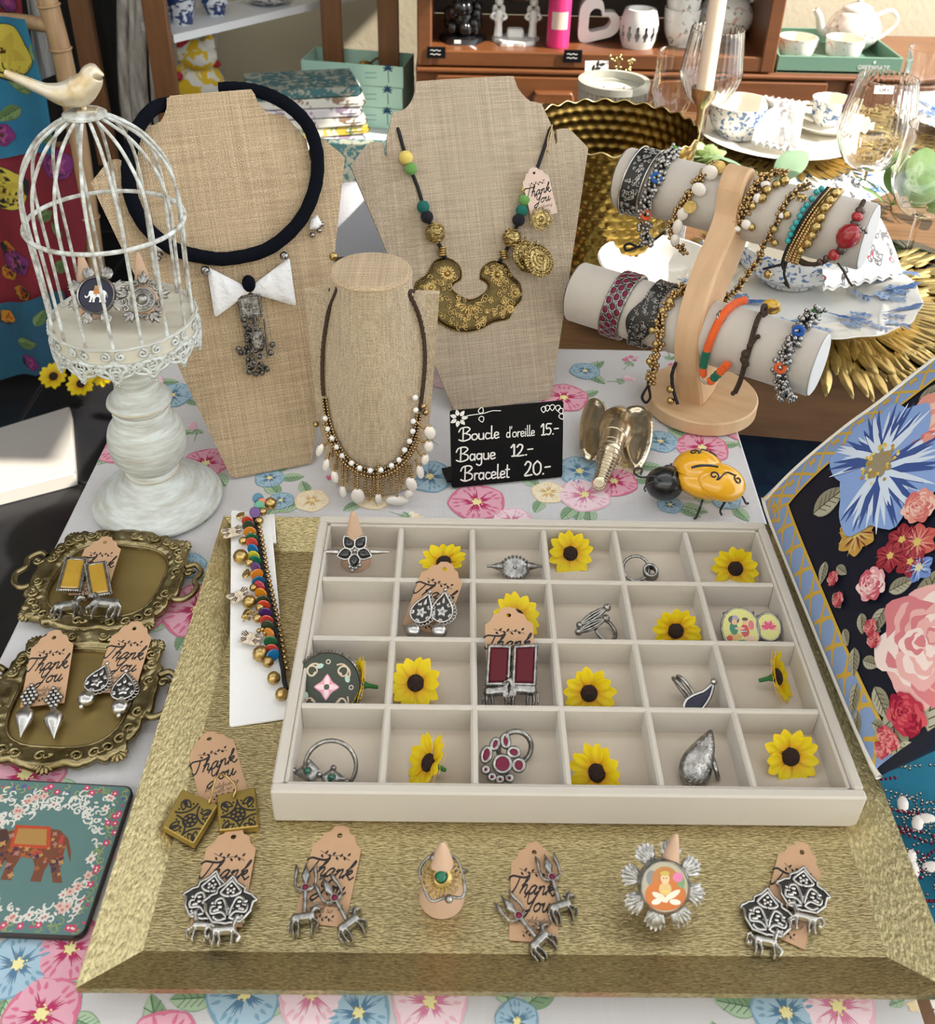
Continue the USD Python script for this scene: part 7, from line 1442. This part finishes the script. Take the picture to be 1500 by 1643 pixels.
def rosebig(px, py, r, cols, L0=20):
    x, y = U2(px, py); r *= K_
    for ring, (q, n) in enumerate(((1., 7), (.74, 6), (.5, 5), (.28, 3))):
        for k in range(n):
            a = 6.283*k/n+ring*.6; P.add(blob(x+r*q*.55*math.cos(a), y+r*q*.55*math.sin(a), r*q*.5, 3, .12, rg), cols[(k+ring) % 3], L0+ring*3+k % 3); P.add(blob(x+r*q*.48*math.cos(a), y+r*q*.48*math.sin(a), r*q*.36, 3, .15, rg), cols[(k+ring+1) % 3], L0+ring*3+k % 3+1)
LF = ((.27, .25, .17), (.42, .40, .30), (.06, .05, .03))
def lf_(px, py, l, a, w=.3): x, y = U2(px, py); leaf2(P, x, y, l*K_, l*w*K_, a, LF, 4)
for q in ((1312, 830, 66, .1, .34), (1352, 800, 10, 0), (1470, 1030, 70, 2.0, .34), (1462, 1062, 75, 1.5, .36), (1425, 1130, 60, 2.2), (1415, 1215, 70, .9, .3), (1450, 1205, 80, .3, .3), (1368, 1092, 40, 2.6), (1340, 955, 30, 1.5), (1390, 990, 30, 2.), (1440, 960, 40, .2), (1400, 1010, 25, 1.), (1490, 990, 60, -.6), (1488, 655, 50, .2), (1480, 1160, 60, .2), (1330, 905, 34, 2.4), (1350, 915, 26, 1.2), (1372, 1040, 38, 2.2), (1385, 1060, 30, .9), (1355, 1010, 26, 1.8), (1400, 1100, 44, 1.7), (1432, 985, 40, 2.7), (1470, 985, 44, .8), (1360, 1130, 34, 2.5), (1384, 1150, 30, 1.0), (1500, 1110, 60, 2.4), (1440, 1175, 40, 2.8)): lf_(*q)
for px, py, r, k in ((1388, 868, 36, 'g'), (1465, 880, 26, 'r'), (1445, 905, 26, 'r'), (1478, 915, 24, 'r'), (1490, 885, 30, 'c')): 
    cl_ = dict(g=((.50, .29, .06), (.62, .42, .14), (.20, .04, .03)), r=((.30, .025, .04), (.42, .06, .07), (.14, .01, .02)), c=((.58, .12, .10), (.70, .28, .22), (.36, .04, .05)))[k]; x, y, r2 = big(px, py, r, cl_, 6); P.add(blob(x, y, r2*.2, 5, .2, rg), (.66, .50, .14), 16)
BC_ = ((.24, .36, .66), (.62, .70, .82), (.05, .09, .28)); big(1432, 752, 105, BC_, 4, 2.6, -2.3, 30, 14); big(1430, 770, 110, BC_, 4, 2.9, .35, 30, 14); x, y = U2(1430, 760)
P.add(blob(x, y, .011, 9, .2, rg), (.30, .25, .16), 36)
for k in range(40): a, q = rg.uniform(0, 6.28), rg.uniform(.007, .016); P.add(Point(x+q*math.cos(a), y+q*math.sin(a)).buffer(.0014, 3), rg.choice(((.62, .44, .08), (.72, .60, .30), (.40, .25, .04))), 37)
RS = ((.72, .30, .24), (.80, .52, .44), (.60, .16, .15)); rosebig(1500, 730, 85, RS); rosebig(1500, 1040, 75, ((.74, .40, .38), (.82, .66, .62), (.62, .20, .22))); rosebig(1414, 950, 24, ((.74, .34, .36), (.82, .60, .58), (.52, .10, .14)), 40); rosebig(1496, 830, 26, RS, 40); rosebig(1445, 1140, 24, ((.42, .03, .06), (.55, .08, .10), (.25, .01, .03)), 40)
rosebig(1600, 640, 60, RS); rosebig(1610, 900, 70, ((.74, .40, .38), (.82, .66, .62), (.62, .20, .22))); rosebig(1575, 1120, 40, ((.42, .03, .06), (.55, .08, .10), (.25, .01, .03)), 40); big(1590, 770, 60, BC_, 5, 6.283, 0, 30, 9)
for q in ((1560, 820, 70, .4), (1640, 1000, 60, 2.), (1650, 760, 60, 1.)): lf_(*q)
for px, py in ((1352, 968), (1408, 1015), (1412, 1034), (1405, 1170), (1395, 1190), (1412, 1178), (1345, 935)): rosebig(px, py, 11, ((.55, .10, .12), (.70, .30, .28), (.36, .03, .05)), 40)
for px, py, r in ((1492, 925, 22), (1462, 1098, 20)): x, y, r2 = big(px, py, r, ((.16, .26, .58), (.40, .52, .74), (.05, .09, .28)), 5); P.add(blob(x, y, r2*.25, 5, .2, rg), (.70, .62, .40), 16)
part('printed_flowers', P.mesh(onc, 7e-5, clip=Polygon([(.002, .002), (LU*.99, .002), (LU*.99, LV*.985), (.002, LV*.985)]), sub=.006), 'print', cs)
# turquoise embroidered cloth on the bench at the right
t = thing('bench', 'low bench under the turquoise embroidered cloth, right of the table', 'bench', tr(.66, -.02, 0)); part('seat', M().box((0, 0, -.085), (.54, .62, .03)), 'table_wood', t)
for x in (-.24, .24):
    for y in (-.28, .28): part('leg', M().box((x, y, -.43), (.04, .04, .65)), 'table_wood', t)
tz = -.058; t = thing('embroidered_cloth', 'turquoise cloth embroidered with beads and shell shapes, lower right corner', 'cloth', tr(.66, -.02, tz)); nu, nv = 40, 40; u, v = np.meshgrid(np.linspace(-.275, .275, nu), np.linspace(-.32, .32, nv), indexing='ij'); F_ = np.stack([u, v, .004*np.sin(u*30+v*11)+.003*np.sin(v*40)-.004], -1); part('cloth', M().raw(F_.reshape(-1, 3), grid(nu, nv)), 'turquoise_cloth', t)
m, m2, m3 = M(), M(), M(); rg = random.Random(17); q = lambda x, y: at(x, y, tz+.006)-[.66, -.02, tz]
for k in range(26):
    x, y = rg.uniform(1400, 1530), rg.uniform(1270, 1660); c = q(x, y); m.sph((0, 0, 0), (.007, .004, .0015), n=10, T=tr(*c)@rot(rg.uniform(0, 90)))
    for j in range(16): m2.sph(c+[.0092*math.cos(j*.3927), .0062*math.sin(j*.3927), 0], .0012, n=5)
for k in range(70):
    x, y = rg.uniform(1380, 1540), rg.uniform(1215, 1660); c = q(x, y); a = rg.uniform(-.5, .5)
    for j in range(7): (m2 if k % 2 else m3).sph(c+[.0034*j*math.cos(a), .0034*j*math.sin(a), 0], .0013, n=5)
part('shell_ornament', m, 'howlite', t, kind='stuff'); part('seed_beads', m2, 'bead_silver', t, kind='stuff'); part('dark_beads', m3, 'garnet', t, kind='stuff')
c = at(1262, 745, -.30); t = thing('stool', 'stool covered with dark blue fabric behind the cushion', 'stool', tr(c[0]+.06, c[1]-.03, 0)); part('cover', M().box((0, 0, -.33), (.34, .36, .06), b=.012), 'navy_cloth', t); part('red_braid', M().box((0, .176, -.2985), (.335, .012, .004)), 'pink_bottle', t)
for x in (-.14, .14):
    for y in (-.14, .14): part('leg', M().box((x, y, -.555), (.04, .04, .39)), 'table_wood', t)
# ================================================================ cabinet
mat('curtain_dark', (.035, .022, .016), .6)  # back panel colour darkened to carry the shade inside the cabinet
Y0c = 2.10; zs = -.102
t = thing('cabinet', 'cherry wood cabinet with open shelf above drawers, behind the dining table', 'cabinet'); xl, xr_ = .004, .862
def slab(x0, x1, y0, y1, z0, z1, b=.003): return M().box(((x0+x1)/2, (y0+y1)/2, (z0+z1)/2), (x1-x0, y1-y0, z1-z0), b=b)
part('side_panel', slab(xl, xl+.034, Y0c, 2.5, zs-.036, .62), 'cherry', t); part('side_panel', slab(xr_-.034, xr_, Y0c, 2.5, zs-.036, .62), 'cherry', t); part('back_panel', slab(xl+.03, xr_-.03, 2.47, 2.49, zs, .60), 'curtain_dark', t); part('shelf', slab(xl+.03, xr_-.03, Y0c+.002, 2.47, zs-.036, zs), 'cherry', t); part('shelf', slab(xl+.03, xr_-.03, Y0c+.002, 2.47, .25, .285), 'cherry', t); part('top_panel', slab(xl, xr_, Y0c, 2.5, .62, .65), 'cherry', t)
part('carcass', slab(xl-.004, 1.75, Y0c+.012, 2.5, -.73, zs-.040), 'cherry', t); part('top_rail', slab(xl-.004, 1.75, Y0c-.004, Y0c+.012, zs-.052, zs-.040, .004), 'cherry', t)
for k in range(3):
    x0, x1 = .05+k*.50, .50+k*.50
    for r_ in range(3):
        z1 = zs-.056-r_*.19; d = part('drawer', slab(x0, x1, Y0c-.004, Y0c+.011, z1-.165, z1, .004), 'cherry', t); xh = (.335, .815, 1.33)[k]
        part('handle', M().ext([(-.052, 0), (.052, 0), (.046, .030), (-.046, .030)], 0, .020, T=fr((xh, Y0c-.004, z1-.062), (1, 0, 0), z=(0, -1, 0)), bev=.004), 'cherry', d)
    if k < 2: part('stile', slab(x1+.008, x1+.042, Y0c-.003, Y0c+.012, -.72, zs-.083), 'cherry', t)
for k, (px, py, w, h) in enumerate(((700, 84, 28, 17), (919, 90, 28, 19))):
    p = aty(px, py, Y0c-.002); t = thing('price_label', ('small black shelf label at the left end of the cabinet shelf', 'small black shelf label below the pink bottle and heart')[k], 'label', fr(p, (1, 0, 0), z=(0, -1, 0))); part('plate', M().box((0, 0, .001), (w/640, h/640, .002), b=.0006), 'slate', t)
    wq = unary_union([LineString([(-.014+.004*j, y+.0015*math.sin(j*2.1)) for j in range(7)]).buffer(.0008) for y in (.005, -.004)]); part('chalk_scribble', M().ext(wq, .002, .0023), 'chalk', t)
def sh(px, py=66): return at(px, py, zs)
c = sh(742, 64); m = M().lathe(curve([(.034, 0), (.030, .012), (.026, .018)], 4), 6, sharp=60); rg = random.Random(5)
t = thing('oil_burner', 'glossy black carved figure oil burner on the cabinet shelf', 'oil burner', tr(*c)); part('star_base', M().lathe([(0, 0), (.060, 0), (.056, .012), (.045, .018), (0, .018)], 6, sharp=10), 'black_gloss', t); m = M()
for k in range(26): a = rg.uniform(0, 6.28); m.sph((.034*math.cos(a), .034*math.sin(a), .025+rg.uniform(0, .06)), (.014, .014, .017), n=8)
part('carved_figures', m.sph((0, 0, .05), (.030, .030, .045), n=12), 'black_gloss', t); part('dish', M().lathe(shell([(0, .090), (.030, .092), (.046, .108), (.048, .115)], .004), 28), 'glass', t); part('label', M().box((-.012, -.050, .008), (.016, .002, .008)), 'white_card', t)
def cherub(x): 
    m = M().tube([(x, 0, .012), (x, 0, .035), (x, 0, .055), (x, 0, .075)], [.010, .008, .012, .008], 10).sph((x, 0, .092), .0105, n=12)
    for s_ in (-1, 1): m.tube(curve([(x+s_*.010, 0, .068), (x+s_*.018, -.006, .058), (x+s_*.008, -.014, .054)], 4), .0042, 7).tube([(x+s_*.004, 0, .036), (x+s_*.006, -.002, .012)], .005, 7).sph((x+s_*.009, .008, .072), (.007, .003, .012), n=8)
    return m
t = thing('oil_burner', 'white oil burner of two cherub figures holding a glass dish', 'oil burner', tr(*sh(826, 66))); part('base', M().ext(blob(0, 0, .05, 5, .1, random.Random(2), 1.1), 0, .010, bev=.003).box((0, 0, .020), (.040, .03, .022), b=.004), 'white_bisque', t)
for s_ in (-1, 1): part('figure', cherub(s_*.042), 'white_bisque', t)
part('dish', M().lathe(shell([(0, .098), (.035, .100), (.058, .116), (.060, .124)], .003), 28), 'glass', t)
t = ware('bottle', [(0, 0), (.026, 0), (.0275, .003), (.0275, .120), (.020, .135), (.012, .142), (.012, .165), (0, .165)], 'pink_bottle', 'bright pink bottle with pale label on the cabinet shelf', 'bottle', sh(894, 74)); part('label', M().raw(*(lambda a: (np.stack([np.repeat(.0279*np.sin(a), 2), np.repeat(-.0279*np.cos(a), 2), np.tile([.045, .085], 12)], 1), grid(12, 2)))(np.linspace(-.75, .75, 12))), 'kraft_pink', t)
hp = [(0, -.052), (.030, -.022), (.050, .008), (.046, .034), (.024, .044), (.004, .030), (0, .022)]; hp = pg(curve(hp+[(-x, y) for x, y in hp[1:-1][::-1]], 5, True)).buffer(.004); hh = affinity.rotate(hp, -38)
hh = hh.difference(affinity.scale(hh, .52, .52)); b_ = hh.bounds[1]; t = one('heart_ornament', M().ext(affinity.translate(hh, 0, -b_), -.016, .016, bev=.006), 'porcelain', 'white ceramic open heart standing on the cabinet shelf', 'ornament', fr(sh(950, 66), (1, 0, 0), z=(0, -1, 0)))
R_, H = .046, .088; c = sh(1022, 74); nb = 84; aa, vv = np.meshgrid(np.arange(nb)*2*PI/nb, np.linspace(0, 1, 30), indexing='ij'); rr_ = R_*(.72+.30*np.sin(PI*np.clip(vv*.82+.08, 0, 1))); hole = (np.abs(vv-.42) < .20) & (np.abs(np.sin(aa*7)) < .62*np.sqrt(np.clip(1-((vv-.42)/.20)**2, 0, 1))*(1.25-vv)); f = grid(nb, 30, True); ok = ~hole.ravel()[f].any(1)
t = thing('oil_burner', 'round white oil burner with drop shaped openings on the cabinet shelf', 'oil burner', tr(*c)); g_ = lambda r: np.stack([r*np.cos(aa), r*np.sin(aa), vv*H], -1).reshape(-1, 3); part('body', M().raw(g_(rr_), f[ok]).raw(g_(rr_-.004), f[ok][:, ::-1]), 'white_bisque', t); part('dish', M().lathe([(R_*.74, H), (R_*.64, H+.001), (R_*.5, H-.012), (0, H-.016)], 32), 'white_bisque', t)
c = sh(1088, 72); ware('cup', cupprof(.044, .088), 'rosy_porcelain', 'white rose beaker at the bottom of the stack on the shelf', 'cup', c); ware('cup', cupprof(.044, .088), 'rosy_porcelain', 'white rose beaker stacked on top of another on the shelf', 'cup', c+[0, 0, .055])
def teapot(label, c, s_, sp=-1):
    b_ = curve([(.030, 0), (.034, .004), (.060, .030), (.066, .058), (.050, .088), (.034, .100)], 6)*s_; t = thing('teapot', label, 'teapot', tr(*c)); part('body', M().lathe(np.vstack([[(0, 0)], b_, [(0, b_[-1][1])]]), 40), 'rosy_porcelain', t); l_ = part('lid', M().lathe(curve([(.038, .099), (.034, .106), (.018, .114), (.006, .118)], 5)*s_, 32), 'porcelain', t); part('knob', M().sph((0, 0, .126*s_), .009*s_, n=10), 'porcelain', l_)
    part('spout', M().tube(curve(np.array([(sp*.055, 0, .035), (sp*.080, 0, .050), (sp*.092, 0, .080), (sp*.106, 0, .098)])*s_, 6), np.linspace(.013, .007, 19)*s_, 10), 'porcelain', t); part('handle', M().tube(curve(np.array([(-sp*.052, 0, .088), (-sp*.085, 0, .098), (-sp*.104, 0, .075), (-sp*.085, 0, .045), (-sp*.060, 0, .026)])*s_, 6), .0055*s_, 8), 'porcelain', t)
teapot('white rose teapot on the cabinet shelf behind the ribbed wine glass', sh(1160, 66)+[0, .02, 0], 1.05)
zt = zs-.040; c0 = aty(1240, 106, Y0c+.02); c1 = aty(1440, 108, Y0c+.02); tw = c1[0]-c0[0]; t = thing('serving_tray', 'sage green box tray lettered in white, on the lower cabinet', 'tray', tr((c0[0]+c1[0])/2+.01, Y0c+.16, zt)); part('bottom', M().box((0, 0, .003), (tw, .28, .006)), 'sage_tray', t)
for x, y, a, b_ in ((0, -.137, tw, .006), (0, .137, tw, .006), (-tw/2+.003, 0, .006, .27), (tw/2-.003, 0, .006, .27)): part('side', M().box((x, y, .020), (a, b_, .040), b=.001), 'sage_tray', t)
lm_ = meshkit.text_mesh('GREENGATE', .0095, .0006); w_ = lm_.bounds[1][0]; part('lettering', M().raw(lm_.vertices, lm_.faces, T=fr((tw/2-.03-w_, -.1402, .012), (1, 0, 0), z=(0, -1, 0)), smooth=False), 'white_card', t); part('crown_mark', M().ext(place2(petal2(.007, .003, .7, 6), 0, 0, PI/2), 0, .0006, T=fr((tw/2-.03-w_/2, -.1402, .026), (1, 0, 0), z=(0, -1, 0))), 'white_card', t)
zt2 = zt+.0065
for px, lab in ((1276, 'white rose cup at the left of the green tray'), (1352, 'white rose cup in front of the teapot in the green tray')): q = aty(px, 84, Y0c+.10); ware('cup', cupprof(.047, .060), 'rosy_porcelain', lab, 'cup', np.array([q[0], Y0c+.10, zt2]), [('handle', handle(.047, .060), 'porcelain')], rz=30)
q = aty(1362, 80, Y0c+.21); teapot('white rose teapot standing in the green tray', np.array([q[0], Y0c+.212, zt2]), 1.02)
# ================================================================ left: ladder shelf, textiles
YL = 2.0; t = thing('ladder_shelf', 'dark wood ladder shelf with white boards at the back left', 'shelf'); L2 = lambda px, py, y=YL: aty(px, py, y)
def post(p0, p1, w=.052): a, b_ = np.asarray(p0), np.asarray(p1); a = a+(a-b_)*.4; return M().ext([(-w/2, 0), (w/2, 0), (w/2, np.linalg.norm(b_-a)+.35), (-w/2, np.linalg.norm(b_-a)+.35)], -.012, .012, T=fr(a, (1, 0, 0), y=nz(b_-a)), bev=.002)
part('post', post(L2(262, 215), L2(186, -12)), 'ladder_wood', t); part('post', post(L2(614, 118, 2.24), L2(583, -8, 2.24)), 'ladder_wood', t); part('post', post(L2(168, 190, 2.3), L2(148, -12, 2.3)), 'ladder_wood', t); part('post', post(L2(535, 100, 2.3), L2(528, -8, 2.3)), 'ladder_wood', t)
def board(q, th=.018): q = np.array(q); v = np.vstack([q, q-[0, 0, th]]); return M().raw(v, [[0, 1, 2, 3], [7, 6, 5, 4], [0, 4, 5, 1], [1, 5, 6, 2], [2, 6, 7, 3], [3, 7, 4, 0]], smooth=False)
zu = float(L2(278, 58)[2]); ql = [at(278, 56, zu), at(580, -14, zu), at(560, -40, zu), at(226, 36, zu)]; part('shelf_board', board(ql), 'white_paint', t)
zl = float(L2(600, 232)[2])-.02; ql = [at(380, 330, zl), at(655, 200, zl), at(600, 150, zl), at(330, 250, zl)]; part('shelf_board', board(ql), 'white_paint', t)
one('storage_box', M().box((0, 0, .06), (.085, .10, .12), b=.002), 'sky_box', 'light blue box at the left end of the white shelf', 'box', tr(*at(268, 30, zu))@rot(12)); wb_ = lambda r, h: shell(np.vstack([[(0, 0), (r*.6, 0)], curve([(r*.62, .004), (r*.72, h*.4), (r*.85, h*.75), (r, h)], 5)]), .003)
ware('bowl', wb_(.040, .065), 'delft', 'blue and white footed bowl on the white shelf', 'bowl', at(293, 38, zu)); ware('bowl', wb_(.034, .030), 'delft', 'flat blue and white dish with lid, right of the footed bowl', 'bowl', at(347, 24, zu), [('lid', M().lathe(curve([(.033, .030), (.026, .042), (.010, .050), (0, .051)], 5), 28), 'delft')]); ware('dish', shell([(0, 0), (.03, 0), (.055, .012)], .003), 'delft', 'blue and white saucer dish near the right of the white shelf', 'dish', at(432, 6, zu))
zc = zl+.001; c = at(322, 178, zl); t = thing('stuffed_animal', 'lemon print stuffed fabric cat sitting by the folded textiles', 'toy', tr(*c)@sc(1.22, 1.1, 1.)); part('body', M().sph((0, 0, .065), (.060, .052, .066), n=18), 'lemons', t); part('head', M().sph((.012, -.022, .150), (.042, .038, .038), n=16), 'lemons', t)
mat('red_cloth', (.36, .02, .025), .9)
for x, y, z, r in ((-.052, -.02, .075, .016), (-.030, -.045, .105, .013), (.050, -.02, .13, .010)): part('red_patch', M().sph((x, y, z), (r, r*.7, r), n=10), 'red_cloth', t)
for s_ in (-1, 1): part('ear', M().lathe([(.017, 0), (.009, .020), (0, .034)], 12, T=tr(.012+s_*.024, -.022, .176)@rot(s_*16, 'y')), 'red_cloth' if s_ < 0 else 'lemons', t); part('paw', M().sph((s_*.034, -.048, .022), (.020, .024, .022), n=10), 'lemons', t)
names = [('pale_print', 'white'), ('teal_print', 'teal'), ('lilac_print', 'lilac'), ('pale_print', 'brown'), ('green_print', 'green'), ('pale_print', 'grey'), ('linen_white', 'white')]
labs = ['folded teal and cream scarf on top of the textile pile', 'folded white cloth with brown print, second in the pile', 'folded lilac print cloth, third in the pile', 'folded rust print cloth, fourth in the pile', 'folded green and yellow print cloth in the lower pile', 'folded white cloth with dark stripes near the pile bottom', 'folded plain white cloth at the bottom of the pile']
mats = ['teal_print', 'pale_print', 'lilac_print', 'pale_print', 'green_print', 'lilac_print', 'linen_white']; c = at(520, 262, zl); rg = random.Random(3)
for k in range(7):
    z = zl+.001+(6-k)*.0235; w, d = .135+rg.uniform(-.012, .012), .15; pf = curve([(-w, -.011), (w*.96, -.011), (w, 0), (w*.96, .011), (-w, .011)], 4); m = M().ext(Polygon([(-w, -.0108), (w*.95, -.0108), (w, -.005), (w*1.005, .002), (w*.96, .0108), (-w, .0108)]), -d/2, d/2, T=tr(0, 0, .0112)@rot(90, 'x'), bev=.003).tube([(w*.6, -d/2-.0005, .011), (w*.9, -d/2-.001, .0112)], .0016, 5)
    one('folded_cloth', m, mats[k], labs[k], 'cloth', tr(c[0]-.055+rg.uniform(-.010, .010), c[1]+.10, z)@rot(16+rg.uniform(-6, 6)), group='folded cloths on the lower white shelf')
one('folded_cloth', M().box((0, 0, .014), (.22, .16, .028), b=.006).box((0, 0, .040), (.21, .15, .022), b=.006), 'teal_print', 'dark teal patterned cloths lying flat behind the choker', 'cloth', tr(*at(430, 235, zl))@rot(14), kind=None)
c = at(606, 220, zl); bw_, bd_, bh = .185, .125, .052
for k in range(3):
    t = thing('gift_box', ('mint green palm box at the bottom of the stack of three', 'mint green palm box in the middle of the stack', 'open mint green palm box on top of the stack')[k], 'box', tr(c[0]-.055, c[1]+.14, zl+.001+k*(bh+.0008))@rot(-13+1.5*k), 'mint palm boxes'); part('bottom', M().box((0, 0, .001), (bw_*1.4, bd_, .002)), 'box_inside', t)
    for x, y, a, b_ in ((0, -bd_/2, bw_*1.4, .002), (0, bd_/2, bw_*1.4, .002), (-bw_*.7, 0, .002, bd_), (bw_*.7, 0, .002, bd_)): part('side', M().box((x, y, bh/2), (a+.002*(b_ == .002), b_, bh)), 'mint', t)
    if k < 2: part('lid', M().box((0, 0, bh-.001), (bw_*1.4, bd_, .002)), 'mint', t)
    p = Print(); [p.add(place2(petal2(.014, .0022, .8, 6), 0, .022, a), 0) for a in (-.5, .2, .9, 1.6, 2.3, 3.0, 3.6)]; p.add(LineString([(0, .022), (.001, -.012)]).buffer(.0009), 0)
    for y in (.008, -.004): p.add(LineString([(-.058, y), (-.030, y+.002)]).buffer(.0006), 0)
    mm = p.mesh(lambda v: apply(fr((bw_*.5, -bd_/2-.0013, bh*.45), (1, 0, 0), z=(0, -1, 0)), v)); mm.C = [a*0+1 for a in mm.C]; part('palm_print', mm, 'navy_cloth', t)
t = thing('ladle', 'shiny golden ladle lying in the open mint box', 'ladle', tr(c[0]-.04, c[1]+.15, zl+.002+2*(bh+.001)+.012)@rot(40)); part('cup', M().lathe(shell([(0, 0), (.012, .002), (.018, .012), (.019, .018)], .002), 20, T=rot(25, 'x')), 'charger_gold', t); part('handle', M().tube(curve([(.018, 0, .018), (.04, 0, .026), (.062, 0, .016)], 5), .003, 7), 'charger_gold', t)
t = thing('driftwood_panel', 'bundle of pale driftwood sticks at the back behind the toy', 'driftwood'); rg = random.Random(13)
for k in range(17): x = 205+k*9; b_ = L2(x+rg.uniform(-4, 4), 190, 2.36); part('stick', M().tube(curve([b_-[0, 0, .25], b_+[rg.uniform(-.01, .01), 0, .05], L2(x+rg.uniform(-6, 6), 40, 2.36)+[0, 0, .1]], 5), rg.uniform(.010, .016), 7), 'driftwood', t)
c = at(580, 470, -.45); one('pouf', M().sph((0, 0, 0), (.105, .10, .15), n=24), 'linen_grey', 'pale grey linen pouf seen between the two burlap busts', 'cushion', tr(c[0]-.01, c[1], -.36))
c0 = L2(600, 330, 1.75); one('rug', M().box((0, 0, 0), (.26, .02, .50), b=.006), 'teal_print', 'dark green patterned cloth hanging behind the grey pouf', 'cloth', tr(c0[0], 1.75, c0[2]-.1))
# bamboo ladder and hanging cloths
YB = 1.62; B2 = lambda x, y, yy=YB: aty(x, y, yy); t = thing('bamboo_ladder', 'bamboo ladder with hanging scarves at the left', 'ladder')
q = curve([B2(66, -30), B2(84, 30), B2(104, 110), B2(128, 240), B2(150, 400), B2(168, 540)], 6); m = M().tube(q, .019, 10)
for k in range(4, len(q), 6): m.torus(q[k], .0195, .003, q[k]-q[k-1], 14, 6)
part('pole', m, 'bamboo', t); part('rung', M().tube([B2(-40, 30), B2(30, 34), B2(88, 42)], .014, 10), 'bamboo', t); part('rung', M().tube([B2(-40, 240, YB+.03), B2(40, 236, YB+.03), B2(128, 240, YB+.0)], .014, 10), 'bamboo', t)
def scarf(label, quad, matn, yy, seed, flowers, cols=None):
    f_ = Fr(fr(B2(*quad[0], yy), (1, 0, 0), z=(0, -1, 0))); pl_ = pg(f_.xy(*quad)); t = thing('scarf', label, 'scarf', f_.m); wv = lambda v: np.c_[v[:, :2], v[:, 2]+.010*np.sin(v[:, 0]*55+seed)+.004*np.sin(v[:, 0]*21+v[:, 1]*9)]
    m = M(); g_ = Print(); g_.add(pl_, (1, 1, 1)); mm = g_.mesh(wv, 1e-5, sub=.02); m.raw(np.vstack(mm.V), np.vstack(mm.F)); part('cloth', m, matn, t); P = Print()
    for px, py, r, c in flowers:
        x, y = f_.xy((px, py))[0]; r = r/830
        if c[0] == 'L': leaf2(P, x, y, r, r*.3, c[1], ((.10, .16, .06), (.16, .24, .10), (.03, .05, .03)), 0); continue
        for k in range(5): P.add(place2(petal2(r, r*.60, 1.1, 14), x, y, k*1.2566+seed), (.02, .02, .02), 1); P.add(place2(petal2(r*.97, r*.57, 1.1, 14), x+.01*r, y, k*1.2566+seed), c[0], 2); P.add(place2(petal2(r*.75, r*.20, .6, 8), x, y, k*1.2566+seed), c[1], 3)
        P.add(blob(x, y, r*.16, 6, .2, random.Random(1)), (.06, .03, .01), 4)
    if flowers: part('painted_flowers', P.mesh(lambda v: wv(v)+[0, 0, .0012], 5e-5, clip=pl_.buffer(-.002), sub=.02), 'print', t, kind='stuff')
mat('panel_white', (.46, .44, .41), .4)
mat('curtain_black', (.012, .011, .011), .95)  # near black standing in for the shade behind the ladder shelf
mat('scarf_blue', (.015, .12, .24), .9, var=(7, .6, (.02, .19, .28))); mat('scarf_red', (.20, .012, .022), .9, var=(7, .6, (.10, .008, .02))); mat('scarf_teal', (.01, .09, .15), .9, var=(7, .6, (.02, .04, .10)))
YW = ((.50, .41, .06), (.42, .33, .05)); PU = ((.16, .03, .14), (.26, .06, .16)); OR = ((.40, .18, .02), (.30, .05, .02))
scarf('red scarf top edge hanging above the blue scarf', ((-60, -40), (36, -30), (42, 34), (-60, 34)), 'scarf_red', YB+.02, 2, [(10, 0, 20, PU)])
scarf('blue scarf painted with large yellow flowers, upper left', ((-60, 26), (44, 28), (78, 150), (92, 245), (-60, 258)), 'scarf_blue', YB-.03, 1, [(6, 84, 48, YW), (4, 215, 20, PU), (60, 95, 40, ('L', 1.2)), (50, 150, 50, ('L', 2.4)), (70, 225, 40, ('L', .4)), (30, 175, 40, ('L', 3.6))])
scarf('red scarf painted with yellow and purple flowers below the blue one', ((-60, 245), (118, 232), (140, 330), (135, 500), (-60, 520)), 'scarf_red', YB-.02, 4, [(8, 300, 42, YW), (92, 262, 28, PU), (26, 420, 26, PU), (60, 355, 36, ('L', .6)), (100, 380, 30, ('L', 2)), (12, 400, 16, OR), (12, 440, 16, OR), (35, 470, 16, OR), (90, 440, 34, ('L', 1.))])
scarf('teal scarf with green leaves at the lower left', ((-60, 500), (100, 470), (125, 560), (60, 600), (-60, 615)), 'scarf_teal', YB-.04, 6, [(28, 550, 40, ('L', .1)), (60, 520, 34, ('L', 1.)), (50, 580, 18, PU), (10, 510, 16, OR)])
one('shade_sheet', M().raw(*(lambda a: (np.stack([np.repeat(a, 2)*1.25-1.95, 2.62+.03*np.sin(np.repeat(a, 2)*70), np.tile([-.75, .5], 120)], 1), grid(120, 2)))(np.linspace(0, 1, 120))), 'curtain_black', 'dark sheet added in place of shade behind the ladder shelf and scarves', 'shade_sheet')
mat('stripe', (.5, .5, .48), .9, var=(1, 1., (.02, .02, .02)), stretch=(3, 3, 160)); scarf('black and white striped cloth beside the bamboo pole', ((38, -40), (66, -40), (92, 120), (60, 130)), 'stripe', YB+.05, 3, [])
one('floor_panel', M().ext(Polygon([tuple(at(x, y, -.75)[:2]) for x, y in ((-40, 722), (114, 674), (122, 778), (-40, 820))]).buffer(.004), -.748, -.716, bev=.003), 'panel_white', 'cream white panel lying on the black floor at the left', 'panel')
for px, py, lab in ((86, 604, 'yellow artificial flower in the shade, leftmost of three by the scarves'), (130, 616, 'yellow artificial flower in the shade, middle one of three'), (166, 600, 'yellow artificial flower in the shade beside the lace skirt of the birdcage')): dup(sun0, face(px, py, -.66, (.1, .3, 1))@rot(px)@sc(1.7), lab, 'artificial flowers on the floor behind the birdcage')
